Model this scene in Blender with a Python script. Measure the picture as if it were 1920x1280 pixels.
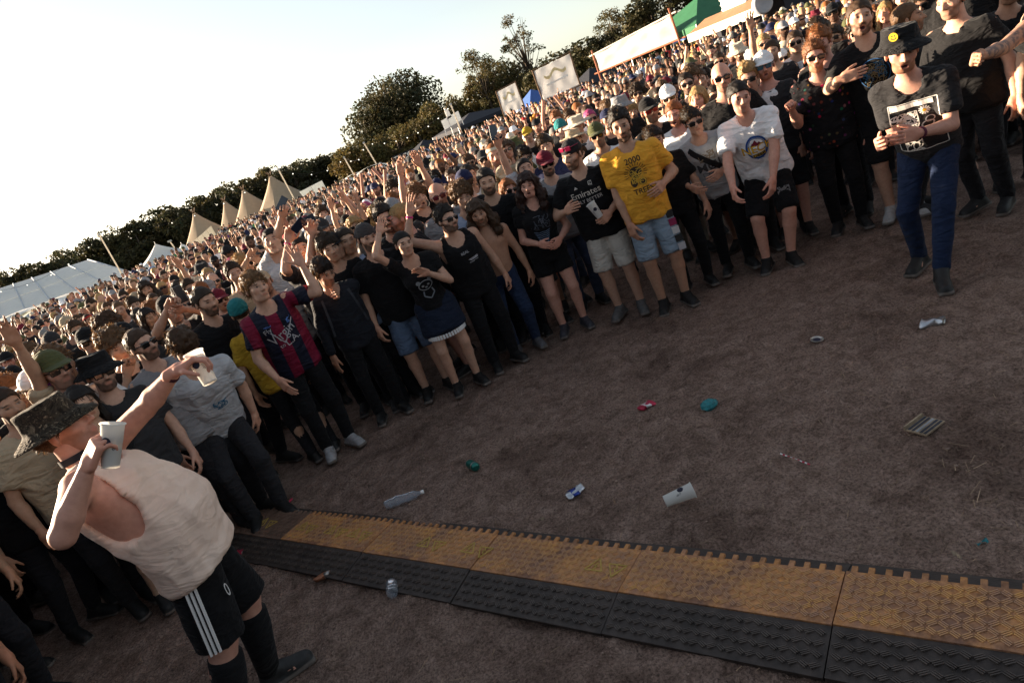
import bpy, bmesh, math, random, time
import numpy as np
from mathutils import Matrix, Vector
from mathutils.bvhtree import BVHTree
for o in list(bpy.data.objects): bpy.data.objects.remove(o)
T0 = time.time()
SC = bpy.context.scene; COL = SC.collection
random.seed(7)
# ------------------------------------------------------------------ camera: held overhead at the pit rail, tilted 22 degrees
CAM_H, FPX, ROLL, PITCH = 2.2, 1280.0, math.radians(22.0), math.radians(17.6)
_R = np.array([1, 0, 0.]); _U = np.array([0, math.sin(PITCH), math.cos(PITCH)]); _F = np.array([0, math.cos(PITCH), -math.sin(PITCH)])
_ri = math.cos(ROLL) * _R - math.sin(ROLL) * _U; _up = math.sin(ROLL) * _R + math.cos(ROLL) * _U
cam = bpy.data.cameras.new('camera'); cam.lens = 24; cam.sensor_width = 36; cam.clip_end = 2000; cam.clip_start = .05
co = bpy.data.objects.new('camera', cam); COL.objects.link(co); SC.camera = co
Mc = np.eye(4); Mc[:3, 0] = _ri; Mc[:3, 1] = _up; Mc[:3, 2] = -_F; Mc[:3, 3] = (0, 0, CAM_H); co.matrix_world = Matrix(Mc.tolist())
# ------------------------------------------------------------------ sky and low evening sun from the left
SUN_AZ, SUN_EL = math.radians(-63), math.radians(10.9)       # azimuth from +Y (negative = left)
w = bpy.data.worlds.new('World'); SC.world = w; w.use_nodes = True; wt = w.node_tree
sky = wt.nodes.new('ShaderNodeTexSky'); sky.sky_type = 'NISHITA'; sky.sun_disc = False; sky.sun_elevation = SUN_EL; sky.sun_rotation = SUN_AZ
sky.air_density = 1.0; sky.dust_density = 1.0; sky.ozone_density = 1.0
hz = wt.nodes.new('ShaderNodeHueSaturation'); hz.inputs['Saturation'].default_value = .5        # sky colour desaturated: paler all round, fill light more neutral
wt.links.new(sky.outputs[0], hz.inputs['Color']); wt.links.new(hz.outputs[0], wt.nodes['Background'].inputs[0]); wt.nodes['Background'].inputs[1].default_value = .051
sun = bpy.data.lights.new('sun', 'SUN'); sun.energy = 5.0; sun.angle = math.radians(.53); sun.color = (1.0, .79, .57)
so = bpy.data.objects.new('sun', sun); COL.objects.link(so)
sd = Vector((math.sin(SUN_AZ) * math.cos(SUN_EL), math.cos(SUN_AZ) * math.cos(SUN_EL), math.sin(SUN_EL)))
so.rotation_euler = sd.to_track_quat('Z', 'Y').to_euler(); so.location = (-30, 20, 30)
SC.view_settings.view_transform = 'Standard'; SC.view_settings.look = 'None'; SC.view_settings.exposure = 2.4; SC.view_settings.gamma = 1.0
SC.cycles.max_bounces = 6; SC.cycles.use_denoising = True; SC.cycles.transparent_max_bounces = 8
def ray(px, py):
    x, y = px - 960, 640 - py
    return _F * FPX + _R * (x * math.cos(ROLL) + y * math.sin(ROLL)) + _U * (-x * math.sin(ROLL) + y * math.cos(ROLL))
def at(px, py, Y):
    d = ray(px, py); return np.array([0, 0, CAM_H]) + d * (Y / d[1])
def onz(px, py, z=0.0):
    d = ray(px, py); return np.array([0, 0, CAM_H]) + d * ((z - CAM_H) / d[2])
def project(P):
    d = np.asarray(P, float) - (0, 0, CAM_H); z = d @ _F; a, b = d @ _R / z * FPX, d @ _U / z * FPX
    return 960 + a * math.cos(ROLL) - b * math.sin(ROLL), 640 - (a * math.sin(ROLL) + b * math.cos(ROLL)), z
def gz(x, y):
    """the field rises gently towards the back"""
    x, y = np.asarray(x, float), np.asarray(y, float)
    sm = lambda t: np.clip(t, 0, 1) ** 2 * (3 - 2 * np.clip(t, 0, 1))
    return .007 * np.clip(y - 20, 0, 60) - 2.2 * sm((-x - 16) / 18) * sm((y - 45) / 30)
# ------------------------------------------------------------------ signed distance modelling (numpy)
def nrm(v):
    v = np.asarray(v, float); return v / max(np.linalg.norm(v), 1e-9)
def V3(*a): return np.array(a, float)
def rotm(ax, deg):
    return np.array(Matrix.Rotation(math.radians(deg), 3, ax))
def hash3(i, j, k, seed):
    n = (i * 374761393 + j * 668265263 + k * 2147483647 + seed * 974711) & 0xffffffff
    n = ((n ^ (n >> 13)) * 1274126177) & 0xffffffff
    n = n ^ (n >> 16)
    return (n & 0xffff) / 65535.0
def noise(P, scale, seed=0):
    """value noise -1..1 at points P (n,3); scale = cells per metre (scalar or 3-vector)"""
    Q = np.asarray(P, float) * scale + 1000.0
    I = np.floor(Q).astype(np.int64); f = Q - I; f = f * f * (3 - 2 * f)
    r = 0
    for a in (0, 1):
        for b in (0, 1):
            for c in (0, 1):
                w = (f[:, 0] if a else 1 - f[:, 0]) * (f[:, 1] if b else 1 - f[:, 1]) * (f[:, 2] if c else 1 - f[:, 2])
                r = r + w * hash3(I[:, 0] + a, I[:, 1] + b, I[:, 2] + c, seed)
    return r * 2 - 1

class SDF:
    def __init__(s, lo, hi, h):
        s.h = h; s.lo = np.array(lo, float) - 2 * h
        n = np.ceil((np.array(hi, float) + 2 * h - s.lo) / h).astype(int) + 1
        s.n = n; s.g = np.full(n, .25, np.float32)
        s.ax = [(s.lo[i] + h * np.arange(n[i])).astype(np.float32) for i in range(3)]
    def _sl(s, lo, hi):
        a = [max(0, int((lo[i] - s.lo[i]) / s.h)) for i in range(3)]
        b = [min(int(s.n[i]), int((hi[i] - s.lo[i]) / s.h) + 2) for i in range(3)]
        if any(b[i] <= a[i] for i in range(3)): return None, None
        sl = tuple(slice(a[i], b[i]) for i in range(3))
        return sl, (s.ax[0][sl[0]][:, None, None], s.ax[1][sl[1]][None, :, None], s.ax[2][sl[2]][None, None, :])
    def op(s, prim, k=.01, sub=False):
        fn, lo, hi = prim; m = k + 3 * s.h
        sl, P = s._sl(np.asarray(lo) - m, np.asarray(hi) + m)
        if sl is None: return s
        d = fn(*P); a = s.g[sl]
        if sub: a, d = -a, d
        hh = np.maximum(k - np.abs(a - d), 0) / max(k, 1e-6)
        r = np.minimum(a, d) - hh * hh * k * .25
        s.g[sl] = -r if sub else r
        return s
    def sub(s, prim, k=.006): return s.op(prim, k, True)
    def cut(s, fn):
        X, Y, Z = s.ax[0][:, None, None], s.ax[1][None, :, None], s.ax[2][None, None, :]
        s.g = np.maximum(s.g, fn(X, Y, Z)).astype(np.float32); return s
    def mesh(s):
        g = s.g; g[0] = g[-1] = .1; g[:, 0] = g[:, -1] = .1; g[:, :, 0] = g[:, :, -1] = .1
        ins = g < 0
        c = np.zeros(np.array(g.shape) - 1, np.uint8)
        for a in (0, 1):
            for b in (0, 1):
                for d in (0, 1):
                    c += ins[a:g.shape[0] - 1 + a, b:g.shape[1] - 1 + b, d:g.shape[2] - 1 + d]
        act = (c > 0) & (c < 8)
        I = np.argwhere(act)
        if len(I) == 0: return np.zeros((0, 3)), np.zeros((0, 4), int)
        idx = np.full(c.shape, -1, np.int64); idx[act] = np.arange(len(I))
        acc = np.zeros((len(I), 3)); cnt = np.zeros(len(I))
        cor = [(a, b, d) for a in (0, 1) for b in (0, 1) for d in (0, 1)]
        vals = {q: g[I[:, 0] + q[0], I[:, 1] + q[1], I[:, 2] + q[2]].astype(float) for q in cor}
        for q in cor:
            for ax in range(3):
                if q[ax] == 0:
                    q2 = list(q); q2[ax] = 1; q2 = tuple(q2)
                    v1, v2 = vals[q], vals[q2]
                    m = (v1 < 0) != (v2 < 0)
                    t = np.where(m, v1 / np.where(np.abs(v1 - v2) < 1e-9, 1, v1 - v2), 0)
                    p = np.array(q, float)[None, :].repeat(len(I), 0); p[:, ax] = t
                    acc[m] += p[m]; cnt[m] += 1
        Vt = (I + acc / np.maximum(cnt, 1)[:, None]) * s.h + s.lo
        F = []
        for ax in range(3):
            o = [0, 1, 2]; o.remove(ax); u, w = (ax + 1) % 3, (ax + 2) % 3
            sa = [slice(None)] * 3; sb = [slice(None)] * 3
            sa[ax] = slice(0, -1); sb[ax] = slice(1, None)
            A = ins[tuple(sa)]; B = ins[tuple(sb)]
            E = np.argwhere(A != B)
            E = E[(E[:, u] > 0) & (E[:, w] > 0)]
            if len(E) == 0: continue
            def cell(du, dw):
                q = E.copy(); q[:, u] -= du; q[:, w] -= dw
                return idx[q[:, 0], q[:, 1], q[:, 2]]
            f = np.stack([cell(1, 1), cell(0, 1), cell(0, 0), cell(1, 0)], 1)
            flip = B[E[:, 0], E[:, 1], E[:, 2]]
            f[flip] = f[flip][:, ::-1]
            F.append(f)
        F = np.concatenate(F); F = F[(F >= 0).all(1)]
        return Vt, F

def vnormals(Vt, F):
    n = np.cross(Vt[F[:, 2]] - Vt[F[:, 0]], Vt[F[:, 3]] - Vt[F[:, 1]])
    N = np.zeros_like(Vt)
    for i in range(4): np.add.at(N, F[:, i], n)
    return N / np.maximum(np.linalg.norm(N, axis=1), 1e-12)[:, None]

def cone(a, b, ra, rb, flat=False, flat0=False):
    a = np.asarray(a, float); b = np.asarray(b, float); ba = b - a; L2 = float(ba @ ba) + 1e-12; L = math.sqrt(L2)
    def fn(X, Y, Z):
        t0 = ((X - a[0]) * ba[0] + (Y - a[1]) * ba[1] + (Z - a[2]) * ba[2]) / L2
        t = np.clip(t0, 0, 1)
        if flat or flat0:
            lo_, hi_ = (-9 if flat0 else 0), (9 if flat else 1)
            tt = np.clip(t0, lo_, hi_)
            d = np.sqrt((X - a[0] - tt * ba[0]) ** 2 + (Y - a[1] - tt * ba[1]) ** 2 + (Z - a[2] - tt * ba[2]) ** 2) - (ra + (rb - ra) * t)
            if flat: d = np.maximum(d, (t0 - 1) * L)
            if flat0: d = np.maximum(d, -t0 * L)
            return d
        return np.sqrt((X - a[0] - t * ba[0]) ** 2 + (Y - a[1] - t * ba[1]) ** 2 + (Z - a[2] - t * ba[2]) ** 2) - (ra + (rb - ra) * t)
    r = max(ra, rb)
    return fn, np.minimum(a, b) - r, np.maximum(a, b) + r

def ell(c, r, M=None):
    c = np.asarray(c, float); r = np.asarray(r, float); M = np.eye(3) if M is None else np.asarray(M)
    ext = np.abs(M) @ r
    def fn(X, Y, Z):
        x, y, z = X - c[0], Y - c[1], Z - c[2]
        u = (M[0, 0] * x + M[1, 0] * y + M[2, 0] * z) / r[0]
        v = (M[0, 1] * x + M[1, 1] * y + M[2, 1] * z) / r[1]
        w = (M[0, 2] * x + M[1, 2] * y + M[2, 2] * z) / r[2]
        k0 = np.sqrt(u * u + v * v + w * w)
        k1 = np.sqrt((u / r[0]) ** 2 + (v / r[1]) ** 2 + (w / r[2]) ** 2) + 1e-6
        return k0 * (k0 - 1) / k1
    return fn, c - ext, c + ext

def rbox(c, hs, rad, M=None):
    c = np.asarray(c, float); hs = np.asarray(hs, float) - rad; M = np.eye(3) if M is None else np.asarray(M)
    ext = np.abs(M) @ (hs + rad)
    def fn(X, Y, Z):
        x, y, z = X - c[0], Y - c[1], Z - c[2]
        q = [np.abs(M[0, i] * x + M[1, i] * y + M[2, i] * z) - hs[i] for i in range(3)]
        o = np.sqrt(np.maximum(q[0], 0) ** 2 + np.maximum(q[1], 0) ** 2 + np.maximum(q[2], 0) ** 2)
        return o + np.minimum(np.maximum(np.maximum(q[0], q[1]), q[2]), 0) - rad
    return fn, c - ext, c + ext

def loft(a, b, side, prof, infl=0.0, curve=0.0, flat0=False):
    """stack of ellipses from a to b; side = vector along rx; prof = rows (t, rx, ry)"""
    a = np.asarray(a, float); b = np.asarray(b, float); up = nrm(b - a); L = np.linalg.norm(b - a)
    sd = nrm(np.asarray(side) - up * (np.asarray(side) @ up)); fw = np.cross(up, sd)
    T = np.array([p[0] for p in prof]); RX = np.array([p[1] for p in prof]) + infl; RY = np.array([p[2] for p in prof]) + infl
    OF = np.array([p[3] if len(p) > 3 else 0 for p in prof])
    def fn(X, Y, Z):
        x, y, z = X - a[0], Y - a[1], Z - a[2]
        w = (x * up[0] + y * up[1] + z * up[2]); t = w / L
        u = x * sd[0] + y * sd[1] + z * sd[2]; v = x * fw[0] + y * fw[1] + z * fw[2]
        tc = np.clip(t, T[0], T[-1])
        rx = np.interp(tc, T, RX); ry = np.interp(tc, T, RY); of = np.interp(tc, T, OF)
        v = v - of
        k0 = np.sqrt((u / rx) ** 2 + (v / ry) ** 2); k1 = np.sqrt((u / rx ** 2) ** 2 + (v / ry ** 2) ** 2) + 1e-6
        d = k0 * (k0 - 1) / k1
        e = np.maximum(np.maximum(t - T[-1], T[0] - t), 0) * L
        if flat0: return np.maximum(d, np.maximum(t - T[-1], T[0] - t) * L)
        return np.where(e > 0, np.sqrt(np.maximum(d, 0) ** 2 + e ** 2), d)
    m = max(RX.max(), RY.max()) + .05
    A = a + up * L * T[0]; B = a + up * L * T[-1]
    return fn, np.minimum(A, B) - m, np.maximum(A, B) + m

def ik(A, T, l1, l2, pole):
    d = T - A; D = np.linalg.norm(d); u = d / max(D, 1e-9); D2 = min(max(D, abs(l1 - l2) + .03), (l1 + l2) * .995)
    x = (l1 * l1 - l2 * l2 + D2 * D2) / (2 * D2); h = math.sqrt(max(l1 * l1 - x * x, 0))
    p = np.asarray(pole, float); p = nrm(p - u * (p @ u))
    return A + u * x + p * h, A + u * D2

# ------------------------------------------------------------------ people
def solve(S=1.78, pelvis=None, neck=None, head=(0, 0, 0), hl=None, hr=None, el=None, er=None, fl=None, fr=None, twist=0, headpos=None,
          kl=None, kr=None, w=1.0, fat=0.0, female=False, **_):
    """joint positions, person frame: +y forward, +x the person's right, z up; hl/hr hand (wrist) targets, el/er elbow poles"""
    s = S / 1.78; J = dict(s=s, w=w, fat=fat, female=female)
    fl = V3(-.11, .02, 0) if fl is None else V3(*fl); fr = V3(.11, .02, 0) if fr is None else V3(*fr)
    P = V3(0, 0, .945 * s) if pelvis is None else V3(*pelvis)
    N = P + V3(0, .0, .54 * s) if neck is None else V3(*neck)
    up = nrm(N - P); N = P + up * .545 * s
    c, sn = math.cos(math.radians(twist)), math.sin(math.radians(twist))
    side = V3(c, sn, 0); side = nrm(side - up * (side @ up)); fwd = np.cross(up, side)
    hside = nrm(V3(1, 0, 0) + .4 * side)
    J.update(P=P, N=N, up=up, side=side, fwd=fwd)
    sw = (.163 if female else .181) * s * (1 + .45 * (w - 1))
    for sg, nm, tgt, pole in ((-1, 'l', hl, el), (1, 'r', hr, er)):
        hip = P + hside * sg * .088 * s - up * .02
        ft = fl if sg < 0 else fr
        ank = ft + V3(0, -.03, .085 * s)
        kp = (kl if sg < 0 else kr); kp = V3(sg * .25, 1, 0) if kp is None else V3(*kp)
        kn, an = ik(hip, ank, .43 * s, .425 * s, kp)
        J['hip' + nm], J['kn' + nm], J['an' + nm] = hip, kn, an
        J['foot' + nm] = ft
        sh = N - up * .078 * s + side * sg * sw
        if tgt is None: tgt = P + side * sg * .27 * w - up * .06 + fwd * .06
        tgt = V3(*tgt)
        if tgt[2] > sh[2] + .1: sh = sh + up * .045 * s - side * sg * .015
        pl = (-fwd * .8 + side * sg * .7 - up * .3) if pole is None else V3(*pole)
        eb, wr = ik(sh, tgt, .295 * s, .255 * s, pl)
        J['sh' + nm], J['eb' + nm], J['wr' + nm] = sh, eb, wr
    yaw, pit, rol = head
    B = np.stack([V3(1, 0, 0), V3(0, 1, 0), V3(0, 0, 1)], 1)
    Rh = rotm('Z', yaw) @ rotm('X', pit) @ rotm('Y', rol)
    lean = V3(up[0], up[1], 0) * .12
    hc = N + V3(0, .035, .0) * s + lean + V3(0, 0, .165 * s) if headpos is None else V3(*headpos)
    J['H'], J['Rh'] = hc, Rh
    J['hs'] = s * (.99 if female else 1.04)
    return J

def torso_prof(J):
    s, w, f = J['s'], J['w'], J['fat']
    if J['female']:
        return [(-.18, .155 * s * w, .115 * s * w), (0., .172 * s * w, .118 * s * w), (.28, .128 * s * w, .092 * s * w + f * .5, f * .2), (.55, .14 * s * w, .105 * s * w, .012),
                (.68, .15 * s, .115 * s * w, .02), (.84, .155 * s, .085 * s), (.95, .11 * s, .065 * s), (1., .065 * s, .055 * s)]
    return [(-.18, .15 * s * w, .11 * s * w), (0., .162 * s * w + f * .3, .114 * s * w + f * .4, f * .3), (.25, .148 * s * w + f * .6, .103 * s * w + f, f * .8), (.55, .165 * s * w + f * .2, .115 * s * w + f * .4, f * .3),
            (.72, .182 * s * w, .12 * s * w), (.86, .178 * s * w, .098 * s), (.95, .12 * s, .072 * s), (1., .07 * s, .06 * s)]

HAND = {  # per finger bend angles of three joints (deg), spread handled apart; thumb: (out angle, bend)
    'relax': ([(22, 30, 20)] * 4, (35, 20)), 'open': ([(4, 6, 5)] * 4, (55, 5)), 'fist': ([(80, 95, 60)] * 4, (20, 60)),
    'grip': ([(42, 50, 35)] * 4, (60, 45)), 'point': ([(5, 5, 5), (80, 95, 60), (80, 95, 60), (80, 95, 60)], (20, 60)),
    'horns': ([(5, 5, 5), (80, 95, 60), (80, 95, 60), (5, 5, 5)], (20, 60)), 'flat': ([(10, 12, 8)] * 4, (25, 15)),
}
def hand_mesh(W, d, back, sg, pose, s, h):
    """W wrist, d hand direction, back = back-of-hand normal, sg -1 left hand / +1 right hand"""
    d = nrm(d); back = nrm(np.asarray(back) - d * (np.asarray(back) @ d)); th = np.cross(d, back) * -sg   # thumb side
    s = s * 1.04
    fb, (to, tb) = HAND[pose]
    M = np.stack([th, d, back], 1)
    pts = []
    g = []
    g.append((cone(W - d * .03 * s, W + d * .02 * s, .027 * s, .026 * s), .01))
    g.append((rbox(W + d * .055 * s, (.04 * s, .05 * s, .0135 * s), .013 * s, M), .02))
    g.append((ell(W + d * .035 * s + th * .024 * s - back * .008 * s, (.017 * s, .03 * s, .015 * s), M), .02))
    for i in range(4):
        off = (.030 - i * .0195) * s; L = (.042, .047, .044, .034)[i] * s; r = (.0092, .0094, .009, .008)[i] * s
        o = W + th * off + d * (.098 - (.004, 0, .004, .012)[i]) * s - back * .001
        a = 0; p = o - d * .02 * s; sp = (8, 2, -4, -10)[i] * (1.3 if pose == 'open' else .5)
        dd0 = nrm(d + th * math.tan(math.radians(sp)))
        g.append((cone(p, o, r * 1.05, r), .006))
        q = o
        for j, (bend, fr) in enumerate(zip(fb[i], (1.0, .62, .5))):
            a += math.radians(bend + (i * 4 if pose in ('relax', 'grip') else 0) * .5)
            dd = dd0 * math.cos(a) - back * math.sin(a)
            q2 = q + dd * L * fr
            g.append((cone(q, q2, r * (1 - .06 * j), r * (1 - .06 * (j + 1))), .003)); q = q2
    o = W + d * .028 * s + th * .03 * s - back * .006 * s
    a = math.radians(to)
    d1 = nrm(d * math.cos(a) + th * math.sin(a) - back * .25)
    q = o + d1 * .036 * s; g.append((cone(o, q, .0135 * s, .011 * s), .008))
    a2 = math.radians(tb)
    d2 = nrm(d1 * math.cos(a2) + (-th * .6 - back * .6 + d * .3) * math.sin(a2)); q2 = q + d2 * .03 * s
    g.append((cone(q, q2, .0108 * s, .0095 * s), .004))
    q3 = q2 + nrm(d2 + (-th * .4 - back * .3) * math.sin(a2) * .7) * .024 * s; g.append((cone(q2, q3, .0095 * s, .0075 * s), .003))
    lo = np.min([p[1] for p, k in g], 0); hi = np.max([p[2] for p, k in g], 0)
    G = SDF(lo, hi, h)
    for p, k in g: G.op(p, k)
    return G.mesh()

def head_prims(face):
    j = face.get('jaw', 1.0); op = face.get('mouth', 0); ns = face.get('nose', 1.0); ch = face.get('chin', 0.0)
    L = [(ell((0, -.018, .032), (.0765, .096, .086)), .01), (ell((0, .028, -.03), (.06 * j, .07, .08)), .03),
         (ell((0, .062 + ch * .008, -.098 - ch * .01), (.026 * j, .022, .018)), .025), (cone((-.03 * j, .04, -.085), (.03 * j, .04, -.085), .026, .026), .03),
         (cone((-.038, .083, .021), (.038, .083, .021), .011, .011), .016), (cone((0, .092, .012), (0, .098 + .014 * ns, -.026), .0075, .0095 + .003 * ns), .012),
         (ell((.012, .102, -.031), (.009, .01, .008)), .006), (ell((-.012, .102, -.031), (.009, .01, .008)), .006),
         (ell((.046, .06, -.02), (.02, .022, .02)), .03), (ell((-.046, .06, -.02), (.02, .022, .02)), .03),
         (ell((.079, -.008, -.008), (.009, .019, .032), rotm('Z', -18)), .006), (ell((-.079, -.008, -.008), (.009, .019, .032), rotm('Z', 18)), .006)]
    return L, op, j
def head_mesh(face, h=.006):
    """head in its own frame (origin mid head, +y face, z up) with colours for brows, eyes, lips and beard"""
    L, op, j = head_prims(face)
    G = SDF((-.1, -.125, -.135), (.1, .135, .13), h)
    for p, k in L: G.op(p, k)
    for sx in (-1, 1):
        G.sub(ell((sx * .033, .1, .003), (.02, .016, .0125)), .012)
        G.op(ell((sx * .032, .0745, .003), (.0145, .0145, .0125)), .004)
    G.op(cone((-.021, .086, -.0585), (.021, .086, -.0585), .0068, .0068), .008)
    G.op(cone((-.017, .086, -.07 - op * .018), (.017, .086, -.07 - op * .018), .0075, .0075), .008)
    if op: G.sub(ell((0, .096, -.0655 - op * .008), (.019, .022, .005 + .011 * op)), .004)
    Vt, F = G.mesh()
    sk = np.array(face.get('skin', (.50, .29, .20))); C = np.tile(sk, (len(Vt), 1))
    x, y, z = Vt.T; ax = np.abs(x); nz = noise(Vt, 60, 3)
    def mix(m, c): 
        nonlocal C
        m = np.clip(m, 0, 1)[:, None]; C = C * (1 - m) + np.array(c) * m
    mix((.5 - np.hypot((ax - .045) / .03, (z + .025) / .03)) * .8 * (y > .03), sk * (1.05, .78, .74))
    hc = np.array(face.get('hair', (.05, .03, .02)))
    bd = face.get('beard', 0)
    if bd:
        lim = -.03 - .02 * np.clip((y - .03) / .06, 0, 1) + .012 * (ax > .045)
        m = np.clip((lim - z) / .012, 0, 1) * (y > -.01 + nz * .01)
        mo = np.clip(1.4 - np.hypot(x / .028, (z + .05) / .012), 0, 1) * 2
        m = np.maximum(m, np.clip(mo, 0, 1) * (y > .06)); m[(np.hypot(x / .022, (z + .065) / .009) < 1) & (y > .06)] = 0
        mix(m * bd * (.85 + .25 * nz), hc * 1.1)
    mix((1.15 - np.hypot(x / .023, (z + .0645 + op * .009) / (.0105 + .012 * op))) * 3 * (y > .07), sk * (.8, .6, .58))
    if op: mix((1.1 - np.hypot(x / .017, (z + .066 + op * .008) / (.005 + .009 * op))) * 3 * (y > .05) * (y < .093), (.05, .012, .012))
    mix((1 - np.hypot((ax - .033) / .022, (z - .0235 - .1 * (.033 - ax)) / .0058)) * 3 * (y > .05) * face.get('brow', .8), hc * .8)
    e = np.hypot((ax - .032) / .0145, (z - .002) / .005)
    mix((1.1 - e) * 4 * (y > .06), (.36, .30, .27)); mix((1.05 - np.hypot((ax - .032) / .0072, (z - .0035) / .0072)) * 4 * (y > .06), (.025, .016, .012))
    mix(np.clip(1 - np.abs(np.hypot((ax - .032) / .017, (z - .004) / .0085) - 1) / .25, 0, 1) * .55 * (y > .05), sk * .35)
    return Vt, F, C * (1 + .06 * nz[:, None])

def body_parts(J, h):
    """skin surface without head and hands"""
    s, w = J['s'], J['w']; am = .9 if J['female'] else 1.0; am *= .6 + .4 * w; tm = .55 + .45 * w
    pts = np.array([J[k] for k in ('P', 'N', 'H', 'shl', 'shr', 'ebl', 'ebr', 'wrl', 'wrr', 'knl', 'knr', 'footl', 'footr', 'hipl', 'hipr')])
    G = SDF(pts.min(0) - (.22, .24, .02), pts.max(0) + (.22, .26, .02), h)
    G.op(loft(J['P'], J['N'], J['side'], torso_prof(J)), .02)
    G.op(cone(J['N'] - J['up'] * .04, J['H'] + J['Rh'] @ V3(0, -.025, -.05) * s, .062 * s * tm, .054 * s * tm), .03)
    for nm, sg in (('l', -1), ('r', 1)):
        G.op(cone(J['N'] - J['up'] * .04 * s, J['sh' + nm], .042 * s, .05 * s * tm), .04)
        if not J['female']: G.op(ell(J['N'] - J['up'] * .15 * s + J['side'] * sg * .08 * s + J['fwd'] * .075 * s * w, (.075 * s, .04 * s, .06 * s), np.stack([J['side'], J['fwd'], J['up']], 1)), .03)
        else: G.op(ell(J['N'] - J['up'] * .19 * s + J['side'] * sg * .075 * s + J['fwd'] * .085 * s * w, (.06 * s, .055 * s, .06 * s), np.stack([J['side'], J['fwd'], J['up']], 1)), .03)
        sh, eb, wr = J['sh' + nm], J['eb' + nm], J['wr' + nm]
        G.op(cone(sh, eb, .053 * s * am, .041 * s * am), .03)
        m1 = eb * .7 + wr * .3
        G.op(cone(eb, m1, .041 * s * am, .043 * s * am), .012); G.op(cone(m1, wr, .043 * s * am, .0275 * s), .012)
        hp, kn, an = J['hip' + nm], J['kn' + nm], J['an' + nm]
        G.op(cone(hp, kn, .09 * s * tm * (1.06 if J['female'] else 1), .057 * s * tm), .03)
        m = kn * .68 + an * .32; bk = nrm(np.cross(np.cross(an - kn, V3(0, 1, 0)), an - kn) * -1) * .014
        G.op(cone(kn, m + bk, .056 * s * tm, .056 * s * tm), .02); G.op(cone(m + bk, an, .055 * s * tm, .037 * s), .02)
        G.op(cone(an, J['foot' + nm] + V3(0, .08, .045) * s, .036 * s, .03 * s), .02)
    return G.mesh()

def relax(Vt, F, it=2):
    for _ in range(it):
        A = np.zeros_like(Vt); n = np.zeros(len(Vt))
        for i in range(4):
            for j in ((i + 1) % 4, (i - 1) % 4): np.add.at(A, F[:, i], Vt[F[:, j]]); np.add.at(n, F[:, i], 1)
        Vt = Vt * .5 + A / np.maximum(n, 1)[:, None] * .5
    return Vt
def fold(Vt, F, amp, seed, stretch=(1, 1, .45), freq=9):
    """cloth folds: displace along the normal with ridged noise"""
    N = vnormals(Vt, F); st = np.array(stretch)
    a = 1 - np.abs(noise(Vt, freq * st, seed)) * 1.6; b = 1 - np.abs(noise(Vt @ np.array([[.8, .6, 0], [-.6, .8, 0], [0, 0, 1]]), freq * 2.1 * st, seed + 7)) * 1.6
    return Vt + N * (amp * (a * .75 + b * .45 - .25))[:, None]

def shirt_mesh(J, h, kind='tee', seed=0, loose=1.0, hem=-.2, armhole=0):
    s, w = J['s'], J['w']
    pts = np.array([J[k] for k in ('P', 'N', 'shl', 'shr', 'ebl', 'ebr', 'wrl', 'wrr')])
    G = SDF(pts.min(0) - (.28, .3, .25), pts.max(0) + (.28, .3, .15), h)
    pr = torso_prof(J); il = .016 * loose
    pr = [(max(p[0], hem) if i == 0 else p[0], max(p[1], (.172 if J['female'] else .186) * s * w * (1 if p[0] < .6 else 0)) if kind != 'fit' else p[1], max(p[2], .128 * s * w * (1 if p[0] < .6 else 0)), *(p[3:])) for i, p in enumerate(pr)]
    G.op(loft(J['P'], J['N'], J['side'], pr, il, flat0=True), .01)
    Mt = np.stack([J['side'], J['fwd'], J['up']], 1)
    for nm, sg in (('l', -1), ('r', 1)):
        if J['female']: G.op(ell(J['N'] - J['up'] * .19 * s + J['side'] * sg * .075 * s + J['fwd'] * .085 * s * w, (.072 * s, .068 * s, .07 * s), Mt), .04)
        else: G.op(ell(J['N'] - J['up'] * .15 * s + J['side'] * sg * .08 * s + J['fwd'] * .078 * s * w, (.082 * s, .05 * s, .07 * s), Mt), .04)
        sh, eb, wr = J['sh' + nm], J['eb' + nm], J['wr' + nm]
        if kind in ('tee', 'long', 'fit'):
            G.op(cone(J['N'] - J['up'] * .045 * s, sh, .05 * s, .06 * s), .035)
            am = .6 + .4 * w
            if kind == 'long':
                G.op(cone(sh, eb, .068 * s * am, .055 * s * am), .03); G.op(cone(eb, wr - (wr - eb) * .06, .055 * s, .042 * s, flat=True), .02)
            else:
                e = sh + (eb - sh) * (.72 if kind == 'tee' else .5); G.op(cone(sh, e, .061 * s * am, (.07 if kind == 'tee' else .057) * s * am, flat=True), .025)
        else:
            G.op(cone(J['N'] - J['up'] * .03 * s, sh, .052 * s, .06 * s), .05)
    if kind == 'tank':
        for nm, sg in (('l', -1), ('r', 1)):
            sh = J['sh' + nm]
            dp = .13 if armhole < 1 else .20
            G.sub(cone(sh + J['side'] * sg * .012 * s + J['up'] * .09, sh - J['up'] * dp * s + J['side'] * sg * .03 * s, .062 * s, (.075 if armhole < 1 else .105) * s), .008)
    G.sub(cone(J['N'] + J['fwd'] * .03 * s - J['up'] * (.03 if kind != 'tank' else .045), J['N'] + J['up'] * .14 * s + J['fwd'] * .05, (.075 if kind != 'tank' else .095) * s, .095 * s), .006)
    Vt, F = G.mesh()
    return relax(fold(relax(Vt, F, 1), F, .019 * loose, seed, (1, 1, .5), 8), F, 1), F

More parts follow.
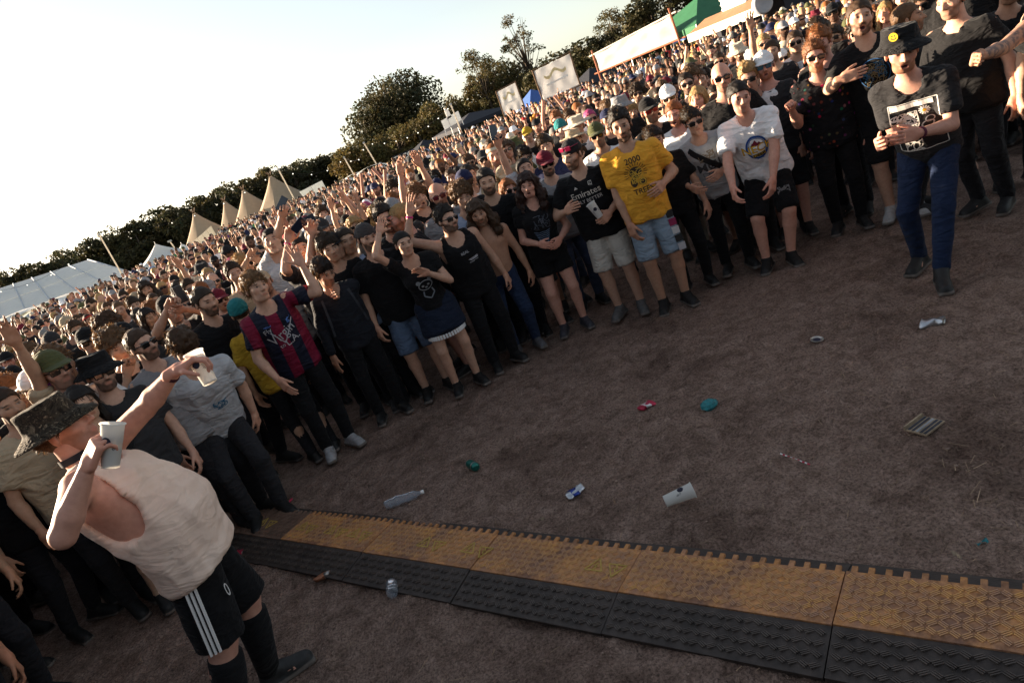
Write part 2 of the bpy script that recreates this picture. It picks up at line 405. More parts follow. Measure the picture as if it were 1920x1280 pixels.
def legs_mesh(J, h, kind='shorts', seed=0):
    s, w = J['s'], J['w'] * .5 + .5
    pts = np.array([J[k] for k in ('P', 'knl', 'knr', 'hipl', 'hipr', 'anl', 'anr')])
    G = SDF(pts.min(0) - (.25, .25, .1), pts.max(0) + (.25, .25, .12), h)
    pr = [(p[0], p[1] + .008, p[2] + .008, *p[3:]) for p in torso_prof(J) if p[0] <= .1] + [(.14, torso_prof(J)[1][1] * .97, torso_prof(J)[1][2] * .97)]
    G.op(loft(J['P'], J['N'], J['side'], pr, 0), .02)
    for nm in 'lr':
        hp, kn, an = J['hip' + nm], J['kn' + nm], J['an' + nm]
        if kind == 'shorts':
            e = hp + (kn - hp) * .98; G.op(cone(hp, e, .1 * s * w, .092 * s * w, flat=True), .03)
        elif kind == 'short_shorts':
            e = hp + (kn - hp) * .55; G.op(cone(hp, e, .1 * s * w, .096 * s * w, flat=True), .03)
        elif kind == 'jeans':
            G.op(cone(hp, kn, .097 * s * w, .066 * s * w), .03); G.op(cone(kn, an + V3(0, 0, .0), .067 * s * w, .052 * s, flat=True), .02)
        elif kind == 'skirt':
            e = hp + (kn - hp) * .6; G.op(cone(hp, e, .12 * s * w, .125 * s * w, flat=True), .08)
    if kind == 'skirt':
        m = (J['hipl'] + J['hipr']) / 2; e = m + ((J['knl'] + J['knr']) / 2 - m) * .58
        G.op(cone(m, e, .15 * s, .17 * s, flat=True), .05)
    Vt, F = G.mesh()
    return relax(fold(Vt, F, .009, seed, (1, 1, .5), 10), F, 1), F

def shoe_mesh(J, nm, h):
    s = J['s']; f, an = J['foot' + nm], J['an' + nm]; sgn = -1 if nm == 'l' else 1
    dr = nrm(V3(sgn * .25, 1, 0)); R_ = np.stack([V3(dr[1], -dr[0], 0), dr, V3(0, 0, 1)], 1); c = V3(f[0], f[1], 0) + dr * .035 * s
    g = [(rbox(c + V3(0, 0, .018), (.048 * s, .148 * s, .02), .017, R_), .006), (ell(c + dr * .07 * s + V3(0, 0, .047), (.045 * s, .075 * s, .036), R_), .015), (cone(c + dr * .03 * s + V3(0, 0, .055), an + V3(0, .01, .0), .04 * s, .046 * s), .03),
         (cone(c - dr * .085 * s + V3(0, 0, .045), an + V3(0, -.005, .02), .044 * s, .046 * s, flat=True), .02)]
    lo = np.min([p[1] for p, k in g], 0); hi = np.max([p[2] for p, k in g], 0); lo[2] = -.005
    G = SDF(lo, hi, h)
    for p, k in g: G.op(p, k)
    return G.mesh()
# ------------------------------------------------------------------ hair, hats, glasses (head frame)
def tufts(Vt, F, n, length, width, seed, flow=(0, -.5, -.7), lift=.7, zmin=-9):
    rg = np.random.default_rng(seed); N = vnormals(Vt, F)
    w = np.where(Vt[:, 2] > zmin, 1., .0); i = rg.choice(len(Vt), n, p=w / w.sum())
    p = Vt[i] - N[i] * .004; d = N[i] * lift + np.array(flow) + rg.normal(0, .35, (n, 3)); d /= np.linalg.norm(d, axis=1)[:, None]
    L = length * rg.uniform(.5, 1.3, (n, 1)); sd = np.cross(d, rg.normal(0, 1, (n, 3))); sd /= np.linalg.norm(sd, axis=1)[:, None]; sd *= width
    m = p + d * L * .55; d2 = d + np.array((0, 0, -.5)) + rg.normal(0, .25, (n, 3)); tip = m + d2 / np.linalg.norm(d2, axis=1)[:, None] * L * .5
    V = np.concatenate([p - sd, p + sd, m + sd * .8, m - sd * .8, tip - sd * .1, tip + sd * .1]); a = np.arange(n)
    Fq = np.concatenate([np.stack([a, a + n, a + 2 * n, a + 3 * n], 1), np.stack([a + 3 * n, a + 2 * n, a + 5 * n, a + 4 * n], 1)])
    return V, Fq
def cat(*ms):
    Vs, Fs, o = [], [], 0
    for v, f in ms: Vs.append(v); Fs.append(f + o); o += len(v)
    return np.concatenate(Vs), np.concatenate(Fs)
def scalp(th, zoff=0, front=.062, top=0, side=.0, h=.008, extra=(), widen=0, nape=-.06):
    G = SDF((-.2, -.24, -.42), (.2, .2, .22), h)
    G.op(ell((0, -.018 - th * .2, .032 + top * .5), (.0765 + th + widen, .096 + th, .086 + th + top * .6)), .01)
    for p, k in extra: G.op(p, k)
    ys = np.array([-.2, -.11, -.06, -.022, -.01, .018, .03, .06, .09, .2]); zs = np.array([nape, nape, -.045, -.035, .0, -.01 + side, .028, front - .012, front, front])
    def cutf(X, Y, Z):
        zl = np.interp(Y, ys, zs); inner = np.abs(X) < .3
        return np.where(inner, zl - Z, -1) * .8
    if not extra: G.cut(cutf)
    else: G.cut(lambda X, Y, Z: np.where((Z < np.interp(Y, ys, zs)) & (Y > -.012) & (np.abs(X) < .0655 + .0 * Z) , .02, -1))
    return G.mesh()
def displace(Vt, F, fr, amp, seed):
    fr = np.array(fr, float)
    return Vt + vnormals(Vt, F) * (amp * noise(Vt, fr, seed) + amp * .5 * noise(Vt, fr * 2.3, seed + 1))[:, None]
def make_hair(style):
    if style == 'short':
        v, f = scalp(.010); v = displace(v, f, 55, .004, 1); return cat((v, f), tufts(v, f, 450, .02, .0022, 1, zmin=-.03))
    if style == 'buzz':
        v, f = scalp(.005); return displace(v, f, 90, .0015, 2), f
    if style == 'quiff':
        v, f = scalp(.012, top=.022, front=.07, extra=()); v = displace(v, f, 40, .006, 3); v[:, 2] += np.clip((v[:, 1] - .0) / .1, 0, 1) * np.clip(v[:, 2] - .06, 0, 1) * .35
        return cat((v, f), tufts(v, f, 500, .03, .0024, 3, flow=(.2, -.7, .5), zmin=.0))
    if style == 'messy':
        v, f = scalp(.018, top=.015, front=.05, nape=-.08); v = displace(v, f, 32, .010, 4); return cat((v, f), tufts(v, f, 1100, .034, .0024, 4, flow=(.1, .25, -.6), lift=.55))
    if style == 'curly':
        v, f = scalp(.028, top=.018, front=.045, nape=-.085); v = displace(v, f, 30, .016, 5); return cat((v, f), tufts(v, f, 1200, .026, .003, 5, flow=(0, .1, -.3), lift=.6))
    if style == 'side':
        v, f = scalp(.013, top=.016, front=.055); v = displace(v, f * 1, 36, .006, 6); v[:, 0] += np.clip(v[:, 2] - .05, 0, 1) * .18; return cat((v, f), tufts(v, f, 500, .035, .0024, 6, flow=(.7, .2, -.2), zmin=.02))
    if style == 'long':
        ex = [(cone((sx * .062, -.03, .03), (sx * .085, -.03, -.16), .034, .045), .03) for sx in (-1, 1)] + [(cone((sx * .085, -.03, -.16), (sx * .09, .0, -.27), .044, .026), .03) for sx in (-1, 1)] + [(cone((0, -.07, .02), (0, -.09, -.24), .075, .06), .04)]
        v, f = scalp(.016, front=.064, extra=ex); v = displace(v, f, (30, 30, 10), .008, 8); return cat((v, f), tufts(v, f, 900, .07, .003, 8, flow=(0, -.1, -1.6), lift=.4))
    if style == 'wavy':
        ex = [(cone((sx * .065, -.03, .04), (sx * .1, -.02, -.12), .042, .06), .03) for sx in (-1, 1)] + [(cone((sx * .1, -.02, -.12), (sx * .115, .02, -.25), .06, .035), .03) for sx in (-1, 1)] + [(cone((0, -.07, .02), (0, -.09, -.22), .085, .085), .04)]
        v, f = scalp(.024, front=.062, extra=ex); v = displace(v, f, 26, .016, 9); return cat((v, f), tufts(v, f, 1300, .045, .0026, 9, flow=(0, -.05, -1.2), lift=.4))
    if style == 'tied':
        ex = [(ell((0, -.135, .03), (.04, .045, .04)), .02)]
        v, f = scalp(.008, front=.066, extra=ex, nape=-.05); v = v[:]; m = None
        G = SDF((-.12, -.2, -.1), (.12, .12, .14), .008); G.op(ell((0, -.02, .034), (.0845, .104, .092)), .01); G.op(ex[0][0], .02)
        ys = np.array([-.25, -.11, -.06, -.022, -.01, .018, .03, .06, .09, .2]); zs = np.array([-.06, -.06, -.045, -.03, .0, .0, .03, .054, .066, .066])
        G.cut(lambda X, Y, Z: (np.interp(Y, ys, zs) - Z + 0 * X) * .8); v, f = G.mesh(); v = displace(v, f, (60, 20, 60), .003, 10)
        return cat((v, f), tufts(v, f, 350, .035, .0022, 10, flow=(0, -.8, -.3), lift=.4))
def make_hat(style, h=.0065):
    if style in ('cap', 'cap_back'):
        G = SDF((-.12, -.14, -.02), (.12, .22, .16), h)
        G.op(ell((0, -.016, .036), (.0885, .108, .1)), .005); G.cut(lambda X, Y, Z: (.028 + Y * .06 - Z + 0 * X))
        G.op((lambda X, Y, Z: np.maximum(np.maximum(np.abs(Z - (.043 - 2.2 * X * X - .18 * (Y - .08))) - .0045, (np.sqrt((X / .082) ** 2 + ((Y - .055) / .13) ** 2) - 1) * .07), .06 - Y), (-.1, .05, -.02), (.1, .2, .08)), .004)
        G.op(ell((0, -.016, .137), (.009, .009, .006)), .002)
        v, f = G.mesh()
        if style == 'cap_back': v = v * (-1, -1, 1) + (0, -.03, 0)
        return v, f
    if style in ('bucket', 'brim'):
        rb, dz = (.155, .045) if style == 'bucket' else (.19, .012)
        G = SDF((-.21, -.24, -.04), (.21, .21, .16), h)
        G.op(cone((0, -.016, .02), (0, -.016, .136), .112, .092, flat=True), .012)
        G.sub(ell((0, -.016, .0), (.08, .1, .075)), .004)
        r_ = lambda X, Y: np.sqrt(X ** 2 + ((Y + .016) / 1.1) ** 2)
        G.op((lambda X, Y, Z: np.maximum(np.maximum(np.abs(Z - (.056 - dz * np.clip((r_(X, Y) - .09) / (rb - .09), 0, 2) ** 1.1)) - .0048, r_(X, Y) - rb), .085 - r_(X, Y)), (-.2, -.24, -.03), (.2, .21, .08)), .006)
        G.cut(lambda X, Y, Z: np.where(r_(X, Y) < .13, .0, -1) + np.where(Z < .048 - dz * np.clip((r_(X, Y) - .09) / (rb - .09), 0, 2) ** 1.1, .002, -1.))
        v, f = G.mesh(); return displace(v, f, 22, .0035, 21), f
    if style == 'beanie':
        G = SDF((-.12, -.14, -.02), (.12, .14, .18), h); G.op(ell((0, -.02, .04), (.09, .11, .105)), .005); G.cut(lambda X, Y, Z: (.02 + Y * .25 - Z + 0 * X)); G.op(cone((-.0, -.03, .03), (0, -.03, .031), .001, .001), .001)
        v, f = G.mesh(); return displace(v, f, (90, 90, 8), .003, 22), f
def make_glasses(h=.004):
    G = SDF((-.09, -.03, -.03), (.09, .13, .04), h)
    for sx in (-1, 1):
        G.op(rbox((sx * .034, .1 - .006, .0), (.028, .0055, .021), .005, rotm('Z', -sx * 12)), .003)
        G.op(cone((sx * .064, .09, .01), (sx * .081, .0, .008), .0042, .0042), .002)
    G.op(cone((-.012, .102, .008), (.012, .102, .008), .0045, .0045), .002)
    return G.mesh()
def headband(h=.006):
    G = SDF((-.12, -.14, 0), (.12, .12, .1), h)
    G.op(ell((0, -.018, .035), (.087, .107, .095)), .002); G.cut(lambda X, Y, Z: np.abs(Z - .062 - Y * .15) - .017 + 0 * X); G.sub(ell((0, -.018, .032), (.074, .094, .084)), .002)
    return G.mesh()

# ------------------------------------------------------------------ mesh and object helpers
def mesh_data(name, Vt, F, col=None, mats=(), smooth=True, mi=None):
    me = bpy.data.meshes.new(name); Vt = np.asarray(Vt, np.float32); F = np.asarray(F, np.int32)
    me.vertices.add(len(Vt)); me.vertices.foreach_set('co', Vt.ravel())
    k = F.shape[1]; me.loops.add(F.size); me.loops.foreach_set('vertex_index', F.ravel())
    me.polygons.add(len(F)); me.polygons.foreach_set('loop_start', np.arange(0, F.size, k, dtype=np.int32)); me.polygons.foreach_set('loop_total', np.full(len(F), k, np.int32))
    if smooth: me.polygons.foreach_set('use_smooth', np.ones(len(F), bool))
    if mi is not None: me.polygons.foreach_set('material_index', np.asarray(mi, np.int32))
    if col is not None:
        a = me.attributes.new('col', 'FLOAT_COLOR', 'POINT'); c = np.ones((len(Vt), 4), np.float32); c[:, :3] = col; a.data.foreach_set('color', c.ravel())
    for m in mats: me.materials.append(m)
    me.update(calc_edges=True); me.validate()
    return me
def link(name, data, parent=None, loc=None, rot=None, mw=None, color=None):
    o = bpy.data.objects.new(name, data); COL.objects.link(o)
    if parent is not None: o.parent = parent
    if mw is not None: o.matrix_basis = mw
    if loc is not None: o.location = loc
    if rot is not None: o.rotation_euler = rot
    if color is not None: o.color = (*color, 1)
    return o
def tag(o, label=None, cat=None, group=None, kind=None):
    if label: o['label'] = label
    if cat: o['category'] = cat
    if group: o['group'] = group
    if kind: o['kind'] = kind
    return o
def mat4(Rm, t, s=1.0):
    M = np.eye(4); M[:3, :3] = np.asarray(Rm) * s; M[:3, 3] = t; return Matrix(M.tolist())

def kit(spec, skin=(.5, .29, .2), face=None, h=.014, hh=.007, hd=.006, top='tee', bottom='shorts', poses=('relax', 'relax'), backs=(None, None), dirs=(None, None), loose=1.0, seed=0, shoes=True, hem=-.2, tattoo=0, armhole=0):
    """meshes of one person (body with head and hands, clothes) and the head matrix"""
    J = solve(**spec); rf_ = random.Random(seed * 7 + 3); face = dict(dict(jaw=rf_.uniform(.88, 1.1), nose=rf_.uniform(.7, 1.5), chin=rf_.uniform(-.8, 1.0), brow=rf_.uniform(.6, 1)), **(face or {})); face['skin'] = skin
    bv, bf = body_parts(J, h); sk = np.array(skin); bc = np.tile(sk, (len(bv), 1)) * (1 + .05 * noise(bv, 30, 5)[:, None])
    if tattoo:
        q = noise(bv, 22, 41) * .6 + noise(bv, 55, 42) * .6; m = (np.abs(q) < .16) * tattoo; m = m * (np.abs(bv[:, 0]) > .1); bc = bc * (1 - m[:, None]) + np.array((.05, .06, .08)) * m[:, None]
    hv, hf, hcol = head_mesh(face, hh); hv = (hv * J['hs']) @ J['Rh'].T + J['H']
    Vs, Fs, Cs = [bv, hv], [bf, hf + len(bv)], [bc, hcol]; o = len(bv) + len(hv)
    for i, (nm, sg) in enumerate((('l', -1), ('r', 1))):
        d = nrm(J['wr' + nm] - J['eb' + nm]) if dirs[i] is None else nrm(dirs[i])
        bk = backs[i]
        if bk is None: bk = J['side'] * sg * .8 + J['fwd'] * .5 + V3(0, 0, .2) if d[2] < .3 else J['side'] * sg * .3 - J['fwd']
        v, f = hand_mesh(J['wr' + nm], d, bk, sg, poses[i], J['s'] * (.92 if J['female'] else 1), hd)
        Vs.append(v); Fs.append(f + o); o += len(v); Cs.append(np.tile(sk * (1.03, .93, .9), (len(v), 1)))
    K = dict(J=J, M=mat4(J['Rh'], J['H'], J['hs']))
    K['body'] = mesh_data('body', np.concatenate(Vs), np.concatenate(Fs), np.concatenate(Cs), [MAT['skin']])
    if top:
        v, f = shirt_mesh(J, h, top, seed, loose, hem, armhole); K['shirt'] = mesh_data('shirt', v, f, None, [MAT['cloth']]); K['sv'] = (v, f)
    if bottom:
        v, f = legs_mesh(J, h, bottom, seed + 1); K['bottom'] = mesh_data({'jeans': 'trousers', 'skirt': 'skirt'}.get(bottom, 'shorts'), v, f, None, [MAT['cloth']])
        K['bname'] = {'jeans': 'trousers', 'skirt': 'skirt'}.get(bottom, 'shorts')
    if shoes:
        K['shoes'] = [mesh_data('shoe', *shoe_mesh(J, nm, h * .85), None, [MAT['shoe']]) for nm in 'lr']
    return K
def spawn(K, loc, rz, label, group=None, shirt=(.02, .02, .022), bottom=(.02, .02, .022), shoes=(.014, .014, .014), hair=None, haircol=(.05, .03, .02), hat=None, hatcol=(.02, .02, .02), glasses=False, gcol=(.01, .01, .01),
          tint=(1, 1, 1), scale=1.0, tilt=(0, 0), shirtmat=None, hatmat=None, hattilt=0, gtop=False):
    root = link('person', None, loc=loc, rot=(tilt[0], tilt[1], rz)); root.scale = (scale,) * 3; root.empty_display_size = .2
    tag(root, label, 'person', group)
    link('body', K['body'], root, color=tint)
    if 'shirt' in K:
        o = link('shirt', K['shirt'], root, color=shirt)
        if shirtmat: o.material_slots[0].link = 'OBJECT'; o.material_slots[0].material = shirtmat
    if 'bottom' in K: link(K['bname'], K['bottom'], root, color=bottom)
    for me in K.get('shoes', ()): link('shoe', me, root, color=shoes)
    if hair:
        link('hair', HAIR[hair + ('_h' if hat and hat != 'band' else '')], root, mw=K['M'], color=haircol)
    if hat:
        o = link('bucket_hat' if hat == 'bucket' else 'sun_hat' if hat == 'brim' else 'beanie' if hat == 'beanie' else 'headband' if hat == 'band' else 'cap', HATS[hat], root, mw=K['M'] @ Matrix.Rotation(math.radians(hattilt), 4, 'X'), color=hatcol)
        if hatmat: o.material_slots[0].link = 'OBJECT'; o.material_slots[0].material = hatmat
    if glasses:
        link('sunglasses', GLASSES, root, mw=K['M'] @ (Matrix.Translation((0, -.01, .085)) @ Matrix.Rotation(math.radians(18), 4, 'X') if gtop else Matrix.Identity(4)), color=gcol)
    return root

# ------------------------------------------------------------------ materials
MAT = {}
def nt(name, rough=.8, spec=.3):
    m = bpy.data.materials.new(name); m.use_nodes = True; b = m.node_tree.nodes['Principled BSDF']
    b.inputs['Roughness'].default_value = rough; b.inputs['Specular IOR Level'].default_value = spec
    return m, m.node_tree, b
def node(t, kind, **kw):
    n = t.nodes.new(kind)
    for k, v in kw.items():
        if k.startswith('i_'): n.inputs[k[2:].replace('_', ' ')].default_value = v
        else: setattr(n, k, v)
    return n
def mixc(t, mode, fac, a, b):
    m = t.nodes.new('ShaderNodeMix'); m.data_type = 'RGBA'; m.blend_type = mode
    for sock, v in ((m.inputs[0], fac), (m.inputs[6], a), (m.inputs[7], b)):
        if hasattr(v, 'node'): t.links.new(v, sock)
        elif isinstance(v, (int, float)): sock.default_value = v
        else: sock.default_value = (*v, 1) if len(v) == 3 else v
    return m.outputs[2]
def ramp(t, fac, stops):
    r = t.nodes.new('ShaderNodeValToRGB'); t.links.new(fac, r.inputs[0]); e = r.color_ramp.elements
    while len(e) < len(stops): e.new(.5)
    for q, (p, c) in zip(e, stops): q.position = p; q.color = (*c, 1) if len(c) == 3 else c
    return r.outputs[0]
def tex(t, scale, detail=4, rough=.55, coord='Object', dist=0):
    tc = t.nodes.new('ShaderNodeTexCoord'); n = node(t, 'ShaderNodeTexNoise'); n.inputs['Scale'].default_value = scale; n.inputs['Detail'].default_value = detail; n.inputs['Roughness'].default_value = rough; n.inputs['Distortion'].default_value = dist
    t.links.new(tc.outputs[coord], n.inputs['Vector']); return n.outputs['Fac']
def bump(t, b, h, strength=.3, dist=.01):
    n = t.nodes.new('ShaderNodeBump'); n.inputs['Strength'].default_value = strength; n.inputs['Distance'].default_value = dist
    t.links.new(h, n.inputs['Height']); t.links.new(n.outputs[0], b.inputs['Normal'])
def cloth_folds(t, b, strength=.42, dist=.032):
    """drag lines and creases: two ridged, stretched noises"""
    tc = node(t, 'ShaderNodeTexCoord'); hs = []
    for rot, scl, sc in (((.5, .6, .3), (1, 1, 2.2), 3.6), ((-.4, -.7, .2), (1, 1, 2.4), 6.5)):
        mp = node(t, 'ShaderNodeMapping'); mp.inputs['Rotation'].default_value = rot; mp.inputs['Scale'].default_value = scl; t.links.new(tc.outputs['Object'], mp.inputs['Vector'])
        n = node(t, 'ShaderNodeTexNoise'); n.inputs['Scale'].default_value = sc; n.inputs['Detail'].default_value = 2.5; n.inputs['Distortion'].default_value = 1.1; t.links.new(mp.outputs[0], n.inputs['Vector'])
        r = node(t, 'ShaderNodeValToRGB'); t.links.new(n.outputs['Fac'], r.inputs[0]); e = r.color_ramp.elements; e.new(.5); e[0].position = .3; e[1].position = .5; e[2].position = .7
        for q, v in zip(e, (0, 1, 0)): q.color = (v, v, v, 1)
        hs.append(r.outputs[0])
    a = node(t, 'ShaderNodeMath', operation='MULTIPLY_ADD'); t.links.new(hs[1], a.inputs[0]); a.inputs[1].default_value = .5; t.links.new(hs[0], a.inputs[2]); bump(t, b, a.outputs[0], strength, dist)
def plain(name, c, rough=.7, spec=.3, var=.25, scale=6, bmp=0, metal=0, coord='Object'):
    m, t, b = nt(name, rough, spec); f = tex(t, scale, 5, .6, coord)
    col = ramp(t, f, [(.3, tuple(x * (1 - var) for x in c)), (.7, tuple(min(x * (1 + var * .6), 1) for x in c))])
    t.links.new(col, b.inputs['Base Color']); b.inputs['Metallic'].default_value = metal
    if bmp: bump(t, b, tex(t, scale * 6, 4, .6, coord), bmp, .01)
    MAT[name] = m; return m
def base_mats():
    m, t, b = nt('skin', .56, .28)
    a = node(t, 'ShaderNodeAttribute', attribute_name='col'); oi = node(t, 'ShaderNodeObjectInfo')
    c = mixc(t, 'MULTIPLY', 1.0, a.outputs['Color'], oi.outputs['Color']); f = tex(t, 40, 4)
    t.links.new(mixc(t, 'MULTIPLY', .35, c, ramp(t, f, [(.3, (.62, .5, .48)), (.65, (1, 1, 1))])), b.inputs['Base Color'])
    b.inputs['Subsurface Weight'].default_value = .06; b.inputs['Subsurface Radius'].default_value = (.02, .008, .004); b.inputs['Subsurface Scale'].default_value = .4
    bump(t, b, tex(t, 220, 3), .12, .002); MAT['skin'] = m
    m, t, b = nt('cloth', .9, .15)
    oi = node(t, 'ShaderNodeObjectInfo'); f = tex(t, 14, 5)
    t.links.new(mixc(t, 'MULTIPLY', .5, oi.outputs['Color'], ramp(t, f, [(.3, (.72, .72, .72)), (.7, (1, 1, 1))])), b.inputs['Base Color'])
    b.inputs['Sheen Weight'].default_value = .04; cloth_folds(t, b); MAT['cloth'] = m
    m, t, b = nt('hair', .62, .3)
    oi = node(t, 'ShaderNodeObjectInfo'); f = tex(t, 60, 4)
    col = mixc(t, 'MULTIPLY', .7, oi.outputs['Color'], ramp(t, f, [(.3, (.4, .4, .4)), (.7, (1.0, 1.0, 1.0))]))
    t.links.new(col, b.inputs['Base Color']); b.inputs['Anisotropic'].default_value = .3
    tr = node(t, 'ShaderNodeBsdfTranslucent'); t.links.new(mixc(t, 'MIX', .5, oi.outputs['Color'], (.5, .26, .1)), tr.inputs['Color'])
    mx = node(t, 'ShaderNodeMixShader'); mx.inputs[0].default_value = .12; t.links.new(b.outputs[0], mx.inputs[1]); t.links.new(tr.outputs[0], mx.inputs[2]); t.links.new(mx.outputs[0], t.nodes['Material Output'].inputs[0]); MAT['hair'] = m
    m, t, b = nt('glasses', .12, .6); oi = node(t, 'ShaderNodeObjectInfo'); t.links.new(oi.outputs['Color'], b.inputs['Base Color']); MAT['glasses'] = m
    m, t, b = nt('shoe', .6, .3); oi = node(t, 'ShaderNodeObjectInfo'); f = tex(t, 25, 3)
    tc = node(t, 'ShaderNodeTexCoord'); sx = node(t, 'ShaderNodeSeparateXYZ'); t.links.new(tc.outputs['Object'], sx.inputs[0])
    sole = ramp(t, sx.outputs[2], [(.030, (1, 1, 1)), (.034, (0, 0, 0))])
    c = mixc(t, 'MIX', sole, oi.outputs['Color'], (.16, .14, .125))
    t.links.new(mixc(t, 'MULTIPLY', .6, c, ramp(t, f, [(.35, (.5, .45, .4)), (.65, (1, 1, 1))])), b.inputs['Base Color']); bump(t, b, tex(t, 45, 3), .3, .008); MAT['shoe'] = m
HAIR, HATS = {}, {}
def head_library():
    global GLASSES
    for st in ('short', 'buzz', 'quiff', 'messy', 'curly', 'side', 'long', 'wavy', 'tied'):
        v, f = make_hair(st); HAIR[st] = mesh_data('hair', v, f, None, [MAT['hair']]); k = (v[f][:, :, 2].max(1) < .05); HAIR[st + '_h'] = mesh_data('hair', v * (.97, .97, 1), f[k], None, [MAT['hair']])
    for st in ('cap', 'cap_back', 'bucket', 'brim', 'beanie'):
        v, f = make_hat(st); HATS[st] = mesh_data('hat', v, f, None, [MAT['cloth']])
    v, f = headband(); HATS['band'] = mesh_data('headband', v, f, None, [MAT['cloth']])
    v, f = make_glasses(); GLASSES = mesh_data('sunglasses', v, f, None, [MAT['glasses']])
# ------------------------------------------------------------------ small mesh builder for hard things
class MB:
    def __init__(s): s.v, s.f = [], []
    def box(s, c, hs, M=None):
        M = np.eye(3) if M is None else np.asarray(M); o = len(s.v)
        for x in (-1, 1):
            for y in (-1, 1):
                for z in (-1, 1): s.v.append(np.asarray(c) + M @ (np.array([x, y, z]) * hs))
        s.f += [tuple(o + i for i in q) for q in ((0, 1, 3, 2), (4, 6, 7, 5), (0, 4, 5, 1), (2, 3, 7, 6), (0, 2, 6, 4), (1, 5, 7, 3))]; return s
    def tube(s, pts, rad, n=6, cap=True):
        pts = [np.asarray(p, float) for p in pts]; rad = rad if hasattr(rad, '__len__') else [rad] * len(pts); rings = []
        for i, p in enumerate(pts):
            d = nrm(pts[min(i + 1, len(pts) - 1)] - pts[max(i - 1, 0)]); a = nrm(np.cross(d, (0, 0, 1) if abs(d[2]) < .9 else (1, 0, 0))); b = np.cross(d, a)
            rings.append([len(s.v) + k for k in range(n)])
            for k in range(n): t = 2 * math.pi * k / n; s.v.append(p + (a * math.cos(t) + b * math.sin(t)) * rad[i])
        for r0, r1 in zip(rings, rings[1:]):
            for k in range(n): s.f.append((r0[k], r0[(k + 1) % n], r1[(k + 1) % n], r1[k]))
        if cap: s.f.append(tuple(rings[0][::-1])); s.f.append(tuple(rings[-1]))
        return s
    def lathe(s, prof, n=16, M=None, c=(0, 0, 0), cap=True):
        M = np.eye(3) if M is None else np.asarray(M); rings = []
        for r, z in prof:
            rings.append([len(s.v) + k for k in range(n)])
            for k in range(n): t = 2 * math.pi * k / n; s.v.append(np.asarray(c) + M @ np.array([r * math.cos(t), r * math.sin(t), z]))
        for r0, r1 in zip(rings, rings[1:]):
            for k in range(n): s.f.append((r0[k], r0[(k + 1) % n], r1[(k + 1) % n], r1[k]))
        if cap: s.f.append(tuple(rings[0][::-1])); s.f.append(tuple(rings[-1]))
        return s
    def poly(s, pts): o = len(s.v); s.v += [np.asarray(p, float) for p in pts]; s.f.append(tuple(range(o, o + len(pts)))); return s
    def slab(s, pts, thick):
        """polygon given thickness along its normal"""
        pts = [np.asarray(p, float) for p in pts]; n = nrm(np.cross(pts[1] - pts[0], pts[2] - pts[0])) * thick; o = len(s.v); k = len(pts)
        s.v += pts + [p - n for p in pts]; s.f.append(tuple(range(o, o + k))); s.f.append(tuple(range(o + 2 * k - 1, o + k - 1, -1)))
        for i in range(k): j = (i + 1) % k; s.f.append((o + i, o + k + i, o + k + j, o + j))
        return s
    def grid(s, fn, nu, nv):
        o = len(s.v)
        for i in range(nu + 1):
            for j in range(nv + 1): s.v.append(np.asarray(fn(i / nu, j / nv), float))
        for i in range(nu):
            for j in range(nv): a = o + i * (nv + 1) + j; s.f.append((a, a + nv + 1, a + nv + 2, a + 1))
        return s
    def data(s, name, mat, smooth=False):
        me = bpy.data.meshes.new(name); me.from_pydata([tuple(map(float, v)) for v in s.v], [], s.f)
        if smooth: me.polygons.foreach_set('use_smooth', [True] * len(me.polygons))
        me.materials.append(MAT[mat] if isinstance(mat, str) else mat); me.update(); return me
    def build(s, name, mat, parent=None, smooth=False, color=None, origin=None):
        if origin is not None: s.v = [np.asarray(v) - origin for v in s.v]
        o = link(name, s.data(name, mat, smooth), parent, color=color)
        if origin is not None: o.location = origin
        return o
def empty(name, loc=(0, 0, 0), rz=0): return link(name, None, loc=loc, rot=(0, 0, rz))
def disp_fn(v, amp, fr, seed): return v + amp * noise(np.array([v]), fr, seed)[0]

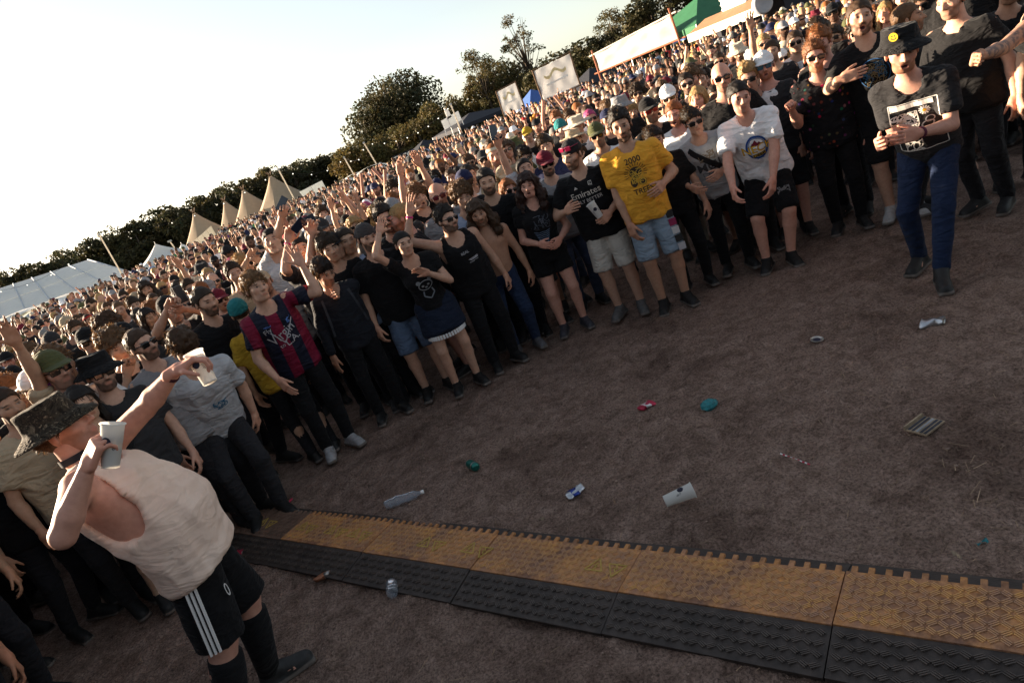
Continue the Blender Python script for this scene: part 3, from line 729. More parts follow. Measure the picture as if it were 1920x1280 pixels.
# ------------------------------------------------------------------ ground: one sheet, fine near the pit
def dirt_mat():
    m, t, b = nt('dirt', .95, .08); tc = node(t, 'ShaderNodeTexCoord')
    def nz(sc, d=6, r=.62, dist=0, sx=1, rot=0):
        mp = node(t, 'ShaderNodeMapping'); mp.inputs['Scale'].default_value = (1, sx, 1); mp.inputs['Rotation'].default_value = (0, 0, rot); t.links.new(tc.outputs['Object'], mp.inputs['Vector'])
        n = node(t, 'ShaderNodeTexNoise'); n.inputs['Scale'].default_value = sc; n.inputs['Detail'].default_value = d; n.inputs['Roughness'].default_value = r; n.inputs['Distortion'].default_value = dist
        t.links.new(mp.outputs[0], n.inputs['Vector']); return n.outputs['Fac']
    big = nz(1.3, 5); mid = nz(9, 7, .7, .6); fine = nz(70, 4, .7, .5); strw = nz(60, 3, .6, 1.2, .16, .5); strw2 = nz(55, 3, .6, 1.2, .18, -.7)
    c = ramp(t, mid, [(.30, (.215, .145, .115)), (.5, (.39, .275, .225)), (.70, (.54, .395, .33))])
    c = mixc(t, 'MULTIPLY', .75, c, ramp(t, big, [(.33, (.42, .39, .38)), (.5, (1, 1, 1))]))
    c = mixc(t, 'MULTIPLY', .85, c, ramp(t, fine, [(.34, (.3, .28, .27)), (.60, (1.25, 1.2, 1.15))]))
    f1 = ramp(t, strw, [(.60, (0, 0, 0)), (.70, (1, 1, 1))]); f2 = ramp(t, strw2, [(.61, (0, 0, 0)), (.71, (1, 1, 1))])
    c = mixc(t, 'MIX', mixc(t, 'MULTIPLY', 1, mixc(t, 'ADD', 1, f1, f2), (.55, .55, .55)), c, (.38, .27, .20))
    g = node(t, 'ShaderNodeSeparateXYZ'); t.links.new(tc.outputs['Object'], g.inputs[0])
    mr = node(t, 'ShaderNodeMapRange'); mr.inputs[1].default_value = 45; mr.inputs[2].default_value = 75; t.links.new(g.outputs[1], mr.inputs[0])
    c = mixc(t, 'MIX', mr.outputs[0], c, (.10, .12, .045)); t.links.new(c, b.inputs['Base Color'])
    a = node(t, 'ShaderNodeMath', operation='ADD'); t.links.new(mid, a.inputs[0]); t.links.new(strw, a.inputs[1])
    a2 = node(t, 'ShaderNodeMath', operation='ADD'); t.links.new(a.outputs[0], a2.inputs[0]); t.links.new(fine, a2.inputs[1]); bump(t, b, a2.outputs[0], 1.0, .05)
    MAT['dirt'] = m
_fg = np.random.default_rng(77); FOOT = np.stack([_fg.uniform(-2.2, 4.6, 420), _fg.uniform(1.2, 6.6, 420), _fg.uniform(0, 6.28, 420), _fg.uniform(.5, 1.2, 420)], 1)
def foot_z(x, y):
    z = np.zeros(len(x))
    for fx, fy, a, s_ in FOOT:
        m = np.abs(x - fx) + np.abs(y - fy) < .35
        if not m.any(): continue
        u = (x[m] - fx) * math.cos(a) + (y[m] - fy) * math.sin(a); v = -(x[m] - fx) * math.sin(a) + (y[m] - fy) * math.cos(a); r = np.sqrt((u / .15) ** 2 + (v / .06) ** 2)
        z[m] += s_ * (-.016 * np.clip(1.05 - r, 0, .6) + .006 * np.exp(-((r - 1.25) / .25) ** 2))
    return z
def ground_z(x, y):
    P = np.stack([x, y, x * 0], 1); near = np.clip(1 - (np.hypot(x - .5, y - 3.5) - 7) / 3, 0, 1)
    q = noise(P, 1.1, 50) * .02 + noise(P, 3.1, 51) * .018 - .03 * np.clip(noise(P, 4.3, 57) - .45, 0, 1) + (1 - np.abs(noise(P @ np.array([[.8, .6, 0], [-.6, .8, 0], [0, 0, 1]]), np.array((9, 4, 1)), 52)) * 1.4) * .013 + noise(P, 17, 53) * .009
    return gz(x, y) + near * (q - .015 + foot_z(np.asarray(x, float), np.asarray(y, float)))
def build_ground():
    dirt_mat()
    xs = np.unique(np.concatenate([np.linspace(-600, -60, 10), np.linspace(-60, -5, 28), np.linspace(-5, 6, 330), np.linspace(6, 60, 28), np.linspace(60, 600, 10)]))
    ys = np.unique(np.concatenate([np.linspace(-300, -20, 6), np.linspace(-20, .2, 12), np.linspace(.2, 8, 240), np.linspace(8, 80, 40), np.linspace(80, 900, 14)]))
    X, Y = np.meshgrid(xs, ys, indexing='ij'); Z = ground_z(X.ravel(), Y.ravel())
    ny = len(ys); i, j = np.meshgrid(np.arange(len(xs) - 1), np.arange(ny - 1), indexing='ij'); a = (i * ny + j).ravel()
    F = np.stack([a, a + ny, a + ny + 1, a + 1], 1)
    tag(link('ground', mesh_data('ground', np.stack([X.ravel(), Y.ravel(), Z], 1), F, None, [MAT['dirt']])), kind='structure')
    # dry straw and trampled grass blades lying about
    rg = np.random.default_rng(5); n = 5500
    x = rg.uniform(-3.5, 5.5, n * 2); y = rg.uniform(1.0, 7.5, n * 2); den = noise(np.stack([x, y, x * 0], 1), 1.3, 60) * .5 + .5 + np.clip((x - .5) / 4, 0, .5); k = np.where(rg.uniform(0, 1, n * 2) < den * .9)[0][:n]
    x, y = x[k], y[k]; n = len(x); a = rg.normal(.5, .9, n); L = rg.uniform(.007, .028, n) * rg.choice([1, 1, 1.8], n); wd = rg.uniform(.0007, .0017, n); z = ground_z(x, y) + .003
    dx, dy = np.cos(a) * L, np.sin(a) * L; px, py = -np.sin(a) * wd, np.cos(a) * wd; dz = rg.uniform(-.002, .008, n)
    V = np.concatenate([np.stack([x - dx - px, y - dy - py, z], 1), np.stack([x - dx + px, y - dy + py, z], 1), np.stack([x + dx + px, y + dy + py, z + dz], 1), np.stack([x + dx - px, y + dy - py, z + dz], 1)])
    b = np.arange(n); sh = rg.uniform(.45, 1.1, n); c = np.stack([.42 * sh, .29 * sh, .19 * sh], 1)
    plain_attr('straw', .9)
    tag(link('straw_litter', mesh_data('straw_litter', V, np.stack([b, b + n, b + 2 * n, b + 3 * n], 1), np.tile(c, (4, 1)), [MAT['straw']], False)), 'dry straw and trampled grass scattered over the bare dirt', 'straw', kind='stuff')
def build_clods():
    rg = np.random.default_rng(15); n = 5200; x = rg.uniform(-3, 5.2, n); y = rg.uniform(1, 7, n); k = noise(np.stack([x, y, x * 0], 1), 1.9, 90) > -.25; x, y = x[k], y[k]; n = len(x); r = rg.uniform(.002, .0065, n) * rg.choice([1, 1, 1, 1.9], n); z = ground_z(x, y) + r * .3
    D = np.array([(1, 0, 0), (0, 1, 0), (-1, 0, 0), (0, -1, 0), (0, 0, .75), (0, 0, -.7)], float); J_ = rg.uniform(.6, 1.3, (n, 6, 1)); V = np.stack([x, y, z], 1)[:, None, :] + D[None] * J_ * r[:, None, None]; an = rg.uniform(0, 6.28, n)
    T3 = np.array([(0, 1, 4), (1, 2, 4), (2, 3, 4), (3, 0, 4), (1, 0, 5), (2, 1, 5), (3, 2, 5), (0, 3, 5)]); F = (np.arange(n) * 6)[:, None, None] + T3[None]; sh = rg.uniform(.4, 1.25, n); c = np.repeat(np.stack([.33 * sh, .235 * sh, .185 * sh], 1), 6, 0)
    tag(link('dirt_clods', mesh_data('dirt_clods', V.reshape(-1, 3), F.reshape(-1, 3), c, [MAT['straw']], False)), 'small dry clods and grit strewn over the bare dirt', 'clods', kind='stuff')
def plain_attr(name, rough, trans=0):
    m, t, b = nt(name, rough, .2); a = node(t, 'ShaderNodeAttribute', attribute_name='col'); t.links.new(a.outputs['Color'], b.inputs['Base Color']); MAT[name] = m
    if trans:
        tr = node(t, 'ShaderNodeBsdfTranslucent'); t.links.new(a.outputs['Color'], tr.inputs['Color']); mx = node(t, 'ShaderNodeMixShader'); mx.inputs[0].default_value = trans
        t.links.new(b.outputs[0], mx.inputs[1]); t.links.new(tr.outputs[0], mx.inputs[2]); t.links.new(mx.outputs[0], t.nodes['Material Output'].inputs[0])
    return m

# ------------------------------------------------------------------ cable ramp across the pit
def build_ramp():
    m, t, b = nt('ramp_yellow', .62, .3); f = tex(t, 7, 6, .7); f2 = tex(t, 40, 5, .7)
    c = ramp(t, f, [(.36, (.34, .185, .12)), (.54, (.48, .24, .11)), (.74, (.64, .29, .075))]); c = mixc(t, 'MULTIPLY', .7, c, ramp(t, f2, [(.35, (.45, .4, .4)), (.6, (1, 1, 1))])); c = mixc(t, 'MULTIPLY', .8, c, ramp(t, tex(t, 2.6, 6, .75), [(.38, (.45, .42, .42)), (.62, (1.1, 1.05, 1))]))
    t.links.new(c, b.inputs['Base Color']); bump(t, b, f2, .2, .004); MAT['ramp_yellow'] = m
    m, t, b = nt('ramp_tread', .5, .35); f = tex(t, 11, 6, .7); t.links.new(ramp(t, f, [(.40, (.38, .21, .13)), (.70, (.66, .34, .09))]), b.inputs['Base Color']); MAT['ramp_tread'] = m
    plain('ramp_brown', (.17, .105, .075), .8, .2, .4, 12, .2); plain('ramp_black', (.05, .038, .032), .6, .35, .5, 14, .2); plain('sign_yellow', (.46, .31, .07), .55, .3, .2, 30)  # darker brown tone for the lids at the left end
    plain('ramp_black_tread', (.075, .058, .048), .5, .4, .4, 14)
    d = nrm(V3(.75, -.66, 0)); n = V3(.66, .75, 0)                  # along the run (to the right), across it (away from the camera)
    J1 = onz(1203, 1030, .055) * (1, 1, 0)                          # far edge of the yellow lid at a joint
    LEN, WY, WB = .93, .285, .21; ZT = .056
    def weave(mb, o, L, W, cell, zf, slope):
        nx, ny = int(L / cell), int(W / cell)
        for i in range(nx):
            for j in range(ny):
                cx, cy = (i + .5) * L / nx, (j + .5) * W / ny; a = 1 if (i + j) % 2 else -1
                dd = nrm(d * .8 + n * .62 * a); nn = nrm(np.cross((0, 0, 1), dd)); up = nrm(V3(0, 0, 1) - n * slope)
                dd = nrm(dd - up * (dd @ up)); nn = np.cross(up, dd)
                for k in (-1, 0, 1):
                    c = o + d * cx - n * cy + nn * k * cell * .22; c[2] = zf(cy) + .0012
                    mb.box(c, (cell * .5, cell * .062, .0022), np.stack([dd, nn, up], 1))
    for s in range(-5, 3):
        o = J1 + d * (s * LEN)
        dz = .004 * math.sin(s * 1.7); g = .003
        mid = o + d * LEN / 2 - n * WY / 2
        root = empty('cable_ramp', (mid[0], mid[1], 0))
        where = {-5: 'farthest left, with a darker lid', -4: 'left of the first warning triangles', -3: 'with three pairs of warning triangles', -2: 'with two pairs of warning triangles', -1: 'with a single pair of warning triangles', 0: 'plain, between the two visible wide joints', 1: 'plain, at the right edge of the picture', 2: 'plain, running out of the lower right corner'}[s]
        tag(root, 'yellow and black rubber cable ramp section ' + where, 'cable ramp', 'cable ramp sections laid end to end')
        c0 = V3(mid[0], mid[1], 0)
        def P(u, v, z): return o + d * u - n * v + V3(0, 0, z + dz) - c0
        lid = MB().slab([P(g, 0, ZT), P(g, WY, ZT), P(LEN - g, WY, ZT), P(LEN - g, 0, ZT)], .018)
        for k in range(15):                                         # hinge teeth on the far edge
            u = (k + .5) * LEN / 15; lid.box(P(u, -.016, ZT - .007), (.011, .018, .006), np.stack([d, n, V3(0, 0, 1)], 1))
        lid = lid.build('lid', 'ramp_yellow' if s > -4 else 'ramp_brown', root)
        bs = MB()
        bs.slab([P(g, WY + .002, ZT - .006), P(g, WY + WB, .012), P(LEN - g, WY + WB, .012), P(LEN - g, WY + .002, ZT - .006)], .02)
        bs.slab([P(LEN - g, -.012, ZT - .018), P(LEN - g, -.10, .008), P(g, -.10, .008), P(g, -.012, ZT - .018)], .02)
        bs.box(P(LEN / 2, WY / 2, .018), (LEN / 2 - .01, WY / 2 + .005, .017), np.stack([d, n, V3(0, 0, 1)], 1))
        base = bs.build('base', 'ramp_black', root)
        if s >= -4:
            tm = MB(); weave(tm, o - c0 + V3(0, 0, 0) + d * .012 - n * .012, LEN - .03, WY - .03, .036, lambda cy: ZT + dz, 0)
            tag(tm.build('tread', 'ramp_tread' if s > -4 else 'ramp_brown', lid), kind='stuff')
            tb = MB(); sl = (ZT - .006 - .012) / WB; weave(tb, o - c0 - n * (WY + .012) + d * .012, LEN - .03, WB - .03, .038, lambda cy: ZT - .006 - sl * cy + dz - .0005, -sl)
            tag(tb.build('ramp_tread', 'ramp_black_tread', base), kind='stuff')
        # outlined warning triangles in pairs
        for (u, flip) in {-3: [(.10, 0), (.44, 0), (.70, 0)], -2: [(.45, 0), (.82, 0)], -1: [(.74, 0)], -4: [(.5, 0)]}.get(s, []):
            for q, du in ((1, 0), (-1, .115)):
                sg = MB(); cx, cy = u + du, WY * .52; R_ = .056
                pts = [np.array([math.sin(a) * R_, math.cos(a) * R_ * q]) for a in (0, 2.094, 4.189)]
                for i in range(3):
                    a_, b_ = pts[i], pts[(i + 1) % 3]; e = nrm(np.append(b_ - a_, 0)); A, B = P(cx + a_[0], cy - a_[1], ZT + .0045), P(cx + b_[0], cy - b_[1], ZT + .0045); dd = nrm(B - A)
                    sg.box((A + B) / 2, (np.linalg.norm(B - A) / 2, .0035, .0012), np.stack([dd, np.cross((0, 0, 1), dd), V3(0, 0, 1)], 1))
                for a_, b_ in (((.006, .022), (-.008, .0)), ((-.008, 0), (.008, 0)), ((.008, 0), (-.004, -.024))):
                    A, B = P(cx + a_[0], cy - a_[1] * q, ZT + .0045), P(cx + b_[0], cy - b_[1] * q, ZT + .0045); dd = nrm(B - A); sg.box((A + B) / 2, (np.linalg.norm(B - A) / 2 + .002, .003, .0012), np.stack([dd, np.cross((0, 0, 1), dd), V3(0, 0, 1)], 1))
                sg.build('warning_triangle', 'sign_yellow', lid)

# ------------------------------------------------------------------ litter
def put(px, py): 
    p = onz(px, py, .0); p[2] = float(ground_z(np.array([p[0]]), np.array([p[1]]))[0]); return p
def lie(yaw, tilt=90, roll=0): return rotm('Z', yaw) @ rotm('X', tilt) @ rotm('Z', roll)
def cup_profile(h=.145, r0=.031, r1=.042): return [(.001, .004), (r0 - .002, .004), (r0, 0), (r0, .002), (r1 - .0015, h - .008), (r1, h - .006), (r1 + .0025, h - .004), (r1 + .0025, h), (r1 - .001, h), (r1 - .003, h - .01), (r0 - .001, .007), (.001, .007)]
def ring_text(parent, s, size, R0, h0, rfun, arc, mat, name='cup_print'):
    """words bent round a cup: each glyph mapped to the cup wall"""
    v, f = text_geo(s, size)
    if len(v) == 0: return
    def mp(x, y):
        a, rr = (x / arc, arc + y) if arc else (None, None)
        if arc: x, y = math.sin(a) * rr, math.cos(a) * rr - arc
        r = rfun(h0 + y) + .0008; t = x / r
        return (math.sin(t) * r, -math.cos(t) * r, h0 + y)
    V = [mp(x, y) for x, y in v]; me = bpy.data.meshes.new(name); me.from_pydata(V, [], [tuple(q) for q in f]); me.materials.append(MAT[mat]); link(name, me, parent)
def make_cup(label, loc, M, fill=None, prints=True, group=None, h=.15, mat='cup_plastic'):
    root = link('cup', None); root.matrix_basis = mat4(M, loc); tag(root, label, 'cup', group)
    link('cup_wall', MB().lathe(cup_profile(h), 28, cap=False).data('cup_wall', mat, True), root)
    rf = lambda z: .031 + (.042 - .031) * min(max(z / h, 0), 1)
    if fill: MB().lathe([(.001, .008), (rf(.01) - .003, .008), (rf(h * fill) - .003, h * fill), (.001, h * fill)], 24, cap=False).build('drink', 'drink', root, True)
    if prints:
        d = MB(); n = 20; pts = []
        for k in range(n): a = 2 * math.pi * k / n; pts.append((math.cos(a) * .017, math.sin(a) * .017))
        def w(x, y): z = h * .6 + y; r = rf(z) + .0008; t = x / r; return V3(math.sin(t) * r, -math.cos(t) * r, z)
        for k in range(n): d.poly([w(0, 0), w(*pts[k]), w(*pts[(k + 1) % n])])
        d.build('logo', 'ink', root)
        ring_text(root, 'reusable cup', .017, 0, h * .6, rf, .023, 'ink')
    return root
TXT = {}
def text_geo(s, size, weight=0.0):
    key = (s, weight)
    if key not in TXT:
        c = bpy.data.curves.new('lettering', 'FONT'); c.body = s; c.size = 1; c.align_x = 'CENTER'; c.offset = weight; c.resolution_u = 3
        o = bpy.data.objects.new('lettering', c); COL.objects.link(o); bpy.context.view_layer.update()
        me = bpy.data.meshes.new_from_object(o); me.calc_loop_triangles()
        TXT[key] = ([tuple(v.co[:2]) for v in me.vertices], [tuple(t.vertices) for t in me.loop_triangles])
        bpy.data.objects.remove(o); bpy.data.curves.remove(c); bpy.data.meshes.remove(me)
    v, f = TXT[key]; return [(x * size, y * size) for x, y in v], f
def flat_text(parent, s, size, M, loc, mat, name='lettering', weight=.0):
    v, f = text_geo(s, size, weight); me = bpy.data.meshes.new(name); me.from_pydata([tuple(np.asarray(loc) + M @ V3(x, y, 0)) for x, y in v], [], f); me.materials.append(MAT[mat]); return link(name, me, parent)
def crumple(prof, n, seed, amp, squash, M, loc, name, label, cat, mat, parts=()):
    mb = MB().lathe(prof, n)
    V = np.array(mb.v); V[:, 1] *= squash; N = noise(V, 28, seed)[:, None] * (1, .4, .3); V = V + N * amp; V[:, 0] += noise(V, 60, seed + 3) * amp * .5
    root = link(name, None); root.matrix_basis = mat4(M, loc); tag(root, label, cat)
    mb.v = list(V); b = mb.build('can_body' if 'can' in name else 'body', mat, root, True)
    for nm, pr, mt in parts:
        q = MB().lathe(pr, n); W = np.array(q.v); W[:, 1] *= squash; W = W + noise(W, 28, seed)[:, None] * (1, .4, .3) * amp; q.v = list(W); q.build(nm, mt, root, True)
    return root
CAN = [(.001, 0), (.023, 0), (.026, .004), (.0325, .014), (.033, .02), (.033, .045), (.033, .075), (.033, .1), (.0325, .108), (.027, .121), (.0265, .124), (.024, .124), (.0235, .119), (.001, .119)]
def build_litter():
    for nm, c, r, me in (('can_green', (.02, .16, .13), .3, .6), ('can_silver', (.55, .57, .6), .28, .9), ('can_red', (.5, .035, .08), .35, .5), ('can_blue', (.03, .06, .3), .3, .6), ('tin', (.45, .43, .4), .35, .9), ('can_rust', (.3, .12, .06), .45, .3)):
        plain(nm, c, r, .5, .25, 30, .15, me)
    m, t, b = nt('cup_plastic', .35, .4); b.inputs['Base Color'].default_value = (.8, .8, .78, 1); b.inputs['Transmission Weight'].default_value = .0
    tr = node(t, 'ShaderNodeBsdfTranslucent'); tr.inputs[0].default_value = (.9, .88, .84, 1); mx = node(t, 'ShaderNodeMixShader'); mx.inputs[0].default_value = .55
    t.links.new(b.outputs[0], mx.inputs[1]); t.links.new(tr.outputs[0], mx.inputs[2]); t.links.new(mx.outputs[0], t.nodes['Material Output'].inputs[0]); MAT['cup_plastic'] = m
    m, t, b = nt('clear_plastic', .12, .5); b.inputs['Base Color'].default_value = (.75, .82, .9, 1); b.inputs['Transmission Weight'].default_value = .85; b.inputs['IOR'].default_value = 1.25; MAT['clear_plastic'] = m
    plain('drink', (.55, .42, .25), .2, .5, .1); plain('ink', (.03, .03, .05), .6, .2, .1); plain('teal', (.02, .2, .22), .45, .4, .5, 40, .3); plain('card', (.33, .25, .17), .8, .2, .4, 20); plain('card_dark', (.05, .05, .06), .7, .2, .3, 20); plain('white_paint', (.75, .74, .72), .6, .3, .08)
    plain('straw_red', (.55, .05, .09), .5, .3, .1); plain('ash_grey', (.3, .3, .31), .7, .2, .4, 20)
    def can(px, py, yaw, label, mat, bands, sq=1, amp=0, seed=1):
        p = put(px, py); r = .033 * sq; parts = [(nm, pr, mt) for nm, pr, mt in bands] + [('lid', [(.0268, .1208), (.0268, .1255), (.0245, .1255), (.024, .1215), (.001, .1205)], 'tin')]
        return crumple(CAN, 20, seed, amp, sq, lie(yaw), p + V3(0, 0, r + .004) , 'drink_can', label, 'can', mat, parts)
    can(898, 886, 205, 'green drink can lying on its side near the crowd', 'can_green', [('band', [(.0334, .03), (.0334, .038)], 'tin')])
    can(1063, 934, 115, 'crushed silver and blue can between the bottle and the big cup', 'can_silver', [('band', [(.0338, .035), (.0338, .08)], 'can_blue')], .5, .02, 4)
    can(1202, 772, 120, 'flattened red and white can in the middle of the dirt', 'can_red', [('band', [(.0338, .05), (.0338, .085)], 'white_paint')], .38, .022, 6)
    can(1728, 614, 40, 'crushed bare silver can at the far right of the dirt', 'can_silver', [], .8, .03, 9)
    can(590, 1092, 100, 'crushed rusty brown can on the near side of the cable ramp', 'can_rust', [('band', [(.0338, .07), (.0338, .11)], 'tin')], .5, .02, 12)
    can(432, 1046, 75, 'small crushed red can beside the left end of the cable ramp', 'can_red', [], .5, .02, 14)
    p = put(1533, 642); o = link('can_lid', None, loc=p + V3(0, 0, .012)); tag(o, 'round tin lid lying flat with dark centre', 'lid'); o.rotation_euler = (.1, .12, 0)
    MB().lathe([(.042, 0), (.044, .008), (.040, .009), (.036, .004), (.036, 0)], 22).build('rim', 'tin', o, True); MB().lathe([(.001, .001), (.022, .001), (.024, .002), (.001, .003)], 18).build('centre', 'ink', o)
    # teal carton, cards, straw, bottle pieces, scraps
    p = put(1330, 762); mb = MB().lathe([(.001, 0), (.035, 0), (.05, .02), (.045, .045), (.03, .062), (.001, .066)], 9); V = np.array(mb.v); V = V + noise(V, 22, 31)[:, None] * (.018, .014, .012); V = V * (1.25, .9, .8); V[:, 2] -= V[:, 2].min(); mb.v = list(V)
    o = mb.build('crushed_carton', 'teal'); o.location = p; tag(o, 'crumpled teal carton in the middle of the dirt', 'carton')
    p = put(1735, 799); r = empty('snack_tray', p + V3(0, 0, .006), math.radians(20)); tag(r, 'flattened cardboard snack tray with dark slots at right', 'tray')
    MB().box((0, 0, .004), (.075, .055, .004)).build('base', 'card', r)
    for k in range(5): MB().box((0, -.042 + k * .021, .0095), (.068, .006, .0015)).build('slat', 'card_dark' if k != 2 else 'ash_grey', r)
    MB().box((.0, .062, .012), (.075, .004, .012)).build('flap', 'card', r)
    A, B = put(1462, 845) + V3(0, 0, .008), put(1516, 861) + V3(0, 0, .008); r = empty('paper_straw', A); tag(r, 'red and white striped paper drinking straw on the dirt', 'straw')
    for k in range(12):
        a_, b_ = (B - A) * k / 12, (B - A) * (k + 1) / 12; MB().tube([a_, b_], .0042, 8).build('stripe', 'straw_red' if k % 2 else 'white_paint', r, True)
    def bottle(A, B, lab, cap=True):
        A, B = put(*A), put(*B); dv = B - A; L = np.linalg.norm(dv); dv = nrm(dv); r = empty('plastic_bottle', A + V3(0, 0, .036)); tag(r, lab, 'bottle')
        M = np.stack([np.cross(V3(0, 0, 1), dv) * -1, nrm(V3(0, 0, 1) - dv * dv[2]), dv], 1); s = L / .26
        pr = [(.001, 0), (.03, 0), (.034, .008), (.034, .05), (.030, .055), (.034, .06), (.034, .09), (.030, .12), (.033, .15), (.034, .18), (.028, .21), (.013, .24), (.012, .255), (.001, .256)]
        mb = MB().lathe([(a, b_ * s) for a, b_ in pr], 20, M); V = np.array(mb.v); V = V + noise(V, 25, 44)[:, None] * (.006, .006, .006); mb.v = list(V); mb.build('bottle_body', 'clear_plastic', r, True)
        if cap: MB().lathe([(.001, .25 * s), (.0145, .25 * s), (.0145, .268 * s), (.001, .269 * s)], 14, M).build('cap', 'white_paint', r, True)
    bottle((728, 958), (797, 932), 'empty clear plastic bottle lying on the far side of the cable ramp')
    bottle((738, 1118), (736, 1090), 'small dented clear bottle on the near side of the cable ramp', False)
    p = put(1262, 946) + V3(0, 0, .034); q = put(1312, 928) + V3(0, 0, .045); dv = nrm(q - p); xx = nrm(np.cross(dv, V3(0, 0, 1))); M = np.stack([xx, np.cross(dv, xx), dv], 1); M = M @ rotm('Z', 10)
    make_cup('white printed plastic pint cup lying on the dirt behind the cable ramp', onz(1250, 950) * (1, 1, 0) + V3(0, 0, .036), M, h=.165)
    for (px, py, mt, lab, sz) in ((1841, 1013, 'teal', 'tiny turquoise scrap of wrapper at far right', .018), (1792, 1034, 'card', 'small torn piece of brown card near the ramp', .02), (1014, 968, 'card', 'small beige scrap lying left of the pint cup', .016), (545, 938, 'can_red', 'little red scrap in the shade by the ramp end', .02)):
        p = put(px, py); mb = MB().grid(lambda u, v: V3((u - .5) * 2 * sz * 1.4, (v - .5) * sz, .006 + .008 * math.sin(u * 5 + v * 3)), 4, 3); mb.slab([(sz, 0, .004), (sz * 1.3, 0, .004), (sz * 1.3, sz * .6, .006), (sz, sz * .6, .006)], .002)
        o = mb.build('litter_scrap', mt); o.location = p; o.rotation_euler[2] = px; tag(o, lab, 'scrap', 'scraps of litter')
# ------------------------------------------------------------------ trees
def leaf_cloud(blobs, n, size, seed, hollow=.55, warm=0):
    """leaf-sized faces spread through a set of ellipsoid blobs (centre, radii, weight)"""
    rg = np.random.default_rng(seed); W = np.array([b[2] for b in blobs], float); W /= W.sum(); k = rg.choice(len(blobs), n, p=W)
    C = np.array([b[0] for b in blobs], float)[k]; R_ = np.array([b[1] for b in blobs], float)[k]
    u = rg.normal(0, 1, (n, 3)); u /= np.linalg.norm(u, axis=1)[:, None]; r = rg.uniform(hollow, 1.05, (n, 1)) ** .7
    P = C + u * r * R_; keep = noise(P, .9, seed) + .35 * noise(P, 2.2, seed + 1) > -.28; P = P[keep]; u = u[keep]; n = len(P)
    a = u * .5 + rg.normal(0, .8, (n, 3)); a /= np.linalg.norm(a, axis=1)[:, None]; b = np.cross(a, rg.normal(0, 1, (n, 3))); b /= np.linalg.norm(b, axis=1)[:, None]; c = np.cross(a, b)
    s = size * rg.uniform(.5, 1.3, (n, 1)); V = np.concatenate([P - b * s, P - c * s * .5, P + b * s, P + c * s * .5]); q = np.arange(n)
    sh = rg.uniform(.6, 1.25, n); yl = np.clip(noise(P, .35, seed + 5) * .6 + rg.normal(0, .25, n), -1, 1)
    col = np.stack([(.050 + .022 * yl) * sh, (.046 + .004 * yl) * sh, (.020 - .004 * yl) * sh], 1) * (1 + warm) * (1 + .25 * warm, 1, 1 - .3 * warm)
    return V, np.stack([q, q + n, q + 2 * n, q + 3 * n], 1), np.tile(col, (4, 1))
TREES = {}
def tree_kind(key, H, R_, n, size, seed, base=.25, blobs=14, sparse=False, tall=False, trunk_r=.25, warm=0):
    rg = np.random.default_rng(seed); B = []; tk = MB()
    top = V3(rg.normal(0, .3), rg.normal(0, .3), H * .8); tk.tube([V3(0, 0, -.3), V3(.1, 0, H * .3), top], [trunk_r * 1.3, trunk_r, trunk_r * .25], 8)
    for i in range(blobs):
        f = rg.uniform(0, 1); a = rg.uniform(0, 2 * math.pi); z = H * (base + (1 - base) * f); rr = R_ * (math.sin(math.pi * min(.12 + .8 * f, 1)) ** .7 if not tall else .35 + .65 * math.sin(math.pi * f)) * rg.uniform(.35, .85)
        c = V3(math.cos(a) * rr, math.sin(a) * rr, z - R_ * .18); br = R_ * rg.uniform(.25, .45) * (.6 if sparse or tall else 1)
        B.append((c, (br, br, br * .85), br ** 2)); s0 = V3(0, 0, max(H * .12, z * .55)); tk.tube([s0, (s0 + c) / 2 + V3(0, 0, .2), c + V3(0, 0, br * (.9 if sparse else .3))], [trunk_r * .4, trunk_r * .25, trunk_r * .08], 5)
    v, f, c = leaf_cloud(B, n, size, seed, .2 if sparse else .5, warm)
    TREES[key] = (mesh_data('crown', v, f, c, [MAT['foliage']], False), tk.data('trunk', 'bark', True))
def plant_tree(key, x, y, s, label, group, rz=0, name='tree', sz=None):
    r = link(name, None, loc=(x, y, float(gz(x, y)) - .1), rot=(0, 0, rz)); r.scale = (s, s, s if sz is None else sz); tag(r, label, 'tree', group)
    link('crown', TREES[key][0], r); link('trunk', TREES[key][1], r); return r
def azel(px, py, Y):
    p = at(px, py, Y); return p[0], p[2] - float(gz(p[0], Y))
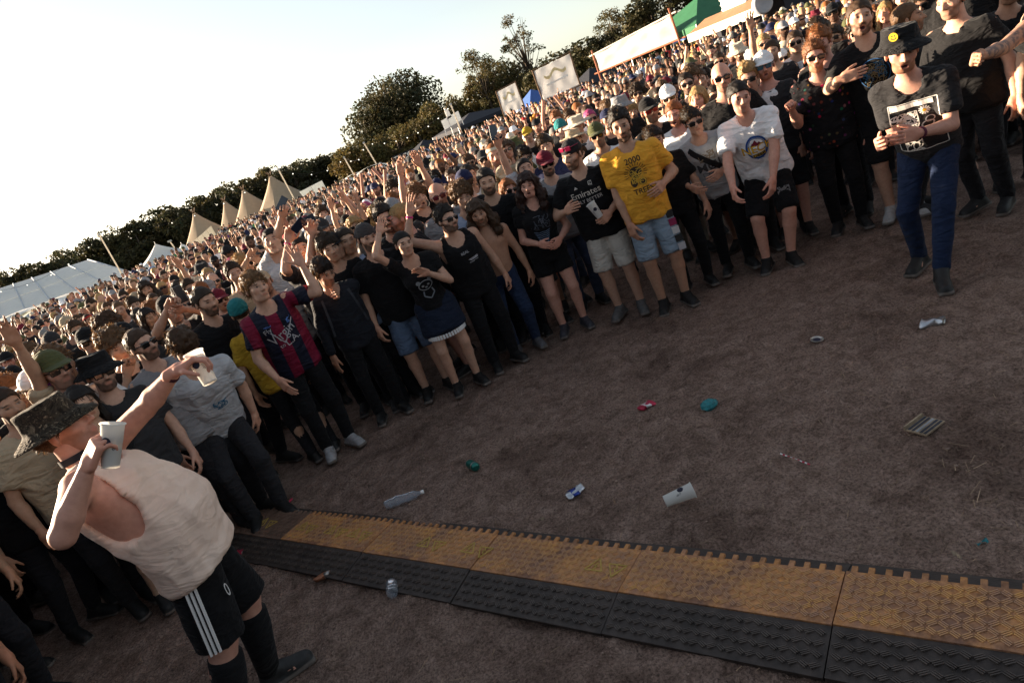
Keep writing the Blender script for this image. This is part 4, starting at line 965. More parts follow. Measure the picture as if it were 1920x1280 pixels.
def build_trees():
    plain_attr('foliage', .75, .25); plain('bark', (.07, .055, .042), .9, .1, .4, 3, .4)
    for i, (H, R_, n, sd) in enumerate(((9, 4.6, 5200, 1), (8.5, 4.4, 5200, 2), (9.5, 4.4, 5200, 3))): tree_kind('round%d' % i, H, R_, n, .30, sd, .12, 16)
    tree_kind('oak', 14.5, 10.6, 42000, .34, 11, .12, 80, trunk_r=.6)
    tree_kind('sparse0', 15, 3.8, 3600, .17, 21, .18, 34, True, True, .2, warm=.5); tree_kind('sparse1', 13, 4.4, 7000, .18, 22, .12, 42, True, True, .2, warm=.5)
    tree_kind('bush', 5.5, 3.8, 5500, .22, 31, .05, 16, warm=.8); tree_kind('bush1', 5.2, 3.4, 5000, .22, 32, .05, 15, warm=.6)  # lighter, yellower bush leaves: golden sunlight put into the leaf colour
    rg = random.Random(3); spots = [(-20, 520), (10, 508), (35, 503), (62, 500), (95, 483), (125, 462), (155, 450), (190, 436), (215, 430), (245, 428), (275, 402), (300, 388), (325, 382), (352, 376), (385, 360), (412, 346), (440, 340), (475, 322), (505, 304), (540, 312), (570, 297), (600, 288), (628, 285)]
    ref = ['leftmost, at the picture edge', 'above the left end of the white marquee', 'second above the marquee roof', 'third above the marquee roof', 'where the hedge starts to rise above the marquee', 'above the middle seam of the marquee', 'just left of the marquee peak', 'directly above the marquee peak', 'right behind the tall lamp pole', 'right of the lamp pole top', 'above the white pagoda tent', 'right of the pagoda tent top', 'first behind the tipi row', 'above the leftmost tipi', 'between the first and second tipi', 'above the second tipi', 'above the third tipi', 'between the third and fourth tipi', 'above the rightmost tipi', 'right of the rightmost tipi', 'above the white board at right', 'second left of the great oak', 'directly left of the great oak']
    for i, (px, py) in enumerate(spots):
        Y = 140 + rg.uniform(-8, 10); x, h = azel(px, py, Y); plant_tree('round%d' % (i % 3), x, Y, 1.35, 'hazy bushy hedge tree ' + ref[i], 'hedge trees at the left', rg.uniform(0, 6), 'hedge_tree', sz=h / (8.4, 8.0, 8.8)[i % 3])
    x, h = azel(742, 137, 125); plant_tree('oak', x - 2.0, 125, h / 14.6, 'great round dark oak standing alone above the bushes', None, .6, 'oak_tree')
    bs = [(662, 268, 'under the left of the oak'), (700, 255, 'under the oak trunk'), (735, 240, 'golden, below the middle of the oak'), (775, 222, 'golden, below the right of the oak'), (815, 208, 'right of the oak, behind the white box sign'), (855, 192, 'behind the feather flag'), (890, 168, 'left of the small banner'), (925, 150, 'above the small banner'), (965, 132, 'between the small and the middle banner')]
    for i, (px, py, lab) in enumerate(bs):
        Y = 104 + 2 * (i % 3); x, h = azel(px, py, Y); plant_tree('bush%s' % ('', '1')[i % 2], x, Y, 1.25, 'sunlit olive bush ' + lab, 'bushes below the oak', i * 1.3, 'bush', sz=h / (5.2 if i < 4 else 4.3))
    for key, px, py, Y, s, lab in (('sparse1', 880, 88, 100, 1, 'loose tall tree right of the oak'), ('sparse0', 955, 24, 100, 1, 'tallest thin tree with open branches'), ('sparse1', 915, 110, 104, .9, 'thin tree between the two tall ones'), ('round1', 1050, 86, 90, 1.0, 'dark tree behind the middle banner'), ('round0', 1010, 112, 92, .9, 'low tree above the middle banner'),
                                   ('round2', 1095, 62, 84, 1.0, 'tree left of the long white banner'), ('sparse1', 1135, 14, 82, .9, 'leafy tree rising at the top of the long banner'), ('round0', 1165, 10, 80, 1, 'dense tree behind the long banner'), ('round1', 1205, -20, 78, 1, 'tree behind the green tent, cut by the picture top'), ('sparse0', 1240, -40, 76, .8, 'thin tree above the green tent'), ('round2', 1290, -50, 76, 1, 'tree above the sign of the pie stall'), ('round0', 1350, -70, 74, 1, 'tree far right above the pie stall')):
        x, h = azel(px, py, Y); plant_tree(key, x, Y, s, lab + ', olive green', 'trees at the right', px * .1, 'tree', sz=h / {'sparse0': 15, 'sparse1': 13, 'round0': 9.2, 'round1': 8.8, 'round2': 9.6}[key])

# ------------------------------------------------------------------ tents, banners, stalls
def sheer(name, c, f):
    m = plain(name, c, .75, .15, .08, 2); t = m.node_tree; b = t.nodes['Principled BSDF']; tr = node(t, 'ShaderNodeBsdfTranslucent'); tr.inputs[0].default_value = (*c, 1); mx = node(t, 'ShaderNodeMixShader'); mx.inputs[0].default_value = f
    t.links.new(b.outputs[0], mx.inputs[1]); t.links.new(tr.outputs[0], mx.inputs[2]); t.links.new(mx.outputs[0], t.nodes['Material Output'].inputs[0])
def build_site():
    sheer('canvas_white', (.76, .77, .77), .35); sheer('canvas_tan', (.44, .34, .24), .25); sheer('board_cream', (.78, .72, .62), .3); plain('canvas_blue', (.05, .11, .32), .7, .2, .1); plain('canvas_green', (.03, .13, .06), .75, .2, .15, 2); plain('canvas_dark', (.02, .022, .03), .8, .2, .2)
    plain('steel', (.5, .5, .5), .45, .4, .15, 8, 0, .7); plain('wood', (.16, .10, .06), .8, .2, .3, 6); plain('scaffold_red', (.36, .12, .06), .6, .3, .2, 5); plain('awning_brown', (.28, .15, .08), .8, .2, .15, 3); plain('letter_tan', (.42, .33, .22), .8, .1, .1); plain('letter_grey', (.42, .40, .33), .8, .1, .1); plain('letter_white', (.85, .84, .8), .7, .2, .05)
    sheer('banner_cloth', (.68, .68, .68), .5); plain('banner_yellow', (.75, .62, .35), .8, .1, .1); plain('speaker_grey', (.28, .3, .33), .6, .3, .1); plain('seam', (.45, .48, .52), .7, .2, .1)
    g0 = lambda x, y: float(gz(x, y))
    # marquee: long gabled roof of alternating panels
    Yr, Yf = 96., 86.
    A, B = at(-80, 566, Yr), at(165, 487, Yr); C, D = at(-95, 655, Yf), at(252, 513, Yf - 0)
    root = empty('marquee', (B[0], Yr, g0(B[0], Yr))); tag(root, 'long white marquee with striped roof panels at the left edge', 'tent'); o = V3(*root.location)
    n = 7; k = 5
    for i in range(n):
        for j in range(k):
            q = [A + (B - A) * (i / n + .003), A + (B - A) * ((i + 1) / n - .003), C + (D - C) * ((i + 1) / n - .003), C + (D - C) * (i / n + .003)]
            e = lambda P, Q, t: P + (Q - P) * t
            z = V3(0, 0, .10 if j % 2 else 0)
            MB().slab([e(q[0], q[3], j / k) - o + z, e(q[0], q[3], (j + 1) / k - .004) - o + z * .3, e(q[1], q[2], (j + 1) / k - .004) - o + z * .3, e(q[1], q[2], j / k) - o + z], .05).build('roof_panel', 'canvas_white', root)
        MB().slab([q[3] - o, q[3] * (1, 1, 0) + V3(0, 0, o[2]) - o, q[2] * (1, 1, 0) + V3(0, 0, o[2]) - o, q[2] - o], .04).build('wall_panel', 'canvas_white', root)
    for i in range(n + 1): MB().tube([A + (B - A) * i / n - o + V3(0, 0, .06), C + (D - C) * i / n - o + V3(0, 0, .06)], .09, 6).build('rafter', 'seam', root)
    MB().slab([B - o, D - o, D * (1, 1, 0) + V3(0, 0, o[2]) - o, B * (1, 1, 0) + V3(0, 8, o[2]) - o], .05).build('gable', 'canvas_white', root)
    # low inflatable arches in front of it
    for px, py, w_, lab in ((30, 592, 4.0, 'leftmost low white arched shelter at the picture edge'), (105, 565, 5.2, 'low white arched shelter in front of the marquee')):
        Y = 70; p = at(px, py + 14, Y); r = empty('arched_shelter', (p[0], Y, p[2] - .9)); tag(r, lab, 'tent', 'low arched shelters')
        MB().grid(lambda u, v: V3((u - .5) * 2 * w_ , (v - .5) * 3, .9 + .95 * math.sin(math.pi * u) ** .8), 14, 4).build('canopy', 'canvas_white', r, True)
        for sx in (-1, 1): MB().tube([V3(sx * w_ * .98, -1.4, -1.2), V3(sx * w_ * .98, -1.4, .9)], .06, 6).build('leg', 'steel', r)
    def pagoda(px, py, Y, w_, hgt, lab, mat='canvas_white', grp='white pagoda tents', sag=1.7):
        p = at(px, py, Y); r = empty('pagoda_tent', (p[0], Y, g0(p[0], Y)), .5); tag(r, lab, 'tent', grp); tz = p[2] - r.location[2]
        m = MB()
        for s in range(4):
            a = rotm('Z', 90 * s); m.grid(lambda u, v: a @ V3((u - .5) * 2 * w_ * (1 - v), -w_ * (1 - v), tz - hgt + hgt * v ** sag), 6, 8)
        m.build('canopy', mat, r, True)
        for sx in (-1, 1):
            for sy in (-1, 1): MB().tube([V3(sx * w_, sy * w_, 0), V3(sx * w_, sy * w_, tz - hgt)], .05, 6).build('leg', 'steel', r)
        v = MB()
        for s in range(4): a = rotm('Z', 90 * s); v.slab([a @ V3(-w_, -w_ - .01, tz - hgt), a @ V3(w_, -w_ - .01, tz - hgt), a @ V3(w_, -w_ - .01, tz - hgt - .5), a @ V3(-w_, -w_ - .01, tz - hgt - .5)], .02)
        v.build('valance', mat, r); MB().tube([V3(0, 0, tz - .2), V3(0, 0, tz + .25)], .04, 6).build('finial', 'steel', r)
    pagoda(291, 457, 84, 3.4, 2.0, 'white pagoda tent with sharp peak left of the tipis'); pagoda(340, 457, 95, 2.4, 1.5, 'smaller white pagoda tent half hidden by the first tipi')
    # tipis
    def tipi(px, py, Y, rad, lab):
        p = at(px, py, Y); x = p[0]; g = g0(x, Y); H = p[2] - g; r = empty('tipi_tent', (x, Y, g)); tag(r, lab, 'tent', 'tan tipi tents')
        n = 9
        for k_ in range(n):
            a0, a1 = 2 * math.pi * k_ / n + .4, 2 * math.pi * (k_ + 1) / n + .4
            MB().grid(lambda u, v: (lambda a, rr: V3(math.cos(a) * rr, math.sin(a) * rr, H * v))(a0 + (a1 - a0) * u, (.22 + (rad - .22) * (1 - v) ** 1.18) * (1 - .10 * math.sin(math.pi * u) * (1 - v))), 4, 10).build('canvas_panel', 'canvas_tan', r, True)
        for k_ in range(6):
            a = 2 * math.pi * k_ / 6; MB().tube([V3(math.cos(a) * .35, math.sin(a) * .35, H * .93), V3(-math.cos(a) * .5, -math.sin(a) * .5, H + .75)], .05, 5).build('pole', 'wood', r)
    tipi(364, 400, 112, 6.6, 'leftmost tan tipi, its foot behind the white board'); tipi(421, 378, 124, 5.6, 'small tan tipi second from the left, partly hidden'); tipi(456, 357, 114, 6.6, 'tall tan tipi third from the left'); tipi(507, 331, 110, 6.6, 'rightmost tan tipi with a thin pole before it')
    # boards
    def board(corners, Y, lab, mat='board_cream', nsp=0, name='sign_board', dY=0):
        P = [at(px, py, Y + (dY if i in (1, 2) else 0)) for i, (px, py) in enumerate(corners)]; c = sum(P) / 4; r = empty(name, (c[0], c[1], g0(c[0], c[1]))); tag(r, lab, 'sign'); o = V3(*r.location); P = [q - o for q in P]
        nrmv = nrm(np.cross(P[1] - P[0], P[3] - P[0]))
        if nrmv[1] > 0: nrmv = -nrmv
        n = max(nsp, 1)
        for i in range(n):
            e = lambda A_, B_, t: A_ + (B_ - A_) * t
            MB().slab([e(P[0], P[1], i / n), e(P[3], P[2], i / n), e(P[3], P[2], (i + 1) / n - (.015 if n > 1 else 0)), e(P[0], P[1], (i + 1) / n - (.015 if n > 1 else 0))], .06).build('panel', mat, r)
        for A_ in (P[3], P[2]): MB().tube([A_ * (1, 1, 0), A_], .05, 6).build('post', 'steel', r)
        return r, P, nrmv
    board([(361, 454), (396, 423), (409, 445), (371, 465)], 100, 'white board of four panels before the first tipi', nsp=4)
    board([(561, 360), (604, 338), (612, 353), (571, 372)], 95, 'white board right of the tipis', 'canvas_white', 2); board([(545, 388), (578, 374), (580, 381), (548, 396)], 80, 'low white barrier board below the right tipi', 'canvas_white')
    r, P, nv = board([(827, 227), (859, 208), (866, 225), (834, 244)], 70, 'white box sign on a stall roof right of the oak', 'canvas_white', 1)
    board([(845, 250), (858, 243), (864, 258), (851, 264)], 72, 'small white board under the box sign', 'canvas_white'); board([(902, 238), (916, 232), (919, 246), (905, 251)], 66, 'small white panel left of the small banner', 'canvas_white')
    # banners on frames
    def banner(corners, Y, lab, seed, dY=0, strokes=0, red=False):
        P = [at(px, py, Y + (dY if i in (1, 2) else 0)) for i, (px, py) in enumerate(corners)]; c = (P[2] + P[3]) / 2; r = empty('banner', (c[0], c[1], g0(c[0], c[1]))); tag(r, lab, 'banner'); o = V3(*r.location); P = [q - o for q in P]
        nv = nrm(np.cross(P[1] - P[0], P[3] - P[0])); nv = -nv if nv[1] > 0 else nv; L = np.linalg.norm(P[1] - P[0])
        bl = lambda u, v: (P[0] * (1 - u) + P[1] * u) * (1 - v) + (P[3] * (1 - u) + P[2] * u) * v
        def sheet(u, v):
            q = bl(.02 + .96 * u, .04 + .92 * v); rip = .05 * math.sin(u * 17 + 3 * v + seed) * math.sin(v * 5 + seed) + .04 * noise(np.array([[u * L, v * 3, seed]]), 1.6, seed)[0]; return q + nv * rip
        m = MB().grid(sheet, 36, 14); MBd = MB(); MBd.v = [v - nv * .02 for v in m.v]; MBd.f = [f[::-1] for f in m.f]; m.f += [tuple(i + len(m.v) for i in f) for f in MBd.f]; m.v += MBd.v
        m.build('sheet', 'banner_cloth', r, True)
        fm = 'scaffold_red' if red else 'wood'; ext = .12 if red else .0
        MB().tube([bl(-.02 - ext * .3, 0), bl(1.02 + ext * .3, 0)], .05, 6).build('rail', 'board_cream' if red else fm, r); MB().tube([bl(-.02 - ext * .3, 1), bl(1.02 + ext * .3, 1)], .05, 6).build('rail', fm, r)
        for u in (0, 1): MB().tube([bl(u, 1) * (1, 1, 0), bl(u, -.25 if red else -.02)], .06, 6).build('post', fm, r)
        for k_ in range(strokes):
            y0 = .3 + .28 * k_; mm = MB().grid(lambda u, v: sheet(.2 + .6 * u, y0 + (.10 - .05 * k_) * (v - .5) + .08 * math.sin(u * 9) * (1 - k_)) + nv * .03, 22, 2); mm.build('painted_stroke', ('banner_yellow', 'letter_white', 'banner_yellow')[k_ % 3], r)
        return r
    banner([(930, 172), (966, 153), (985, 203), (945, 220)], 62, 'small cream banner on two posts right of the raised phone', 3, 0, 2)
    banner([(998, 133), (1068, 98), (1088, 160), (1020, 193)], 52, 'middle cream banner with faded yellow script', 5, 0, 2)
    banner([(1112, 103), (1258, 27), (1276, 73), (1123, 136)], 46, 'long white banner on red scaffold poles', 8, -5, 0, True)
    # feather flag
    p = at(835, 215, 70); r = empty('feather_flag', (p[0], 70, g0(p[0], 70))); tag(r, 'small white feather flag standing above the box sign', 'flag'); z = p[2] - r.location[2]
    MB().tube([V3(0, 0, 0), V3(.1, 0, z + .6)], .03, 5).build('pole', 'steel', r); MB().slab([(0, 0, z - .5), (.5, 0, z - .4), (.45, 0, z + .2), (.15, 0, z + .6)], .02).build('sail', 'canvas_white', r)
    # gazebos and arches
    def gaz(px, py, Y, w_, hgt, lab, mat, rz=.4):
        p = at(px, py, Y); r = empty('gazebo', (p[0], Y, g0(p[0], Y)), rz); tag(r, lab, 'tent', 'gazebos behind the crowd'); tz = p[2] - r.location[2]; m = MB()
        for s in range(4): a = rotm('Z', 90 * s); m.slab([a @ V3(0, 0, tz), a @ V3(-w_, -w_, tz - hgt), a @ V3(w_, -w_, tz - hgt)], .03); m.slab([a @ V3(-w_, -w_, tz - hgt), a @ V3(-w_, -w_, tz - hgt - .35), a @ V3(w_, -w_, tz - hgt - .35), a @ V3(w_, -w_, tz - hgt)], .02)
        m.build('canopy', mat, r)
        for sx in (-1, 1):
            for sy in (-1, 1): MB().tube([V3(sx * w_, sy * w_, 0), V3(sx * w_, sy * w_, tz - hgt)], .04, 6).build('leg', 'steel', r)
    gaz(995, 168, 66, 1.7, 1.3, 'blue gazebo between the small and the middle banner', 'canvas_blue'); gaz(793, 263, 74, 2.6, 1.2, 'dark gazebo beside the food sign', 'canvas_dark'); gaz(1105, 128, 56, 2.2, 1.3, 'black gazebo between the middle and the long banner', 'canvas_dark'); gaz(880, 212, 74, 3.4, .9, 'wide dark stall roof behind the small banner', 'canvas_dark')
    gaz(1308, -6, 44, 3.4, 1.5, 'green peaked tent behind the long banner', 'canvas_green', .3)
    gaz(1370, -12, 46, 3.0, 1.2, 'dark blue tent behind the pie stall', 'canvas_blue', .2)
    for px, py, Y, w_, lab, mt in ((693, 312, 80, 2.2, 'grey arched tent left of the food sign', 'canvas_white'), (662, 326, 84, 1.5, 'small pale arched tent left of the grey one', 'canvas_white'), (640, 338, 86, 1.6, 'pale blue low tent in the gap below the oak', 'seam'), (862, 272, 60, 1.8, 'low white awning behind the crowd below the box sign', 'canvas_white')):
        p = at(px, py, Y); r = empty('arch_tent', (p[0], Y, g0(p[0], Y))); tag(r, lab, 'tent', 'arched tents'); tz = p[2] - r.location[2]
        MB().grid(lambda u, v: V3(-math.cos(math.pi * u) * w_, (v - .5) * 4, max(tz - w_ * .75, .3) + (tz - max(tz - w_ * .75, .3)) * math.sin(math.pi * u) ** .7), 14, 4).build('canopy', mt, r, True)
        for sx in (-1, 1): MB().tube([V3(sx * w_, -2, 0), V3(sx * w_, -2, max(tz - w_ * .75, .3))], .05, 6).build('leg', 'steel', r)
    # food sign
    P0, P1 = at(742, 300, 66), at(772, 286, 66); c = (P0 + P1) / 2; r = empty('food_stall', (c[0], 66, g0(c[0], 66))); tag(r, 'dark food stall sign with white letters below the oak', 'stall'); zz = c[2] - r.location[2]
    MB().box((0, 0, zz), (1.05, .06, .34)).build('sign_panel', 'canvas_dark', r); flat_text(r, 'TACO', .62, np.stack([V3(1, 0, 0), V3(0, 0, 1), V3(0, -1, 0)], 1), (.0, -.065, zz - .21), 'letter_white', weight=.02)
    MB().box((0, 1.6, zz - .7), (1.3, 1.4, .5)).build('stall_body', 'canvas_dark', r); MB().slab([(-1.4, .1, zz - .3), (1.4, .1, zz - .3), (1.4, 3, zz), (-1.4, 3, zz)], .05).build('roof', 'canvas_dark', r)
    for sx in (-1, 1): MB().box((sx * 1.2, 0, zz / 2 - .2), (.06, .06, zz / 2)).build('post', 'wood', r)
    # pie stall
    Y = 38; A, B = at(1292, 70, Y), at(1428, 5, Y - 6); A2, B2 = at(1296, 84, Y), at(1432, 19, Y - 6)
    c = (A2 + B2) / 2; r = empty('pie_stall', (c[0], c[1], g0(c[0], c[1]))); tag(r, 'brown fronted food stall with cream lettered valance and big sign', 'stall'); o = V3(*r.location); A, B, A2, B2 = A - o, B - o, A2 - o, B2 - o
    dx = nrm((B - A) * (1, 1, 0)); nv = nrm(np.cross(dx, (0, 0, 1))); nv = nv if nv[1] < 0 else -nv; zt = (A[2] + B[2]) / 2; zb = (A2[2] + B2[2]) / 2; L = np.linalg.norm((B - A)[:2]); mid = ((A + B) / 2) * (1, 1, 0)
    M = np.stack([dx, V3(0, 0, 1), nv], 1)
    MB().box(mid + V3(0, 0, (zt + zb) / 2), (L / 2 + .1, (zt - zb) / 2 + .02, .04), M).build('valance', 'board_cream', r)
    for k_, u in enumerate((-.40, -.25, -.10, .10, .25, .40)): flat_text(r, ('PIES', 'MASH', 'CHIPS')[k_ % 3], .34, M, mid + dx * L * u + nv * .045 + V3(0, 0, zb + .08), 'letter_tan')
    MB().slab([mid - dx * L / 2 + V3(0, 0, zt + .03), mid + dx * L / 2 + V3(0, 0, zt + .03), mid + dx * L / 2 - nv * 1.2 + V3(0, 0, zt + .45), mid - dx * L / 2 - nv * 1.2 + V3(0, 0, zt + .45)], .05).build('awning', 'awning_brown', r)
    MB().box(mid - nv * 2.6 + V3(0, 0, zt / 2 + .1), (L / 2 - .2, zt / 2 + .1, 1.3), np.stack([dx, V3(0, 0, 1), nv], 1)).build('stall_body', 'canvas_dark', r)
    sp = at(1362, 20, Y - 2.5) - o; sc_ = mid + dx * ((sp - mid) @ dx) - nv * 1.15
    MB().box(sc_ + V3(0, 0, zt + 1.1), (.95, .72, .05), M).build('sign_panel', 'canvas_white', r)
    flat_text(r, 'SYKES', .62, M, sc_ + nv * .06 + V3(0, 0, zt + .55), 'letter_grey', weight=.012); flat_text(r, 'BARNABY', .5, M, sc_ + nv * .06 + V3(0, 0, zt + 1.2), 'letter_grey', weight=.012)
    for k_ in range(6):
        MB().lathe([(.001, -.05), (.045, -.03), (.05, .01), (.001, .05)], 8, None, sc_ - dx * 1.02 + V3(0, 0, zt + .5 + k_ * .24)).build('bulb', 'letter_white', r, True)
    for sx in (-1, 1): MB().tube([mid + dx * sx * (L / 2 - .1), mid + dx * sx * (L / 2 - .1) + V3(0, 0, zt)], .05, 6).build('post', 'wood', r)
    p = at(1428, 8, Y - 7); r = empty('loudspeaker', (p[0], p[1], g0(p[0], p[1]))); tag(r, 'round grey loudspeaker at the right end of the pie stall', 'loudspeaker'); z = p[2] - r.location[2]
    MB().lathe([(.001, -.2), (.36, -.2), (.42, -.1), (.42, .2), (.34, .22), (.12, .1), (.001, .1)], 20, np.stack([V3(1, 0, 0), V3(0, 0, 1), V3(0, -1, 0)], 1), (0, 0, z)).build('horn', 'speaker_grey', r, True); MB().tube([V3(0, .1, 0), V3(0, .1, z - .3)], .05, 6).build('stand', 'steel', r)
    # crowd barriers at the back
    for k_ in range(9):
        P0, P1 = at(404 + k_ * 19.5, 441 - k_ * 6.9, 75), at(404 + (k_ + 1) * 19.5 - 1, 441 - (k_ + 1) * 6.9, 75); r = empty('crowd_barrier', (P0[0], 75, P0[2] - 1.1)); tag(r, 'steel crowd barrier panel %s in the row below the tipis' % ('first from the left', 'second from the left', 'third from the left', 'fourth from the left', 'in the middle', 'fourth from the right', 'third from the right', 'second from the right', 'last on the right')[k_], 'barrier', 'crowd barriers below the tipis'); L = P1[0] - P0[0]
        MB().tube([V3(0, 0, 1.1), V3(L, 0, 1.1)], .06, 6).build('rail', 'steel', r); MB().tube([V3(0, 0, .2), V3(L, 0, .2)], .04, 6).build('rail', 'steel', r)
        for q in range(4): MB().tube([V3(L * q / 3.2, 0, .0), V3(L * q / 3.2, 0, 1.1)], .045, 6).build('bar', 'steel', r)
    # lamp poles and strings of festoon lights
    def pole(bx, by, tx, ty, Y, lab, lamp=False):
        T = at(tx, ty, Y); B_ = at(bx, by, Y); r = empty('lamp_pole', (B_[0], Y, g0(B_[0], Y))); tag(r, lab, 'pole', 'thin poles behind the crowd'); o = V3(*r.location); dv = T - B_
        MB().tube([(B_ - dv * ((B_[2] - o[2]) / dv[2])) - o, T - o], .07, 6).build('shaft', 'board_cream', r)
        MB().box(T - o, (.22, .12, .1) if lamp else (.09, .09, .09)).build('lamp_head', 'steel', r); return T
    T1 = pole(233, 522, 186, 440, 72, 'tall thin pole in front of the marquee'); T2 = pole(333, 472, 318, 452, 80, 'short floodlight pole between the pagoda tents', True)
    T3 = pole(558, 385, 522, 318, 70, 'thin pole before the rightmost tipi'); T4 = pole(712, 318, 682, 268, 70, 'thin pole in front of the bushes below the oak'); T5 = pole(662, 325, 645, 295, 74, 'shorter thin pole left of the arched tents'); T6 = pole(868, 255, 845, 196, 66, 'thin pole beside the feather flag')
    for (A_, B_, n, lab) in ((T1, at(-20, 548, 72), 5, 'sagging string of white festoon bulbs over the marquee'), (T1, T3, 7, 'long sagging string of bulbs before the tipis'), (T3, T5, 4, 'string of bulbs between the poles below the hedge'), (T5, T4, 3, 'short string of bulbs left of the oak bushes'), (T4, T6, 8, 'sagging string of bulbs over the food sign')):
        r = empty('festoon_string', A_); tag(r, lab, 'string lights', 'festoon lights'); pts = [A_ * (1 - t) + B_ * t - A_ - V3(0, 0, 4 * t * (1 - t) * (.9 + .02 * abs(B_[0] - A_[0]))) for t in np.linspace(0, 1, 25)]
        MB().tube(pts, .012, 4).build('cable', 'canvas_dark', r)
        for k_ in range(n):
            q = pts[int((k_ + .7) / n * 24)]; MB().lathe([(.001, -.07), (.05, -.04), (.05, .02), (.001, .045)], 8, None, q - V3(0, 0, .08)).build('bulb', 'bulb', r, True)

def build_unseen_stage():
    """unseen stage behind the camera, sized to cut sky light on the crowd"""
    plain('stage_black', (.012, .012, .013), .9, .1, .2, 2); r = empty('stage', (0, -1.4, 0)); tag(r, 'unseen black stage with deck, back cloth and loudspeaker stacks, shaped to dim the crowd', 'stage')
    MB().box((0, -4, .85), (12, 4, .85)).build('deck', 'stage_black', r); MB().box((0, -8.2, 2.6), (12, .15, 2.6)).build('back_cloth', 'stage_black', r)  # back cloth height set to block low sky light on the front row
    for sx in (-1, 1):
        for k in range(6): MB().box((sx * 9.5, -.8, 1.9 + k * .46), (1.3, .5, .22)).build('loudspeaker', 'stage_black', r)
        for yy in (-2.4, -8): MB().box((sx * 12.3, yy, 3.6), (.2, .2, 3.6)).build('tower', 'steel', r)
# ------------------------------------------------------------------ printing on shirts
def shape_ring(rx, ry, wd, n=36):
    v = [(math.cos(2 * math.pi * k / n) * r * rx, math.sin(2 * math.pi * k / n) * r * ry) for r in (1, 1 - wd) for k in range(n)]
    f = []
    for k in range(n): j = (k + 1) % n; f += [(k, j, n + j), (k, n + j, n + k)]
    return v, f
def shape_disc(rx, ry, n=28): return [(0, 0)] + [(math.cos(2 * math.pi * k / n) * rx, math.sin(2 * math.pi * k / n) * ry) for k in range(n)], [(0, k + 1, (k + 1) % n + 1) for k in range(n)]
def shape_poly(p): return list(p), [(0, i, i + 1) for i in range(1, len(p) - 1)]
def shape_line(pts, wd):
    v, f = [], []
    for (x0, y0), (x1, y1) in zip(pts, pts[1:]):
        L = math.hypot(x1 - x0, y1 - y0) + 1e-9; nx, ny = -(y1 - y0) / L * wd / 2, (x1 - x0) / L * wd / 2; o = len(v); v += [(x0 + nx, y0 + ny), (x0 - nx, y0 - ny), (x1 - nx, y1 - ny), (x1 + nx, y1 + ny)]; f += [(o, o + 1, o + 2), (o, o + 2, o + 3)]
    return v, f
def moved(g, dx, dy, rot=0, sx=1, sy=None):
    v, f = g; c, s = math.cos(math.radians(rot)), math.sin(math.radians(rot)); sy = sx if sy is None else sy
    return [(x * sx * c - y * sy * s + dx, x * sx * s + y * sy * c + dy) for x, y in v], f
def scribble(seed, w_, h_, n, wd):
    r = random.Random(seed); v, f = [], []
    for _ in range(n):
        x, y, a = r.uniform(-w_, w_), r.uniform(-h_, h_), r.uniform(0, 6.3); pts = [(x, y)]
        for k in range(7): a += r.uniform(-.9, .9); x += math.cos(a) * .012; y += math.sin(a) * .012; x = max(-w_, min(w_, x)); y = max(-h_, min(h_, y)); pts.append((x, y))
        g = shape_line(pts, wd); f += [tuple(i + len(v) for i in t) for t in g[1]]; v += g[0]
    return v, f
def wrap_print(K, root, items, down=.20, name='shirt_print', back=False):
    """items: (geometry, colour, layer); seen from the front, +u to the viewer's right"""
    J = K['J']; sv, sf = K['sv']; bv = BVHTree.FromPolygons([tuple(p) for p in sv], [tuple(f) for f in sf])
    O = J['N'] - J['up'] * down * J['s']; fw = J['fwd'] * (-1 if back else 1); ux = -J['side'] * (-1 if back else 1)
    for (v, f), colr, layer in items:
        bm = bmesh.new(); vs = [bm.verts.new((x, y, 0)) for x, y in v]
        for t in f:
            try: bm.faces.new([vs[i] for i in t])
            except ValueError: pass
        for _ in range(4):
            le = [e for e in bm.edges if e.calc_length() > .022]
            if not le: break
            bmesh.ops.subdivide_edges(bm, edges=le, cuts=1, use_grid_fill=False); bmesh.ops.triangulate(bm, faces=[q for q in bm.faces if len(q.verts) > 3])
        dead = []
        for q in bm.verts:
            st = O + ux * q.co.x + J['up'] * q.co.y + fw * .5; hit, nn, ix, d_ = bv.ray_cast(Vector(st), Vector(-fw))
            if hit is None: dead.append(q); continue
            q.co = hit + Vector(fw) * (.0035 + .0016 * layer)
        bmesh.ops.delete(bm, geom=dead, context='VERTS')
        me = bpy.data.meshes.new(name); bm.to_mesh(me); bm.free(); me.materials.append(MAT['print']); link(name, me, root, color=colr)
def T(s, size, dx=0, dy=0, rot=0, weight=.0, sx=1): return moved(text_geo(s, size, weight), dx, dy, rot, sx, 1)

